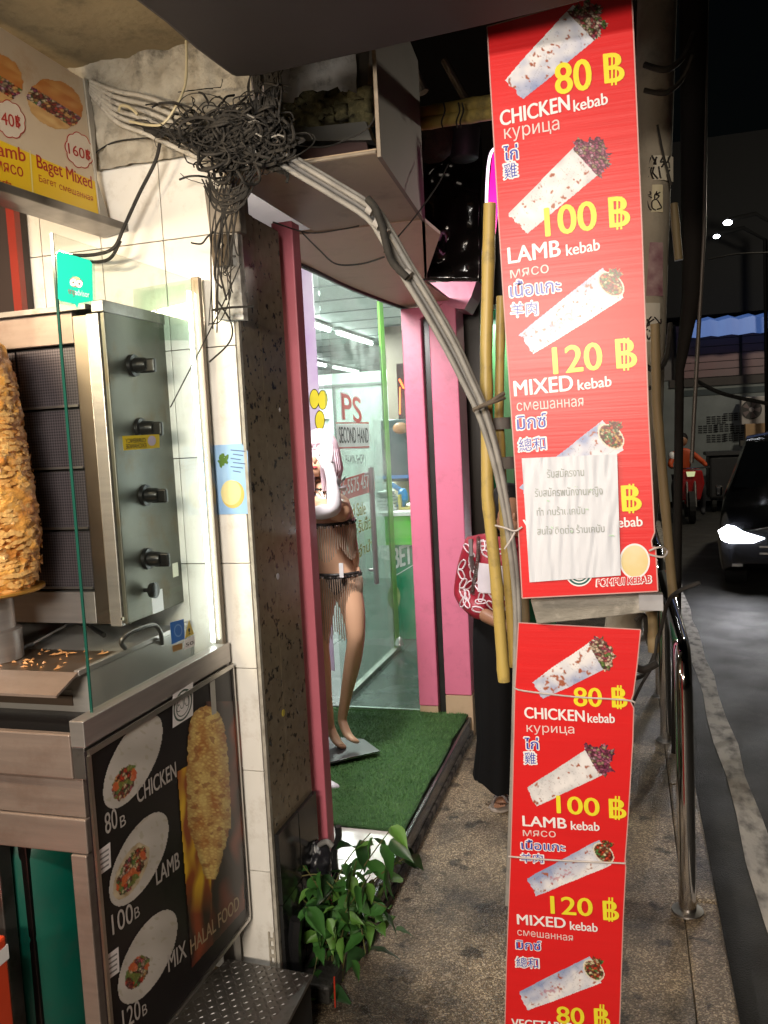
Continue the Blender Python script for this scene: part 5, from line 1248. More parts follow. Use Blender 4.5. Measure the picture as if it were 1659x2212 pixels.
for i in range(95):   # long coils and loops
    cx = rnd.gauss(520, 45); cy = 290+rnd.gauss(0, 26); rx_ = rnd.uniform(18, 60); ry_ = rnd.uniform(12, 42); a0 = rnd.random()*6.28; sp_ = rnd.uniform(3.5, 8); tl = rnd.uniform(-.7, .7)
    pts = [tang(cx+rx_*math.cos(a0+sp_*q/9)*math.cos(tl)-ry_*math.sin(a0+sp_*q/9)*math.sin(tl)+q*rnd.uniform(-1.5, 1.5), cy+rx_*math.cos(a0+sp_*q/9)*math.sin(tl)+ry_*math.sin(a0+sp_*q/9)*math.cos(tl), .02+rnd.uniform(0, .07)) for q in range(10)]
    ctn.tube(spline(pts, 4), rnd.choice((.0012, .0018, .0026, .0042)), 6)
for i in range(16):   # bundle hanging down the trim between wall and granite
    x0 = rnd.uniform(445, 585); y0 = rnd.uniform(330, 380); x1 = rnd.uniform(452, 512); 
    ctn.tube(spline([tang(x0, y0, .03), tang((x0+x1)/2+rnd.uniform(-12, 12), y0+60, .05), tang(x1, rnd.uniform(450, 620), .035), tang(x1+rnd.uniform(-22, 30), rnd.uniform(540, 720), .03)], 6), rnd.choice((.0014, .002, .003)), 5)
for i in range(9):    # swags
    y0 = 392+i*5+rnd.uniform(-12, 12); ctn.tube(spline([tang(440+rnd.uniform(-8, 12), y0-30, .03), tang(462, y0+10+rnd.uniform(-9, 9), .05), tang(495+rnd.uniform(-10, 10), y0+24+rnd.uniform(-8, 8), .055), tang(530, y0+6+rnd.uniform(-8, 8), .05), tang(548+rnd.uniform(-10, 8), y0-40, .03)], 6), .0022, 5)
for i in range(26):   # rising to the roof
    x0 = rnd.uniform(540, 600); ctn.tube(spline([tang(x0, 290, .03), tang(x0+rnd.uniform(-14, 14), 240, .04), tang(x0+rnd.uniform(-12, 18), 190, .03), tang(x0+rnd.uniform(-14, 24), 145, .0)], 5), rnd.choice((.002, .003, .004)), 5)
for i in range(60):   # towards the left
    x0 = rnd.uniform(270, 520); y0 = 262+(x0-270)*.30
    ctn.tube(spline([tang(x0, y0+rnd.uniform(-12, 12)), tang(x0+30, y0+rnd.uniform(-8, 22), .02), tang(x0+65, y0+14+rnd.uniform(-10, 18), .03), tang(x0+100, y0+26+rnd.uniform(-14, 18), .02), tang(min(x0+150, 620), y0+36+rnd.uniform(-16, 22), .03)], 5), rnd.choice((.0016, .0026, .004)), 5)
ctn.build('cable_tangle', rubber, smooth=True, label='dense tangle of black cables clumped above the granite column', cat='cables', recalc=False)
pl2 = MB()
for i in range(5):
    x0 = rnd.uniform(450, 600); y0 = rnd.uniform(230, 340); a = rnd.uniform(-.6, .6)
    pl2.tube([tang(x0, y0, .075), tang(x0+16*math.cos(a), y0+16*math.sin(a), .08), tang(x0+28*math.cos(a+.3), y0+26*math.sin(a+.3), .075)], .0022, 5)
pl2.build('pale_cable_ends', greypipe, smooth=True, label='few pale cable ends sticking out of the black tangle', cat='cables', recalc=False, kind='stuff')
def cable(name, pts, r, m, label, cat='cable', n=8):
    return MB().tube(spline(pts, n), r, 6).build(name, m, smooth=True, label=label, cat=cat, recalc=False)
cable('cream_cable', [tang(402, 88, .02), tang(403, 140, .03), tang(398, 190, .04), tang(374, 240, .05), tang(350, 268, .05), tang(318, 270, .04), tang(280, 262, .03)], .0035, mat('cream_cable', (.52, .45, .28), .5), 'cream cable hanging from the soffit into the tangle')
cable('cream_loop', [tang(298, 248, .03), tang(280, 232, .03), tang(262, 228, .03), tang(257, 240, .02)], .004, mat('cream_cable', (.52, .45, .28), .5), 'short looped cream cable end at the left of the tangle')
cable('wall_cable', [tang(345, 310, .01), tang(335, 350, .02), tang(300, 420, .02), tang(268, 490, .02), tang(246, 535, .03), tang(205, 550, .04), tang(150, 552, .04)], .005, rubber, 'thick black cable running down across the white tiles to the ledge')
cable('wall_cable', [tang(260, 520, .02), tang(240, 556, .03), tang(210, 566, .04), tang(165, 562, .04)], .005, rubber, 'short black cable curling beneath the thick one near the ledge')
cable('thin_wire', [tang(200, 335, -.03), tang(250, 306, -.03), tang(350, 296, -.01)], .0022, rubber, 'thin black wire stretched along the top of the tiles')
cable('stray_wire', [tang(462, 500, .03), tang(448, 512, .03), tang(436, 526, .03), tang(420, 526, .03), tang(413, 524, .03)], .0025, rubber, 'short stray wire end poking left below the tangle')
cable('stray_wire', [tang(470, 650, .03), tang(500, 700, .05), tang(495, 740, .06), tang(452, 782, .06)], .0026, rubber, 'curved stray wire end hanging right of the lit steel post')
cable('stray_wire', [tang(520, 570, .03), tang(480, 660, .06), tang(440, 740, .08), tang(368, 880, .09)], .002, rubber, 'long straight stray wire slanting down left across the glass')
cable('stray_wire', [tang(458, 670, .03), tang(500, 664, .05), tang(548, 662, .03)], .0032, rubber, 'stray wire lying level below the junction box')
cable('stray_wire', [tang(478, 560, .03), tang(500, 620, .06), tang(478, 690, .04), tang(452, 700, .03)], .0018, rubber, 'thin looped stray wire over the white painted strip')
# junction plates
jb = thing('junction_box', 'old concrete coloured junction block under the tangle with rusty bracket', 'junction box', at(490, 450, 'y', 2.12))
def jq(px, py, d=0): return at(px, py, 'y', 2.115-d)
MB().prism([jq(440, 408), jq(512, 404), jq(520, 500), jq(452, 503)], (0, .04, 0)).build('block', mat('grubby_block', (.26, .23, .19), .8, 0, (.14, .12, .10), 9, bump=.6, bscale=40), jb, bevel=.004)
MB().prism([jq(455, 506, .0), jq(512, 503, .0), jq(526, 690, .0), jq(470, 690, .0)], (0, .03, 0)).build('painted_strip', mat('peeling_white', (.62, .60, .56), .7, 0, (.10, .09, .08), 16, mix=.42, sharp=.4, bump=.6), jb)
MB().prism([jq(459, 510, .002), jq(500, 508, .002), jq(503, 575, .002), jq(468, 578, .002)], (0, -.02, 0)).build('rusty_bracket', mat('rusty_bracket', (.12, .09, .06), .6, .5, (.06, .05, .035), 20), jb)
MB().lathe(jq(478, 530, .023), [(0, .008), (.004, .006)], 10, (0, -1, 0)).build('screw', dsteel, jb)

# ------------------------------------------------------------------ grey conduit bundle
cbn = thing('conduit_bundle', 'bundle of grey conduits sagging from the cable tangle down to the bamboo poles', 'conduits', at(1000, 820, 'y', 2.05))
base = [(585, 325), (640, 362), (720, 410), (800, 462), (835, 512), (880, 590), (930, 672), (975, 752), (1008, 820), (1040, 890), (1068, 980), (1088, 1070), (1104, 1170), (1114, 1260), (1118, 1340), (1116, 1480), (1112, 1640), (1106, 1800), (1100, 1950)]
for k, (ox, oy, dd, rr) in enumerate(((-8, 9, .0, .0072), (0, 0, .02, .0078), (7, -8, .005, .0072), (12, -14, .02, .0052))):
    pts = []
    for i, (x, y) in enumerate(base):
        f_ = 1.0 if i < 7 else max(.45, 1-(i-7)*.12)
        yy = 2.06-.0*i if i < 9 else 2.045
        if i > 12: yy = 2.075
        pts.append(at(x+ox*f_, y+oy*f_, 'y', yy+dd*f_))
    if k == 3: pts = pts[:12]
    MB().tube(spline(pts, 6), rr, 10).build('conduit', greypipe if k != 1 else mat('dark_conduit', (.20, .19, .18), .5, 0, (.13, .12, .11), 12), cbn, smooth=True)
jt = MB()
for (x, y) in ((800, 452), (815, 482), (830, 500), (880, 590)):
    a = at(x-5, y-3, 'y', 2.04); b = at(x+6, y+6, 'y', 2.04); jt.tube([a, b], .0125, 10)
jt.build('couplers', mat('coupler_grey', (.33, .31, .29), .6), cbn, smooth=True)
MB().tube(spline([at(795, 430, 'y', 2.03), at(812, 452, 'y', 2.02), at(826, 490, 'y', 2.03), at(845, 560, 'y', 2.03), at(880, 600, 'y', 2.03)], 6), .010, 8).build('black_sleeve', rubber, cbn, smooth=True)
cable('drooping_wire', [at(590, 480, 'y', 2.3), at(668, 503, 'y', 2.5), at(740, 495, 'y', 2.5), at(775, 488, 'y', 2.45)], .0022, rubber, 'thin wire crossing the beige panel to a small clip')
cable('drooping_wire', [at(652, 502, 'y', 2.5), at(690, 540, 'y', 2.5), at(726, 570, 'y', 2.5), at(780, 570, 'y', 2.45), at(830, 555, 'y', 2.4)], .0026, rubber, 'looser brown wire drooping across the beige panel')
cable('diagonal_wire', [at(830, 545, 'y', 2.2), at(895, 470, 'y', 2.4), at(945, 400, 'y', 2.6), at(968, 355, 'y', 2.8)], .0022, rubber, 'thin black wire rising diagonally right to the dark basket')
cable('upper_wire', [at(600, 310, 'y', 2.1), at(690, 318, 'y', 2.15), at(740, 305, 'y', 2.2), at(800, 270, 'y', 2.2), at(822, 200, 'y', 2.25), at(830, 120, 'y', 2.3)], .0022, rubber, 'thin wire climbing the corner of the beige awning box')

# ------------------------------------------------------------------ red sign boards
def spt(px, py, S, e): return at(px, py, 'y', S-e)
def seg(mb, S, body, x0, y0, x1, y1, hpx, up, eps, bold=.0, outl=0, shear=0):
    a = spt(x0, y0, S, 0); b = spt(x1, y1, S, 0)
    h = hpx*(S/math.cos(0)*1.0)/FOC*1.02
    mb.text(body, a, b, h, up=up, n=(0, -1, 0), eps=eps, bold=bold, outl=outl, shear=shear)
wrapA = mat('wrap_print_white', (.74, .73, .76), .3, 0, (.50, .53, .62), 15, dirt_haze=(.45, .30, .24), dscale=42, damt=.25, bump=.1, bscale=9)
wrapB = mat('wrap_print_blue', (.62, .66, .80), .3, 0, (.22, .26, .44), 13, mix=.50, bump=.1, bscale=9)
brown_p = mat('print_char', (.30, .10, .05), .35)
def baht(mb, S, x0, y0, x1, hpx, up, eps, slope):
    dy = (x1-x0)*slope
    seg(mb, S, 'B', x0, y0, x1, y0+dy, hpx, up, eps, bold=.02)
    for fx in (.36, .56):
        a = spt(x0+(x1-x0)*fx-(0), y0+dy*fx+hpx*.10, S, eps+.0001); b = spt(x0+(x1-x0)*fx+.0, y0+dy*fx-hpx*1.12, S, eps+.0001)
        mb.bar(a, b, .0042, (0, -1, 0), 0)
def build_sign(S, name, label, corners, rows, scale_off):
    t = thing(name, label, 'sign', at(corners[3][0], corners[3][1], 'y', S))
    c = [at(x, y, 'y', S) for x, y in corners]
    up = ((c[0]-c[3]).normalized())
    MB().prism(c, (0, .005, 0)).build('board', redsign, t)
    ed = MB()
    for i in range(len(c)):
        a, b = c[i], c[(i+1) % len(c)]; ed.bar(a, b, .003, (0, -1, 0), .0003)
    ed.build('board_edge', mat('cut_edge', (.55, .30, .28), .5), t)
    return t, up
S1 = 2.0
up1c = [(1052, 58), (1364, -30), (1387, 500), (1401, 900), (1414, 1150), (1407, 1168), (1409, 1182), (1416, 1182), (1421, 1277), (1128, 1292), (1112, 1000), (1086, 620)]
sg = thing('kebab_price_sign', 'upper tall red kebab price board tied to the poles with a paper notice over it', 'sign', at(1128, 1292, 'y', S1))
c = [at(x, y, 'y', S1) for x, y in up1c]
MB().prism(c, (0, .005, 0)).build('board', redsign, sg)
ed = MB()
for i in range(len(c)): ed.bar(c[i], c[(i+1) % len(c)], .0028, (0, -1, 0), .0003)
ed.build('board_edge', mat('cut_edge', (.55, .30, .28), .5), sg)
up1 = (at(1086, 620, 'y', S1)-at(1112, 1000, 'y', S1)).normalized()
W = ML(); WO = ML(); Yw = ML(); B = ML()
f1 = lambda s_: s_
def C3(x, y): return (1014.9+x*.2976, y*.2976)
def C4(x, y): return (1014.9+x*.3348, 603.5+y*.3348)
F1 = lambda x, y, e: spt(x, y, S1, e)
wrap_pic(sg, F1, (1114, 190), (1264, 46), 29, 44, 'a', 1.3, (40, 26, R(30)), 1.1)
wrap_pic(sg, F1, (1122, 480), (1272, 342), 30, 41, 'p', 2.7, (40, 22, R(42)), 1.3)
wrap_pic(sg, F1, (1142, 740), (1320, 614), 27, 40, 'b', 3.1, (33, 22, R(42)), 1)
wrap_pic(sg, F1, (1142, 1070), (1320, 943), 27, 40, 'b', 4.9, (33, 22, R(42)), 1)
seg(Yw, S1, '80', 1202, 205, 1278, 192, 58, up1, .0022, .03); baht(Yw, S1, 1307, 181, 1349, 55, up1, .0022, -.13)
seg(W, S1, 'CHICKEN', 1082, 273, 1231, 238, 29, up1, .0022, .035); seg(W, S1, 'kebab', 1240, 242, 1313, 225, 22, up1, .0022, .028)
seg(WO, S1, 'курица', 1090, 301, 1209, 280, 20, up1, .0022, .0)
seg(W, S1, 'ไก่', 1088, 349, 1120, 344, 31, up1, .0016, 0, .07); seg(B, S1, 'ไก่', 1089, 348, 1119, 343, 29, up1, .0024, .015)
seg(W, S1, '雞', 1088, 386, 1120, 380, 30, up1, .0016, 0, .07); seg(B, S1, '雞', 1090, 385, 1118, 379, 27, up1, .0024, .0)
seg(Yw, S1, '100', 1180, 511, 1289, 495, 56, up1, .0022, .03); baht(Yw, S1, 1318, 492, 1361, 58, up1, .0022, -.10)
seg(W, S1, 'LAMB', 1099, 570, 1211, 553, 32, up1, .0022, .035); seg(W, S1, 'kebab', 1224, 553, 1296, 540, 22, up1, .0022, .028)
seg(WO, S1, 'мясо', 1103, 602, 1186, 589, 17, up1, .0022, .0)
seg(W, S1, 'เนื้อแกะ', 1102, 643, 1212, 631, 34, up1, .0016, 0, .07); seg(B, S1, 'เนื้อแกะ', 1103, 642, 1211, 630, 32, up1, .0024, .012)
seg(W, S1, '羊肉', 1104, 684, 1163, 678, 28, up1, .0016, 0, .07); seg(B, S1, '羊肉', 1106, 683, 1161, 677, 25, up1, .0024, .0)
seg(Yw, S1, '120', 1197, 808, 1301, 797, 54, up1, .0022, .03); baht(Yw, S1, 1333, 796, 1376, 58, up1, .0022, -.06)
seg(W, S1, 'MIXED', 1112, 856, 1238, 843, 31, up1, .0022, .035); seg(W, S1, 'kebab', 1249, 843, 1321, 834, 21, up1, .0022, .028)
seg(WO, S1, 'смешанная', 1117, 888, 1261, 877, 17, up1, .0022, .0)
seg(W, S1, 'มิกซ์', 1117, 929, 1182, 923, 31, up1, .0016, 0, .07); seg(B, S1, 'มิกซ์', 1118, 928, 1181, 922, 29, up1, .0024, .015)
seg(W, S1, '總和', 1120, 975, 1181, 970, 28, up1, .0016, 0, .07); seg(B, S1, '總和', 1122, 974, 1179, 969, 25, up1, .0024, .0)
baht(Yw, S1, 1345, 1104, 1386, 52, up1, .0022, -.03)
seg(W, S1, 'kebab', 1322, 1140, 1388, 1136, 20, up1, .0022, .028); seg(W, S1, 'V', 1131, 1143, 1152, 1142, 20, up1, .0022, .03)
MB().poly([spt(x, y, S1, .0010) for x, y in ellipse(1371, 1212, 33, 38, 0, 36)]).build('roundel_rim', white_p, sg)
MB().poly([spt(x, y, S1, .0013) for x, y in ellipse(1371, 1212, 29, 34, 0, 36)]).build('roundel', mat('roundel_yellow', (.66, .48, .12), .35, 0, (.74, .66, .45), 10), sg)
seg(W, S1, 'POMPUI KEBAB', 1288, 1267, 1407, 1259, 15, up1, .0018, 0, .10, shear=.15); rr_ = ML(); seg(rr_, S1, 'POMPUI KEBAB', 1290, 1266, 1405, 1258, 14, up1, .0026, .03, shear=.15); rr_.build('brand_lettering', mat('brand_red', (.62, .03, .04), .35), sg)
rg = MB(); rw = MB()
for a_, b_, g_ in ((30, 27, 0), (27, 23, 1), (23, 20, 0), (20, 17, 1), (17, .5, 0)):
    e_ = [spt(x, y, S1, .0012) for x, y in ellipse(1251, 1236, a_, a_*1.03, 0, 32)]; i_ = [spt(x, y, S1, .0012) for x, y in ellipse(1251, 1236, b_, b_*1.03, 0, 32)]
    (rg if g_ else rw).add(e_+i_, [(k, (k+1) % 32, 32+(k+1) % 32, 32+k) for k in range(32)])
rg.build('halal_ring', mat('ring_green', (.0, .10, .09), .35), sg); rw.build('halal_ground', white_p, sg)
W.build('white_lettering', white_p, sg); WO.build('pink_white_lettering', mat('pale_print_pink', (.80, .62, .60), .35), sg); Yw.build('price_lettering', yellow_p, sg); B.build('blue_lettering', blue_p, sg)
# paper notice over sign
pn_ = thing('paper_notice', 'crumpled white paper notice with faded Thai text stuck on the upper red sign', 'notice', at(1144, 1258, 'y', S1))
s = MB(); nx, nz = 48, 30
for j in range(nz+1):
    for i in range(nx+1):
        u = i/nx; v = j/nz; x = (1127+(1333-1127)*u)*(1-v)+(1144+(1341-1144)*u)*v; y = (990+(981-990)*u)*(1-v)+(1258+(1243-1258)*u)*v
        d_ = .005*abs(noise.noise(V((u*13+v*1.5, v*2.2, 2))))+.003*noise.noise(V((u*24+v*3, v*4, 5)))+.002
        s.v.append(at(x, y, 'y', S1-.0036-max(0, d_)))
for j in range(nz):
    for i in range(nx): a = j*(nx+1)+i; s.f.append((a, a+1, a+nx+2, a+nx+1))
s.build('sheet', mat('notice_paper', (.64, .66, .72), .5, 0, (.58, .60, .66), 5), pn_, smooth=True)
g = ML(); S_ = S1-.0075
for (t_, x0, y0, x1, y1) in (('รับสมัครงาน', 1182, 1032, 1262, 1028), ('รับสมัครพนักงานหญิง', 1156, 1073, 1302, 1068), ('ทำงานร้านเคบับ', 1160, 1114, 1264, 1110), ('สนใจ ติดต่อ ร้านเคบับ', 1161, 1155, 1306, 1149)):
    seg(g, S_, t_, x0, y0, x1, y1, 18, up1, .001, .004)
g.build('faded_text', mat('faded_ink', (.24, .26, .26), .6, 0, (.40, .45, .42), 30), pn_)
g = MB(); rnd = random.Random(2)
for k in range(9): x, y = rnd.uniform(1180, 1325), rnd.uniform(1010, 1165); g.poly([at(q[0], q[1], 'y', S_-.0008) for q in ellipse(x, y, 3.5, 1.6, rnd.random(), 8)])
g.build('green_smudges', mat('green_smudge', (.48, .68, .52), .6), pn_, kind='stuff')

# lower sign
S2 = 2.06
lw = thing('kebab_price_sign', 'lower narrower red kebab price board strapped with white string', 'sign', at(1100, 2100, 'y', S2))
up2c = [(1120, 1345), (1384, 1360), (1376, 1440), (1368, 1500), (1362, 1515), (1369, 1530), (1367, 1600), (1356, 1780), (1350, 1860), (1352, 1872), (1346, 1990), (1336, 2290), (1089, 2290), (1094, 2080), (1103, 1850), (1108, 1680), (1112, 1500)]
c = [at(x, y, 'y', S2) for x, y in up2c]
MB().prism(c, (0, .005, 0)).build('board', redsign, lw)
ed = MB()
for i in range(len(c)): ed.bar(c[i], c[(i+1) % len(c)], .0026, (0, -1, 0), .0003)
ed.build('board_edge', mat('cut_edge', (.55, .30, .28), .5), lw)
up2 = (at(1112, 1500, 'y', S2)-at(1094, 2080, 'y', S2)).normalized(); up2 = V((-up2.x*.2, 0, 1)).normalized()
def C5(x, y): return (1042.4+x*.4172, 1289.2+y*.4172)
W = ML(); WO = ML(); Yw = ML(); B = ML()
F2 = lambda x, y, e: spt(x, y, S2, e)
wrap_pic(lw, F2, (1164, 1490), (1296, 1413), 22, 35, 'a', 5.3, (32, 20, R(38)), 1.1)
wrap_pic(lw, F2, (1152, 1720), (1288, 1644), 23, 33, 'p', 6.7, (33, 17, R(45)), 1.3)
wrap_pic(lw, F2, (1152, 1915), (1304, 1843), 22, 31, 'b', 7.1, (27, 17, R(45)), 1)
wrap_pic(lw, F2, (1134, 2161), (1283, 2096), 23, 32, 'b', 8.9, (27, 18, R(45)), 1)
seg(Yw, S2, '80', 1241, 1524, 1300, 1526, 40, up2, .0022, .03); baht(Yw, S2, 1323, 1527, 1355, 42, up2, .0022, .03)
seg(W, S2, 'CHICKEN', 1134, 1550, 1263, 1558, 24, up2, .0022, .035); seg(W, S2, 'kebab', 1270, 1560, 1328, 1561, 20, up2, .0022, .028)
seg(WO, S2, 'курица', 1138, 1580, 1241, 1584, 15, up2, .0022)
seg(W, S2, 'ไก่', 1133, 1618, 1164, 1619, 28, up2, .0016, 0, .07); seg(B, S2, 'ไก่', 1134, 1617, 1163, 1618, 26, up2, .0024, .015)
seg(W, S2, '雞', 1132, 1648, 1160, 1649, 27, up2, .0016, 0, .07); seg(B, S2, '雞', 1134, 1647, 1158, 1648, 24, up2, .0024)
seg(Yw, S2, '100', 1204, 1755, 1295, 1762, 39, up2, .0022, .03); baht(Yw, S2, 1317, 1766, 1353, 42, up2, .0022, .05)
seg(W, S2, 'LAMB', 1130, 1783, 1224, 1789, 23, up2, .0022, .035); seg(W, S2, 'kebab', 1234, 1791, 1295, 1794, 19, up2, .0022, .028)
seg(WO, S2, 'мясо', 1130, 1805, 1201, 1808, 14, up2, .0022)
seg(W, S2, 'เนื้อแกะ', 1126, 1834, 1221, 1839, 24, up2, .0016, 0, .07); seg(B, S2, 'เนื้อแกะ', 1127, 1833, 1220, 1838, 22, up2, .0024, .012)
seg(W, S2, '羊肉', 1124, 1861, 1175, 1863, 21, up2, .0016, 0, .07); seg(B, S2, '羊肉', 1126, 1860, 1173, 1862, 19, up2, .0024)
seg(Yw, S2, '120', 1191, 1972, 1280, 1978, 40, up2, .0022, .03); baht(Yw, S2, 1304, 1986, 1337, 43, up2, .0022, .05)
seg(W, S2, 'MIXED', 1118, 1995, 1222, 2004, 23, up2, .0022, .035); seg(W, S2, 'kebab', 1232, 2007, 1291, 2012, 19, up2, .0022, .028)
seg(WO, S2, 'смешанная', 1118, 2019, 1238, 2032, 13, up2, .0022)
seg(W, S2, 'มิกซ์', 1115, 2049, 1170, 2053, 22, up2, .0016, 0, .07); seg(B, S2, 'มิกซ์', 1116, 2048, 1169, 2052, 21, up2, .0024, .015)
seg(W, S2, '總和', 1114, 2087, 1165, 2090, 24, up2, .0016, 0, .07); seg(B, S2, '總和', 1116, 2086, 1163, 2089, 22, up2, .0024)
seg(Yw, S2, '80', 1204, 2208, 1262, 2213, 39, up2, .0022, .03); baht(Yw, S2, 1285, 2216, 1318, 42, up2, .0022, .05)
seg(W, S2, 'VEGETABLE', 1106, 2218, 1235, 2228, 21, up2, .0022, .035)
W.build('white_lettering', white_p, lw); WO.build('pink_white_lettering', mat('pale_print_pink', (.80, .62, .60), .35), lw); Yw.build('price_lettering', yellow_p, lw); B.build('blue_lettering', blue_p, lw)
strm = mat('white_string', (.55, .50, .47), .6, 0, (.4, .36, .34), 30)
for (pts, lb) in (([(1110, 1484), (1130, 1492), (1240, 1505), (1350, 1512), (1372, 1518)], 'white string strapped round the top part of the lower red sign'),
                  ([(1098, 1850), (1180, 1857), (1260, 1861), (1352, 1865)], 'white string strapped round the middle of the lower red sign')):
    MB().tube(spline([at(x, y, 'y', S2-.005) for x, y in pts], 5), .0022, 6).build('string', strm, label=lb, cat='string')
cr_ = MB()
cable('white_tie', [at(1070, 1135, 'y', 2.0), at(1090, 1140, 'y', 1.985), at(1112, 1147, 'y', 1.985), at(1128, 1138, 'y', 1.99)], .0024, strm, 'white plastic tie at the left edge of the upper red sign', 'tie')
cable('white_tie', [at(1112, 1150, 'y', 1.99), at(1102, 1168, 'y', 1.985), at(1090, 1186, 'y', 1.985)], .0024, strm, 'loose white tie end hanging below the left sign tie', 'tie')
cable('white_tie', [at(1402, 1190, 'y', 1.985), at(1425, 1182, 'y', 1.99), at(1441, 1190, 'y', 2.02), at(1432, 1203, 'y', 2.0), at(1402, 1198, 'y', 1.99)], .0024, strm, 'white tie loop at the right edge of the upper red sign', 'tie')
# board between the signs
wb = thing('weathered_plank', 'grey weathered plank clamped between the upper and lower red signs', 'plank', at(1280, 1320, 'y', 2.04))
MB().prism([at(1146, 1296, 'y', 2.035), at(1432, 1284, 'y', 2.035), at(1434, 1318, 'y', 2.035), at(1330, 1331, 'y', 2.035), at(1160, 1348, 'y', 2.035)], (0, .03, 0)).build('plank', mat('weathered_grey', (.30, .28, .24), .75, 0, (.12, .11, .09), 18, bump=.8, bscale=50, stretch=(.4, 1, 1), dirt_haze=(.45, .42, .37), dscale=14, damt=.6), wb, bevel=.002)
MB().box(at(1380, 1290, 'y', 2.03).x, at(1432, 1290, 'y', 2.03).x, 2.025, 2.0345, at(1400, 1318, 'y', 2.03).z, at(1400, 1284, 'y', 2.03).z).build('tape_wrap', mat('clear_tape', (.40, .40, .42), .25, 0, (.28, .27, .27), 20), wb)
# poles of bamboo behind the signs
def pole(pts, r, m, name, label, cat, group=None, knots=True, n=12):
    P = [V(p) for p in pts]; L = []
    for i in range(len(P)-1):
        for k in range(8): L.append(P[i].lerp(P[i+1], k/8))
    L.append(P[-1]); rr = [r*(1.10 if knots and i % 7 == 3 else 1) for i in range(len(L))]
    return MB().tube(L, rr, n).build(name, m, smooth=True, label=label, cat=cat, group=group)
G_ = 'upright bamboo poles behind the signs'
pole([at(1058, 440, 'y', 2.12), at(1050, 760, 'y', 2.12), at(1053, 1070, 'y', 2.12), at(1074, 1273, 'y', 2.12), at(1089, 1472, 'y', 2.12)], .0158, bamboo, 'bamboo_pole', 'front upright yellow bamboo pole left of the upper red sign', 'bamboo pole', G_)
pole([at(1082, 640, 'y', 2.17), at(1078, 900, 'y', 2.17), at(1090, 1150, 'y', 2.17), at(1110, 1440, 'y', 2.17)], .012, bamboo, 'bamboo_pole', 'second upright bamboo pole squeezed between front pole and sign', 'bamboo pole', G_)
pole([at(1415, 700, 'y', 2.35), at(1418, 870, 'y', 2.35), at(1434, 1060, 'y', 2.35), at(1454, 1290, 'y', 2.35)], .0125, tanpole, 'bamboo_pole', 'slanting dull bamboo pole right of the upper red sign', 'bamboo pole', G_)
pole([at(1404, 1250, 'y', 2.3), at(1412, 1408, 'y', 2.3)], .015, tanpole, 'bamboo_pole', 'short bamboo end showing below the right of the plank', 'bamboo pole', G_)
pole([at(1132, 1290, 'y', 2.2), at(1136, 1400, 'y', 2.2)], .013, tanpole, 'bamboo_pole', 'dim bamboo end in the gap left of the plank', 'bamboo pole', G_)
for (x, y, lb) in ((1066, 915, 'upper dirty grey tape wound round the two upright bamboo poles'), (1076, 1000, 'lower dirty grey tape wound round the two upright bamboo poles')):
    tp = MB().lathe(at(x+12, y, 'y', 2.16)-V((0, 0, .015)), [(0, .030), (.03, .030)], 14)
    tp.build('grey_tape', mat('dirty_tape', (.16, .15, .14), .6, 0, (.1, .09, .085), 20), smooth=True, label=lb, cat='tape')
wd = MB(); wd.tube([at(1022, 886, 'y', 2.0), at(1060, 868, 'y', 2.02), at(1088, 850, 'y', 2.06)], .006, 6); wd.tube([at(1032, 880, 'y', 1.99), at(1070, 868, 'y', 2.01), at(1090, 860, 'y', 2.06)], .004, 6)
wd.build('twisted_tie', mat('brown_tie', (.20, .16, .12), .7, 0, (.1, .08, .06), 20), smooth=True, label='brown twisted strip tying the grey conduits to the bamboo', cat='tie')
# thick black cables
cable('black_cable', [at(1372, 1466, 'y', 2.2), at(1395, 1452, 'y', 2.25), at(1418, 1400, 'y', 2.3), at(1440, 1310, 'y', 2.25), at(1462, 1280, 'y', 2.2), at(1512, 1258, 'y', 2.2)], .0055, rubber, 'black cable looping over the bamboo end toward the road', 'cable')
cable('black_cable', [at(1362, 1530, 'y', 2.2), at(1385, 1480, 'y', 2.2), at(1412, 1430, 'y', 2.25), at(1420, 1360, 'y', 2.3)], .004, rubber, 'thinner black cable dropping behind the lower sign', 'cable')
cable('black_cable', [at(1368, 1440, 'y', 2.2), at(1392, 1446, 'y', 2.2), at(1420, 1432, 'y', 2.2)], .010, rubber, 'short thick black cable at the right edge of the lower sign', 'cable')
cable('black_cable', [at(1392, 790, 'y', 2.6), at(1420, 800, 'y', 2.55), at(1440, 770, 'y', 2.6), at(1448, 700, 'y', 2.7)], .008, rubber, 'black cable wrapped round the sticker covered pole', 'cable')
cable('black_cable', [at(1395, 840, 'y', 2.6), at(1418, 830, 'y', 2.55), at(1424, 790, 'y', 2.6)], .007, rubber, 'second black cable loop round the sticker covered pole', 'cable')
cable('black_cable', [at(1372, 1340, 'y', 2.25), at(1392, 1330, 'y', 2.25), at(1396, 1370, 'y', 2.3), at(1405, 1400, 'y', 2.3)], .006, rubber, 'black cable stub under the plank', 'cable')

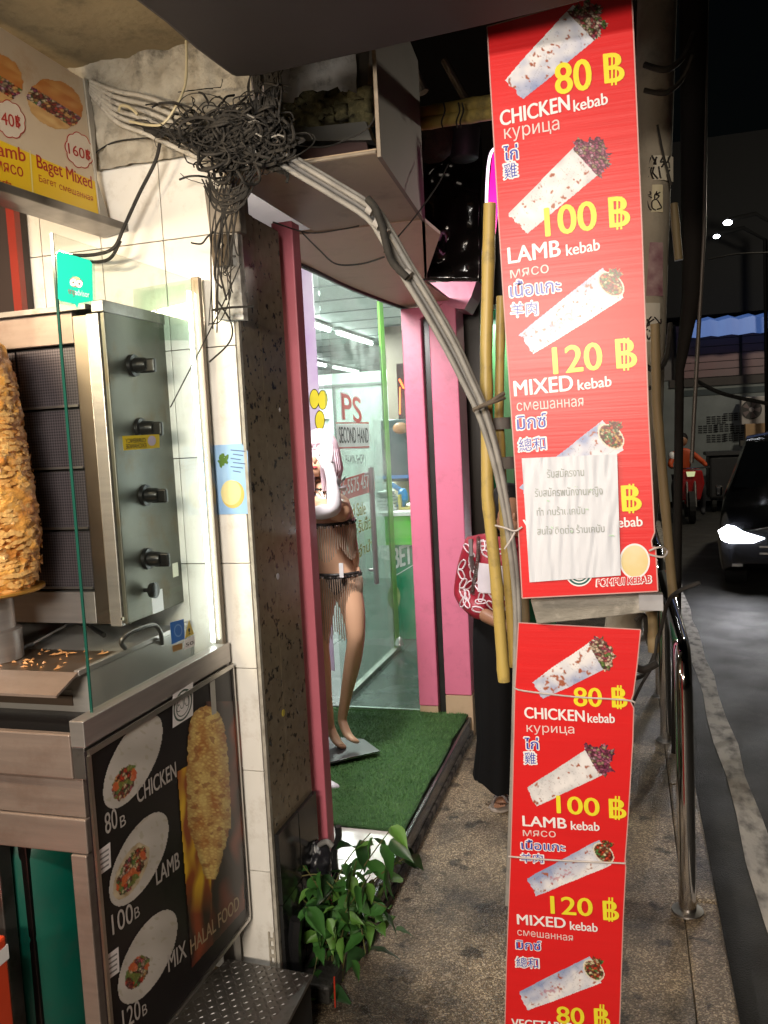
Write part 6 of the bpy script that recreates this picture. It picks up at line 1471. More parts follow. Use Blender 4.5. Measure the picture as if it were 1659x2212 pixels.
# ------------------------------------------------------------------ utility pole with stickers
up_ = thing('utility_pole', 'grey concrete utility pole covered with stickers behind the upper red sign', 'pole', (0, 2.9, 0))
Yp = 2.9
top = at(1447, -160, 'y', Yp); mid = at(1388, 1000, 'y', Yp); dirp = (mid-top).normalized(); bot = V((at(1262, 1960, 'y', Yp).x, Yp, 0))
cpole = mat('pole_concrete', (.36, .32, .25), .7, 0, (.24, .215, .17), 6, bump=.3, bscale=40, dirt_haze=(.12, .11, .09), dscale=6, damt=.6)
PR = .060
MB().tube([top+V((0, 0, .6)), mid, mid+dirp*.12, bot], PR, 28).build('shaft', cpole, up_, smooth=True)
def curved(px0, py0, px1, py1, m, nm, parent, lift=.0015):
    s = MB(); n = 10
    for j in range(7):
        y = py0+(py1-py0)*j/6
        ax = top+dirp*(((at(1420, y, 'y', Yp).z)-top.z)/dirp.z)
        for i in range(n+1):
            x = px0+(px1-px0)*i/n; p = at(x, y, 'y', Yp); dx = max(-.98, min(.98, (p.x-ax.x)/PR))
            s.v.append(V((ax.x+dx*(PR+lift), Yp-math.sqrt(1-dx*dx)*(PR+lift), p.z)))
    for j in range(6):
        for i in range(n): a = j*(n+1)+i; s.f.append((a, a+1, a+n+2, a+n+1))
    return s.build(nm, m, parent, smooth=True)
curved(1388, 348, 1452, 400, mat('cream_sticker', (.50, .47, .38), .5), 'sticker', up_)
curved(1394, 410, 1430, 468, mat('cream_sticker2', (.50, .46, .31), .5), 'sticker', up_)
curved(1388, 532, 1430, 645, mat('maroon_sticker', (.16, .06, .08), .6, 0, (.32, .22, .22), 30, sharp=.3), 'round_sticker', up_)
curved(1384, 660, 1424, 742, mat('paper_sticker', (.48, .46, .40), .6), 'sticker', up_)
def scribble(parent, x0, y0, x1, y1, n, seed, r=.0025):
    rnd = random.Random(seed); b = MB()
    for i in range(n):
        x = x0+(x1-x0)*(i+.5)/n+rnd.uniform(-2, 2); pts = []
        for k in range(4):
            px = x+rnd.uniform(-6, 6); py = y0+(y1-y0)*k/3+rnd.uniform(-4, 4)
            ax = top+dirp*(((at(1420, py, 'y', Yp).z)-top.z)/dirp.z); p = at(px, py, 'y', Yp); dx = max(-.97, min(.97, (p.x-ax.x)/PR))
            pts.append(V((ax.x+dx*(PR+.003), Yp-math.sqrt(1-dx*dx)*(PR+.003), p.z)))
        b.tube(spline(pts, 4), r, 4)
    b.build('scrawl', mat('marker_black', (.02, .015, .015), .5), parent)
scribble(up_, 1392, 352, 1447, 372, 7, 1); scribble(up_, 1392, 376, 1447, 398, 6, 2); scribble(up_, 1400, 425, 1425, 440, 3, 3, .002); scribble(up_, 1400, 444, 1425, 462, 3, 4, .002)
scribble(up_, 1390, 692, 1424, 712, 5, 5, .0022); scribble(up_, 1390, 716, 1422, 738, 4, 6, .0022)
cable('pole_strap', [at(1392, 140, 'y', 2.8), at(1440, 150, 'y', 2.78), at(1478, 120, 'y', 2.8), at(1500, 70, 'y', 2.8)], .010, rubber, 'black strap cable round the top of the utility pole', 'cable')
cable('pole_strap', [at(1392, 195, 'y', 2.8), at(1440, 200, 'y', 2.78), at(1478, 165, 'y', 2.8), at(1497, 120, 'y', 2.8)], .008, rubber, 'lower black strap cable round the utility pole', 'cable')
cable('pole_wire', [at(1420, 270, 'y', 2.81), at(1432, 330, 'y', 2.81), at(1450, 400, 'y', 2.81)], .004, rubber, 'thin wire running down the sticker covered pole', 'cable')
pole([at(1455, 440, 'y', 3.05), at(1466, 562, 'y', 3.05)], .014, tanpole, 'bamboo_pole', 'dull bamboo piece right of the stickers on the utility pole', 'bamboo pole', G_)
dk = thing('dark_street_pole', 'dark brown street pole with pale edge right of the utility pole', 'pole', (0.4, 4.4, 0))
MB().tube([at(1500, -100, 'y', 4.4), at(1494, 640, 'y', 4.4), at(1468, 800, 'y', 4.4), V((at(1452, 1300, 'y', 4.4).x, 4.4, 0))], [.070, .045, .022, .020], 18).build('pole_shaft', mat('shaded_pole', (.018, .014, .011), .8, 0, (.012, .010, .008), 4, spec=.2), dk, smooth=True)  # shade put into the colour, darkened so the lamps hardly show on it
MB().tube([at(1527, -100, 'y', 4.38), at(1521, 500, 'y', 4.38), at(1500, 880, 'y', 4.38), at(1494, 1000, 'y', 4.38)], .010, 8).build('edge_highlight', mat('edge_highlight', (.12, .10, .085), .45, .3), dk, smooth=True)  # pale tube painted in for the highlight along the pole's edge

# ------------------------------------------------------------------ chrome guard rails
def rail(y0, y1, label):
    t = thing('guard_rail', label, 'guard rail', (.165, (y0+y1)/2, 0), 'chrome guard rails along the kerb')
    zr = .92; rr = .030; pts = [(0, y0, 0), (0, y0, zr-.12)]
    for k in range(1, 7): a = k/6*math.pi/2; pts.append((0, y0+.12-.12*math.cos(a), zr-.12+.12*math.sin(a)))
    for k in range(0, 7): a = k/6*math.pi/2; pts.append((0, y1-.12+.12*math.sin(a), zr-.12+.12*math.cos(a)))
    pts += [(0, y1, 0)]
    o = MB().tube([V(p)+V((.165, 0, 0)) for p in pts], rr, 24, cap=False).build('hoop', chrome, t, smooth=True)
    for yy in (y0, y1): MB().lathe((.165, yy, 0), [(0, .055), (.006, .053), (.010, .034)], 22).build('foot_flange', dsteel, t, smooth=True)
rail(2.93, 4.58, 'nearest chrome guard rail hoop beside the lower red sign')
rail(5.35, 7.0, 'second chrome guard rail hoop, farther along the kerb')

# ------------------------------------------------------------------ plant and bag
leafm = [mat('leaf_green', (.055, .16, .035), .5, 0, (.025, .10, .015), 12, spec=.5), mat('leaf_light', (.12, .24, .05), .5, 0, (.06, .17, .02), 12), mat('leaf_dark', (.022, .07, .02), .4, 0, (.012, .04, .010), 12)]
def leaf_mesh(name, m, L=.085, Wd=.052, fold=.010, droop=.02):
    vs = []; fs = []; n = 8
    for i in range(n+1):
        t = i/n; w_ = Wd*.5*math.sin(math.pi*min(1, t**.72))*(1-.25*t); w_ = max(w_, .0004)
        z = -droop*t*t
        for s_, zz in ((-1, fold), (-.5, fold*.45), (0, 0), (.5, fold*.45), (1, fold)):
            vs.append((s_*w_, t*L, z+zz*(w_/(Wd*.5))+.0015*math.sin(i*2.1)*abs(s_)))
    for i in range(n):
        for k in range(4): a = i*5+k; fs.append((a, a+1, a+6, a+5))
    me = bpy.data.meshes.new(name); me.from_pydata(vs, [], fs); me.polygons.foreach_set('use_smooth', [True]*len(fs)); me.materials.append(m); return me
LM = [leaf_mesh('leaf', m, L, Wd, f_, d) for m, L, Wd, f_, d in ((leafm[0], .085, .050, .008, .02), (leafm[1], .070, .044, .010, .012), (leafm[2], .090, .052, .008, .03), (leafm[0], .075, .048, .004, .035))]
pt_ = thing('leafy_plant', 'leafy green creeping plant at the foot of the pink post', 'plant', (-.85, 2.3, 0))
rnd = random.Random(21); stems = MB(); nleaf = 0
roots = [(715, 2000), (700, 2080), (745, 1960), (690, 1990), (760, 1920)]
tips = [(845, 1790), (868, 1830), (880, 1850), (800, 1800), (640, 1895), (655, 1870), (610, 1905), (835, 1960), (850, 1900), (640, 2040), (672, 2130), (700, 2150), (730, 2060), (760, 1990), (790, 2060), (820, 2000), (770, 1860), (700, 1900), (660, 1960), (735, 2130), (750, 1900), (800, 1890), (690, 2050), (715, 1940)]
for k, (tx_, ty_) in enumerate(tips):
    rx_, ry_ = roots[k % 5]; Yt = 2.28+rnd.uniform(-.12, .14)
    p0 = at(rx_, ry_, 'y', 2.34); p1 = at(tx_, ty_, 'y', Yt); mid_ = (p0+p1)/2+V((rnd.uniform(-.02, .02), rnd.uniform(-.03, .03), .03))
    path = spline([p0, mid_, p1], 5); stems.tube(path, [.0026-.0001*i for i in range(len(path))], 5)
    for i in range(2, len(path)):
        if rnd.random() < .72:
            o = bpy.data.objects.new('leaf', rnd.choice(LM)); COL.objects.link(o); o.parent = pt_
            p = path[i]+V((rnd.uniform(-.012, .012), rnd.uniform(-.02, .01), rnd.uniform(-.012, .012)))
            o.location = p-ORG[pt_.name]
            a = rnd.uniform(-2.9, 2.9)
            o.rotation_euler = (rnd.uniform(-1.35, .1), rnd.uniform(-.6, .6), a); s_ = rnd.uniform(.75, 1.25); o.scale = (s_, s_, s_); nleaf += 1
for k in range(46):
    o = bpy.data.objects.new('leaf', rnd.choice(LM)); COL.objects.link(o); o.parent = pt_
    cx, cy = rnd.choice(((690, 2000, ), (760, 1960), (700, 1930), (740, 2040), (800, 1930), (660, 1930), (690, 2090)))
    p = at(rnd.gauss(cx, 36), rnd.gauss(cy, 40), 'y', 2.30+rnd.uniform(-.10, .12)); o.location = p-ORG[pt_.name]
    o.rotation_euler = (rnd.uniform(-1.5, -.1), rnd.uniform(-.6, .6), rnd.uniform(-2.6, 2.6)); s_ = rnd.uniform(.7, 1.2); o.scale = (s_, s_, s_)
for k in range(9):
    x0 = rnd.uniform(690, 745); stems.tube(spline([at(x0, 2215, 'y', 2.3), at(x0+rnd.uniform(-8, 8), 2120, 'y', 2.32), at(x0+rnd.uniform(-14, 18), 2000, 'y', 2.33)], 5), .0026, 5)
stems.build('stems', mat('stem_green', (.12, .16, .04), .5, 0, (.10, .06, .03), 20), pt_, smooth=True)
bg_ = thing('black_bag', 'crumpled black plastic bag wrapped round the foot of the pink post', 'bag', at(685, 1900, 'y', 2.45))
s = MB(); n = 40; m__ = 26; c = at(686, 1862, 'y', 2.44)
for j in range(m__+1):
    a = math.pi*j/m__
    for i in range(n):
        t = 6.28318*i/n; v = V((math.sin(a)*math.cos(t), math.sin(a)*math.sin(t), math.cos(a)))
        r = 1+.22*noise.noise(v*2.3+V((3, 1, 2)))+.14*abs(noise.noise(v*6)); s.v.append(c+V((v.x*.050*r, v.y*.05*r, v.z*.066*r*(1.1 if v.z < 0 else 1))))
for j in range(m__):
    for i in range(n): s.f.append((j*n+i, j*n+(i+1) % n, (j+1)*n+(i+1) % n, (j+1)*n+i))
s.build('bag_body', mat('bag_black', (.018, .018, .022), .3, 0, (.012, .012, .015), 9, bump=.5, bscale=30), bg_, smooth=True)
MB().tube(spline([at(690, 1825, 'y', 2.42), at(706, 1818, 'y', 2.4), at(718, 1828, 'y', 2.4)], 5), .009, 8).build('twist', mat('grey_twist', (.22, .21, .2), .6), bg_, smooth=True)
cable('black_hose', [at(730, 1785, 'y', 2.42), at(731, 1810, 'y', 2.42), at(722, 1840, 'y', 2.42), at(724, 1880, 'y', 2.42), at(728, 1950, 'y', 2.42)], .0115, mat('hose_black', (.015, .015, .016), .25), 'upright black hose beside the pink post with open end', 'hose')
cable('black_hose', [at(640, 1985, 'y', 2.2), at(636, 2040, 'y', 2.2), at(640, 2100, 'y', 2.22), at(650, 2160, 'y', 2.25)], .020, mat('hose_black', (.015, .015, .016), .25), 'thick black hose running down the dark corner behind the leaves', 'hose')
cable('red_stick', [at(722, 2110, 'y', 2.2), at(724, 2170, 'y', 2.2), at(727, 2230, 'y', 2.2)], .0026, mat('red_thin', (.45, .03, .01), .5), 'thin red stick standing below the leaves', 'stick')
MB().box(-1.02, -.90, 2.20, 2.60, 0, .06).build('dark_kerb_corner', mat('grimy_black', (.018, .017, .016), .5, 0, (.05, .047, .042), 9, bump=.6), kind='structure', bevel=.01)

# ------------------------------------------------------------------ woman behind the poles
pn2 = thing('person', 'woman in red chain print blouse and long black skirt standing behind the bamboo poles', 'person', (-.5, 3.6, 0))
PY = 3.62
def h_(px, py, dy=0): return at(px, py, 'y', PY+dy)
skin_p = mat('person_skin', (.32, .16, .09), .5, 0, (.28, .13, .075), 6)
def chainprint():
    m = mat('red_blouse', (.34, .015, .035), .5, 0, (.22, .008, .02), 5, bump=.15, bscale=14)
    return m
# skirt
sk = MB(); prof_ = [(1696, 1064, .0, 42), (1600, 1066, .0, 38), (1480, 1062, 0, 40), (1380, 1058, 0, 40), (1325, 1056, 0, 36)]
rings = []
n = 36
for (y, cx, dy, rpx) in prof_:
    c = h_(cx+8, y); r = rpx*3.75/FOC*1.12
    for i in range(n):
        t = 6.28318*i/n; rr = r*(1+(.09*math.sin(t*7+y*.01)+.04*math.sin(t*13))*max(0, (y-1330)/370))
        sk.v.append(c+V((math.cos(t)*rr, math.sin(t)*rr*.8, (-.04*math.cos(t)+.012*math.sin(t*5) if y > 1690 else 0))))
for j in range(len(prof_)-1):
    for i in range(n): sk.f.append((j*n+i, j*n+(i+1) % n, (j+1)*n+(i+1) % n, (j+1)*n+i))
sk.build('black_skirt', mat('skirt_black', (.006, .006, .0065), .85, 0, (.004, .004, .0045), 4, spec=.2), pn2, smooth=True)
# blouse torso and sleeve as one continuous body
Jb = [(h_(1066, 1325), (.125, .10)), (h_(1068, 1270), (.120, .10)), (h_(1070, 1215), (.13, .10)), (h_(1068, 1178), (.11, .075)), (h_(1070, 1155), .05),
      (h_(1024, 1180), .058), (h_(1010, 1235, .02), .055), (h_(1001, 1285, .02), .052), (h_(1026, 1312, -.07), .048), (h_(1046, 1328, -.13), .040),
      (h_(1116, 1180), .058), (h_(1128, 1240), .055), (h_(1128, 1300), .050)]
skin('blouse', Jb, [(0, 1), (1, 2), (2, 3), (3, 4), (3, 5), (5, 6), (6, 7), (7, 8), (8, 9), (3, 10), (10, 11), (11, 12)], chainprint(), pn2)
skin('forearm', [(h_(1040, 1325, -.12), .034), (h_(1070, 1340, -.17), .030), (h_(1092, 1352, -.19), .024), (h_(1104, 1358, -.19), (.034, .018)), (h_(1116, 1362, -.19), (.030, .014))], [(0, 1), (1, 2), (2, 3), (3, 4)], skin_p, pn2)
for k in range(4): MB().tube([h_(1110, 1354+k*5, -.19), h_(1124, 1358+k*5, -.20), h_(1132, 1364+k*5, -.185)], [.009, .0085, .006], 8).build('finger', skin_p, pn2, smooth=True)
MB().tube([h_(1104, 1350, -.2), h_(1112, 1340, -.215), h_(1120, 1338, -.21)], [.010, .009, .007], 8).build('thumb', skin_p, pn2, smooth=True)
hc2 = h_(1103, 1108)
hd2 = MB(); hd2.ball(hc2, .090, 18, 14, (.82, .98, 1.18)); hd2.ball(hc2+V((.02, -.075, -.05)), .045, 10, 8); hd2.ball(hc2+V((.03, -.098, -.01)), .014, 8, 6, (.8, 1, 1.5)); hd2.tube([hc2+V((0, 0, -.08)), hc2+V((0, .01, -.19))], .045, 12)
hd2.build('head', skin_p, pn2, smooth=True)
fc = MB(); fc.ball(hc2+V((.05, -.085, .012)), .009, 8, 6, (1.4, .5, .7)); fc.ball(hc2+V((-.012, -.092, .012)), .009, 8, 6, (1.4, .5, .7)); fc.build('eyes', black, pn2)
MB().ball(hc2+V((.028, -.105, -.052)), .013, 8, 6, (1.4, .5, .5)).build('lips', mat('lip_rose', (.35, .08, .08), .4), pn2)
hr = MB(); hr.ball(hc2+V((-.01, .022, .02)), .100, 18, 12, (.95, 1.0, 1.12))
for k in range(34):
    a = 2.2+k*.095; a = a if a < 5.4 else a
    for rr in (.085,):
        p0 = hc2+V((math.cos(k*.19-.2)*rr, abs(math.sin(k*.19-.2))*rr, .02)); hr.tube([p0, p0+V((-.004, .01, -.08)), p0+V((-.004, .012, -.19))], [.020, .022, .012], 6)
hr.build('hair', mat('black_hair', (.006, .005, .005), .65, 0, (.012, .009, .008), 30, stretch=(9, 9, 1), spec=.2), pn2, smooth=True)
# printed chain links, small flat ovals hugging the sleeve
rnd = random.Random(6)
lk = MB()
bl_o = [o for o in pn2.children if o.name.startswith('blouse')][0]
from mathutils.bvhtree import BVHTree
bm = bmesh.new(); bm.from_mesh(bl_o.data); bvh = BVHTree.FromBMesh(bm); bm.free(); o_b = ORG[pn2.name]
def hug(px, py, lift=.002):
    d = (cf+(px-829.5)/FOC*cr-(py-1106)/FOC*cu).normalized(); h = bvh.ray_cast(EYE-o_b, d)
    return (h[0]+o_b+h[1]*lift, h[1]) if h[0] is not None else (None, None)
def link(cx, cy, rx, ry, ang):
    pts = []
    for (u, v) in ((-1, -.5), (-.5, -1), (.5, -1), (1, -.5), (1, .5), (.5, 1), (-.5, 1), (-1, .5), (-1, -.5)):
        x = cx+u*rx*math.cos(ang)-v*ry*math.sin(ang); y = cy+u*rx*math.sin(ang)+v*ry*math.cos(ang)
        p, n_ = hug(x, y)
        if p is None: return
        pts.append(p)
    lk.tube(pts, .0036, 4)
for (x0, y0, x1, y1) in ((1000, 1160, 1000, 1300), (1012, 1185, 1040, 1290), (1030, 1160, 1065, 1215), (990, 1290, 1050, 1330), (1042, 1175, 1100, 1200), (1045, 1275, 1100, 1300), (1020, 1240, 1000, 1310), (1040, 1300, 1100, 1322)):
    L_ = math.hypot(x1-x0, y1-y0); n_k = int(L_/19)
    for k in range(n_k+1):
        t = k/max(1, n_k); a = math.atan2(y1-y0, x1-x0)+(.5 if k % 2 else -.4); link(x0+(x1-x0)*t+rnd.uniform(-3, 3), y0+(y1-y0)*t, 11, 5, a)
lk.build('chain_print', mat('print_white', (.72, .62, .66), .5), pn2)
# white square print on the blouse
sq = MB(); nx = 8
for j in range(nx+1):
    for i in range(nx+1):
        p, n_ = hug(1034+52*i/nx, 1216+(62)*j/nx+i*.8, .006)
        sq.v.append(p if p is not None else h_(1034+52*i/nx, 1216+62*j/nx, -.12))
for j in range(nx):
    for i in range(nx): a = j*(nx+1)+i; sq.f.append((a, a+1, a+nx+2, a+nx+1))
sq.build('white_square', mat('blouse_white', (.74, .68, .74), .5), pn2, smooth=True)
# bag strap: chain and leather
ch = MB(); 
for k in range(30):
    t = k/29; x = 1034-t*12+4*math.sin(t*3); y = 1165+t*120; p, n_ = hug(x, y, .008)
    if p is None: p = h_(x, y, -.1)
    ch.tube([p+V((.007*math.cos(a), 0, .0075*math.sin(a))) for a in [6.283*q/8 for q in range(9)]], .0022, 4)
ch.build('bag_chain', mat('gunmetal', (.25, .22, .2), .3, .9), pn2)
st_ = MB(); q1 = [hug(x, y, .006)[0] or h_(x, y, -.1) for x, y in ((1018, 1168), (1019, 1200), (1022, 1230))]
st_.tube(q1, .011, 6); st_.build('bag_strap', mat('grey_leather', (.16, .13, .13), .5), pn2, smooth=True)
# feet with sandals
for dx, lb in ((0, 0), (44, 1)):
    fx = 1080+dx
    skin('foot', [(h_(fx+4, 1690, .05), .028), (h_(fx+2, 1722, .03), (.034, .026)), (h_(fx, 1738, -.03), (.038, .018))], [(0, 1), (1, 2)], skin_p, pn2)
    for k in range(5):
        MB().tube([h_(fx-9+k*4.6, 1737, -.045), h_(fx-10+k*4.8, 1743-abs(k-1)*1.0, -.075)], [.0085-.0008*k, .007-.0006*k], 8).build('toe', skin_p, pn2, smooth=True)
    b = MB(); b.tube(spline([h_(fx-16, 1735, -.02), h_(fx-8, 1720, -.045), h_(fx+6, 1718, -.045), h_(fx+16, 1732, -.02)], 5), .008, 6); b.build('jewelled_strap', mat('silver_strap', (.65, .62, .62), .2, .8, (.4, .4, .5), 60), pn2, smooth=True)
    q = h_(fx, 1750); MB().lathe(V((q.x, PY-.01, .001)), [(0, .045), (.010, .046)], 20).build('sandal_sole', mat('pale_sole', (.55, .48, .42), .5), pn2)

# ------------------------------------------------------------------ street: car, rider, far buildings
cr2 = thing('car', 'dark car with one bright headlight coming up the road', 'car', (at(1552, 1150, 'y', 9.3).x-.03, 9.3, -.124))
carp = mat('black_car_paint', (.006, .0065, .0075), .2, .0, (.005, .005, .006), 4, coat=.4)
X0 = at(1552, 1150, 'y', 9.3).x-.03; X1 = X0+1.74; Y0, gz_ = 9.3, -.124
cr2.rotation_euler.z = R(-9)
def sect(y, hw, zs_):   # cross section half width and heights: lower, waist, shoulder, roof
    cx = (X0+X1)/2
    L = [(-hw, zs_[0]), (-hw-.02, zs_[1]), (-hw+.02, zs_[2]), (-hw*.72 if zs_[3] > zs_[2]+.1 else -hw*.9, zs_[3]), (-hw*.4, zs_[3]+.04)]
    L = [(a_, b_*1.1) for a_, b_ in L]; pts = L+[(-a, b) for a, b in L[::-1]]
    return [V((cx+a, y, gz_+b)) for a, b in pts]
S_c = [sect(Y0, .66, (.30, .42, .58, .62)), sect(Y0+.12, .80, (.22, .45, .66, .70)), sect(Y0+.5, .86, (.2, .48, .74, .80)), sect(Y0+1.1, .87, (.2, .5, .84, .92)), sect(Y0+1.75, .87, (.2, .5, .90, 1.38)), sect(Y0+2.3, .87, (.2, .5, .92, 1.47)), sect(Y0+3.3, .86, (.2, .5, .92, 1.44)), sect(Y0+4.1, .84, (.25, .5, .9, 1.05)), sect(Y0+4.35, .76, (.35, .5, .8, .9))]
s = MB(); k = len(S_c[0])
for q in S_c: s.v += q
for j in range(len(S_c)-1):
    for i in range(k): s.f.append((j*k+i, j*k+(i+1) % k, (j+1)*k+(i+1) % k, (j+1)*k+i))
s.f.append(tuple(range(k))[::-1]); s.f.append(tuple((len(S_c)-1)*k+i for i in range(k)))
bo = s.build('body', carp, cr2, smooth=True)
cxm = (X0+X1)/2
ws = MB(); ws.poly([V((cxm-.74, Y0+1.10, gz_+1.045)), V((cxm+.74, Y0+1.08, gz_+1.045)), V((cxm+.60, Y0+1.70, gz_+1.55)), V((cxm-.60, Y0+1.70, gz_+1.55))]).build('windscreen', mat('dark_glass', (.01, .014, .016), .04, 0, (.008, .01, .012), 3, spec=1), cr2)
hl = mat('headlight_glow', (1, 1, 1), .2, emit=70, ecol=(.93, .93, 1))
for sx in (0, 1):
    xx = X0+.03 if sx == 0 else X1-.47; xm = [xx, xx+.44]
    if sx: pts = [(xm[1], .66), (xm[1]-.06, .56), (xm[0], .57), (xm[0]+.06, .64)]
    else: pts = [(xm[0], .66), (xm[0]+.03, .57), (xm[0]+.12, .535), (xm[1]-.1, .545), (xm[1], .59), (xm[1]-.12, .625), (xm[0]+.24, .655), (xm[0]+.16, .70), (xm[0]+.08, .715)]
    MB().prism([V((x, Y0-.012, gz_+z+.01)) for x, z in pts], (0, .10, 0)).build('headlight', hl if sx == 0 else mat('lamp_glass', (.3, .3, .3), .1), cr2)
MB().box(cxm-.45, cxm+.45, Y0-.012, Y0, gz_+.50, gz_+.52).build('grille_bar', chrome, cr2)
MB().box(cxm-.45, cxm+.45, Y0-.010, Y0, gz_+.43, gz_+.45).build('grille_bar', chrome, cr2)
MB().box(X0+.16, X0+.26, Y0+.02-.03, Y0+.02, gz_+.30, gz_+.33).build('fog_lamp', chrome, cr2)
for (wx, wy) in ((X0+.06, Y0+.75), (X1-.28, Y0+.75), (X0+.06, Y0+3.4), (X1-.28, Y0+3.4)):
    w1 = MB().lathe((wx, wy, gz_+.31), [(0, .22), (.0, .31), (.22, .31), (.22, .22)], 26, (1, 0, 0)).build('tyre', mat('tyre', (.012, .012, .012), .8), cr2, smooth=True)
    MB().lathe((wx+.01, wy, gz_+.31), [(0, .04), (.01, .21), (.2, .21), (.21, .04)], 20, (1, 0, 0)).build('rim', dsteel, w1)
MB().box(X0-.09, X0-.01, Y0+1.45, Y0+1.6, gz_+.92, gz_+1.04).build('wing_mirror', carp, cr2, bevel=.02)
lamp('car_headlight', 'SPOT', (X0+.25, Y0-.05, gz_+.60), 35, (.95, .96, 1), to=(X0-.2, Y0-5, 0.0), radius=.04)
bpy.data.lights['car_headlight'].spot_size = R(70); bpy.data.lights['car_headlight'].spot_blend = .6

mo_ = thing('motorcycle', 'small red motorcycle standing in the road facing the camera', 'motorcycle', (1.1, 16.8, -.12))
mx_, my_ = at(1490, 1105, 'y', 16.5).x, 16.5; mg = -.124
redb = mat('red_fairing', (.40, .012, .012), .25, 0, (.3, .01, .01), 4, coat=1)
MB().lathe((mx_-.05, my_-.55, mg+.29), [(0, .20), (0, .29), (.10, .29), (.10, .20)], 22, (1, 0, 0)).build('front_wheel', mat('tyre', (.012, .012, .012), .8), mo_)
MB().lathe((mx_-.05, my_+.65, mg+.29), [(0, .20), (0, .29), (.10, .29), (.10, .20)], 22, (1, 0, 0)).build('rear_wheel', mat('tyre', (.012, .012, .012), .8), mo_)
MB().tube([(mx_-.07, my_-.55, mg+.29), (mx_-.07, my_-.35, mg+.85)], .025, 8).tube([(mx_+.07, my_-.55, mg+.29), (mx_+.07, my_-.35, mg+.85)], .025, 8).build('fork', dsteel, mo_, smooth=True)
MB().prism([(mx_-.20, my_-.42, mg+.95), (mx_+.20, my_-.42, mg+.95), (mx_+.24, my_-.40, mg+.7), (mx_+.16, my_-.40, mg+.40), (mx_-.16, my_-.40, mg+.40), (mx_-.24, my_-.40, mg+.7)], (0, .12, 0)).build('front_fairing', redb, mo_, bevel=.03)
MB().box(mx_-.14, mx_+.14, my_-.25, my_+.75, mg+.62, mg+.76).build('seat', mat('moto_seat', (.02, .02, .02), .5), mo_, bevel=.03)
MB().box(mx_-.10, mx_+.10, my_-.2, my_+.6, mg+.3, mg+.6).build('frame_body', redb, mo_, bevel=.04)
MB().tube([(mx_-.34, my_-.28, mg+1.0), (mx_-.1, my_-.36, mg+.98), (mx_+.1, my_-.36, mg+.98), (mx_+.34, my_-.28, mg+1.0)], .015, 8).build('handlebar', chrome, mo_)
MB().prism([(mx_-.08, my_-.435, mg+.93), (mx_+.08, my_-.435, mg+.93), (mx_+.06, my_-.435, mg+.84), (mx_-.06, my_-.435, mg+.84)], (0, .012, 0)).build('headlight', mat('moto_lamp', (.7, .75, .4), .2, emit=.5), mo_)
rd = thing('person', 'rider in an orange vest sitting on the red motorcycle', 'person', (mx_, my_, mg))
orng = mat('orange_vest', (.50, .07, .01), .6, 0, (.38, .05, .01), 5)
skin('torso', [((mx_-.1, my_+.15, mg+.80), (.15, .12)), ((mx_-.1, my_+.12, mg+1.05), (.15, .12)), ((mx_-.1, my_+.08, mg+1.25), (.16, .11)), ((mx_-.10, my_+.05, mg+1.36), .05),
               ((mx_-.27, my_+.05, mg+1.24), .06), ((mx_-.34, my_-.08, mg+1.05), .05), ((mx_-.32, my_-.24, mg+1.02), .04), ((mx_+.07, my_+.05, mg+1.24), .06), ((mx_+.24, my_-.08, mg+1.08), .05), ((mx_+.28, my_-.24, mg+1.02), .04)],
     [(0, 1), (1, 2), (2, 3), (2, 4), (4, 5), (5, 6), (2, 7), (7, 8), (8, 9)], orng, rd)
skin('trousers', [((mx_-.1, my_+.15, mg+.78), (.15, .12)), ((mx_-.24, my_-.05, mg+.72), .085), ((mx_-.27, my_-.22, mg+.62), .07), ((mx_-.26, my_-.1, mg+.22), .05), ((mx_-.26, my_-.2, mg+.12), .045), ((mx_+.1, my_-.05, mg+.72), .085), ((mx_+.22, my_-.22, mg+.62), .07), ((mx_+.22, my_-.1, mg+.22), .05), ((mx_+.22, my_-.2, mg+.12), .045)],
     [(0, 1), (1, 2), (2, 3), (3, 4), (0, 5), (5, 6), (6, 7), (7, 8)], mat('dark_trousers', (.02, .02, .025), .8), rd)
MB().ball((mx_-.1, my_+.02, mg+1.50), .10, 14, 10, (.85, 1, 1.15)).build('head', skin_p, rd, smooth=True)
MB().ball((mx_-.1, my_+.035, mg+1.535), .105, 14, 10, (.9, 1, 1)).build('hair', mat('black_hair', (.008, .007, .007), .35), rd, smooth=True)
MB().ball((mx_-.30, my_+.0, mg+1.20), .085, 10, 8, (.8, .8, 1.1)).build('white_sleeve', white_p, rd, smooth=True)

# far building across the end of the road
fb = thing('far_building', 'unlit grey building with blue lit awning and ribbed shutters at the road end', 'building', (2.6, 19, 0))
FY = 19.0
wallg = mat('grey_render', (.22, .24, .24), .8, 0, (.13, .145, .145), 2, bump=.3)
MB().box(-.5, 9, FY, FY+.4, 0, 2.6).build('lower_wall', wallg, fb)
MB().box(-.5, 9, FY+.1, FY+.5, 2.62, 3.6).build('shutter_back', mat('shutter_grey', (.12, .11, .11), .6), fb)
for k in range(7):
    MB().box(1.0, 8.9, FY+.04, FY+.09, 2.64+k*.16, 2.64+k*.16+.145).build('shutter_slat', mat('shutter_slat', (.13, .115, .115), .55, .2, (.20, .10, .10), .9), fb)
for k in range(6): MB().box(1.0+k*1.3, 1.05+k*1.3, FY-.0, FY+.035, 2.62, 3.78).build('shutter_post', dark, fb)
MB().box(.9, 9, FY-.05, FY+.1, 2.45, 2.615).build('beam', mat('dim_beam', (.05, .04, .035), .7), fb)
aw = MB(); za1, za2 = at(1600, 688, 'y', FY-.7).z, at(1600, 722, 'y', FY-.8).z
n = 60
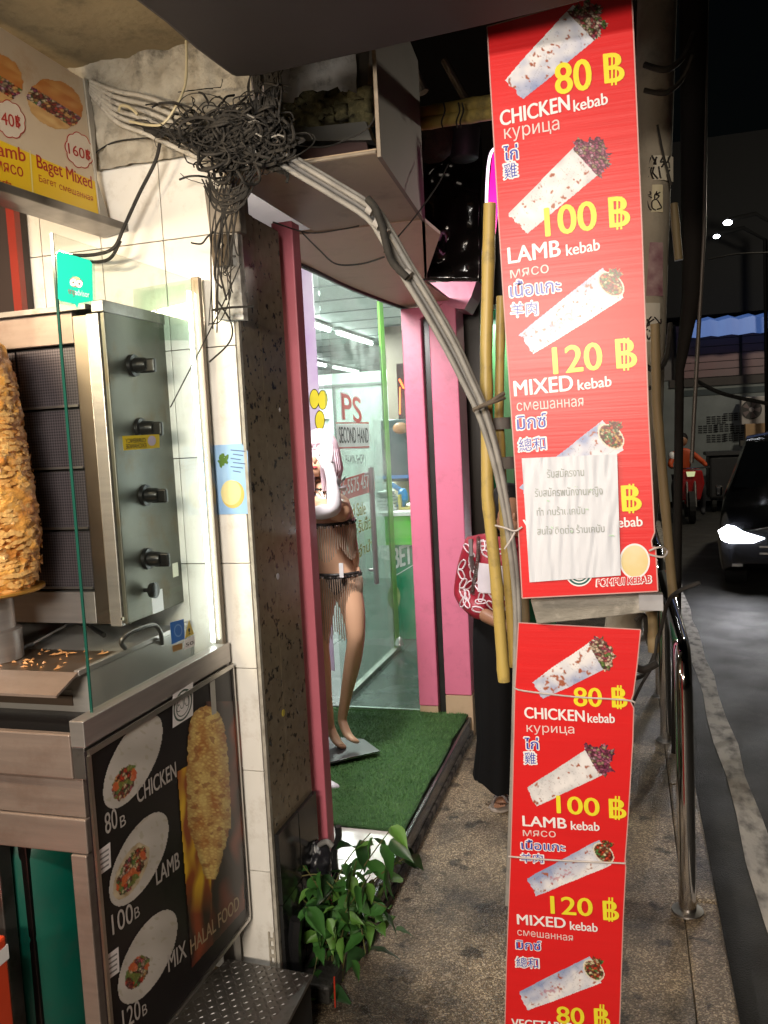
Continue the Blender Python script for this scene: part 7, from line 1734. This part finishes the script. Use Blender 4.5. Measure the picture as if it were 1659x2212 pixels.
for i in range(n+1):
    x = 1.15+7.8*i/n; r = .03*math.sin(i*2.1)
    aw.v += [V((x, FY-.2, za1+.12+r)), V((x, FY-.8, za1+r)), V((x, FY-.82, za2+r*.5))]
for i in range(n): a = i*3; aw.f += [(a, a+3, a+4, a+1), (a+1, a+4, a+5, a+2)]
aw.build('blue_awning', mat('blue_awning', (.08, .17, .45), .5, 0, (.05, .10, .32), 2, stretch=(3, 1, .3), emit=.34, ecol=(.09, .19, .55)), fb)  # glow put into the cloth itself in place of light falling on it
MB().box(-.5, 9, FY-.1, FY+.6, za1+.2, 7.5).build('upper_wall', mat('night_wall', (.004, .004, .0045), .95), fb)
# ventilation blocks
vb = mat('vent_hole', (.03, .032, .035), .9)
for (bx_, bz_) in ((1548, 905), (1585, 898), (1530, 925), (1565, 922), (1600, 925), (1548, 945), (1585, 942)):
    p = at(bx_, bz_, 'y', FY-.004)
    for r_ in range(4):
        for c_ in range(4): MB().box(p.x-.20+c_*.10, p.x-.20+c_*.10+.08, FY-.01, FY-.002, p.z-.10+r_*.045, p.z-.10+r_*.045+.026).build('vent_slot', vb, fb)
MB().box(1.1, 5, FY-.02, FY-.002, at(1540, 778+75, 'y', FY).z, at(1540, 770+70, 'y', FY).z).build('dark_pipe', mat('teal_dark', (.02, .035, .04), .5), fb)
pa_ = at(1505, 805, 'y', FY-.3); pb_2 = at(1659, 795, 'y', FY-.3)
ac = thing('air_conditioner', 'pale air conditioner outdoor unit on the far grey wall', 'air conditioner', at(1640, 905, 'y', FY-.5))
a0 = at(1602, 918, 'y', FY-.5); a1 = at(1602, 858, 'y', FY-.5)
MB().box(a0.x, a0.x+.85, FY-.5, FY-.2, a0.z, a1.z).build('casing', mat('ac_casing', (.42, .38, .36), .5, 0, (.34, .31, .29), 4), ac, bevel=.02)
fan = at(1623, 885, 'y', FY-.5)
MB().lathe((fan.x, FY-.501, fan.z), [(0, .20), (.004, .20)], 28, (0, -1, 0)).build('fan_grille', mat('ac_dark', (.04, .035, .035), .6), ac)
for k in range(5):
    a = 6.283*k/5; c = V((fan.x, FY-.507, fan.z)); MB().prism([c+V((math.cos(a+d)*r, 0, math.sin(a+d)*r)) for d, r in ((-.2, .04), (-.35, .17), (.25, .18), (.2, .05))], (0, -.004, 0)).build('fan_blade', mat('ac_blade', (.16, .12, .12), .5), ac)
MB().lathe((fan.x, FY-.508, fan.z), [(0, .05), (.01, .04)], 16, (0, -1, 0)).build('hub', mat('ac_hub', (.4, .36, .36), .5), ac)
a2 = at(1610, 918, 'y', FY-.7)
MB().box(a2.x, a2.x+.42, FY-.72, FY-.55, a2.z-.30, a2.z+.02).build('cardboard_box', mat('cardboard', (.40, .25, .13), .7), label='small brown cardboard box under the air conditioner', cat='box', bevel=.01)
MB().box(a2.x-.1, a2.x+1.3, FY-.75, FY-.5, a2.z-.42, a2.z-.31).build('ac_shelf', mat('dim_shelf', (.06, .055, .05), .6), label='dim shelf carrying the cardboard box on the far wall', cat='shelf')
# parked dark van shape between
dv = thing('hand_cart', 'dark low cart parked by the far wall beside the motorcycle', 'cart', (2.2, 17.8, -.12))
p0 = at(1515, 1085, 'y', 17.8); p1 = at(1545, 985, 'y', 17.8)
MB().box(1.55, 2.4, 17.7, 18.4, .15, at(1530, 985, 'y', 17.8).z-.0).build('cart_body', mat('cart_dark', (.02, .02, .022), .5), dv, bevel=.05)
MB().box(1.5, 2.45, 17.65, 18.4, at(1530, 985, 'y', 17.8).z+.01, at(1530, 978, 'y', 17.8).z+.01).build('cart_lid', mat('cart_lid', (.035, .035, .037), .5), dv)
for wx in (1.65, 2.3): MB().lathe((wx-.04, 17.9, .05), [(0, .1), (0, .17), (.08, .17), (.08, .1)], 16, (1, 0, 0)).build('wheel', mat('tyre', (.012, .012, .012), .8), dv)
MB().box(-1.0, 1.2, 20.5, 20.8, 0, 6).build('corner_house', mat('olive_house', (.06, .055, .035), .8, 0, (.04, .036, .025), 2), label='dim olive house wall behind the rider', cat='building')
cable('street_wire', [at(1500, 820, 'y', 12), at(1560, 850, 'y', 12), at(1659, 872, 'y', 12), at(1700, 880, 'y', 12)], .03, rubber, 'thick dark street cable crossing before the far shutters')
cable('street_wire', [at(1530, 560, 'y', 14), at(1600, 548, 'y', 14), at(1700, 545, 'y', 14)], .012, rubber, 'thin street wire under the two distant lamps')
for (px, py, y_, r_, lb) in ((1572, 481, 17.0, .06, 'larger and higher of two distant white street lamps'), (1548, 511, 17.5, .045, 'smaller and lower of two distant white street lamps')):
    c = at(px, py, 'y', y_); t = thing('street_lamp', lb, 'street lamp', (c.x+.6, y_+.3, -.1), 'distant street lamps')
    MB().ball(c, r_, 12, 8, (1.3, 1, .8)).build('lamp_glow', mat('lamp_white', (1, 1, 1), .3, emit=30, ecol=(.9, .93, 1)), t)
    MB().tube([(c.x+.9, y_+.3, -.1), (c.x+.9, y_+.3, c.z-.1), (c.x+.5, y_+.2, c.z+.15), (c.x, y_, c.z+r_*.8)], .04, 8).build('mast', mat('mast_dark', (.004, .004, .004), .9, spec=.1), t)
bk_ = thing('night_row', 'unlit building row on the far side of the road', 'building', (8, 14, 0))
MB().box(7.0, 9.0, 2, 18.5, 0, 6).build('row_wall', mat('night_row_wall', (.03, .028, .026), .8, 0, (.02, .018, .017), 1), bk_)
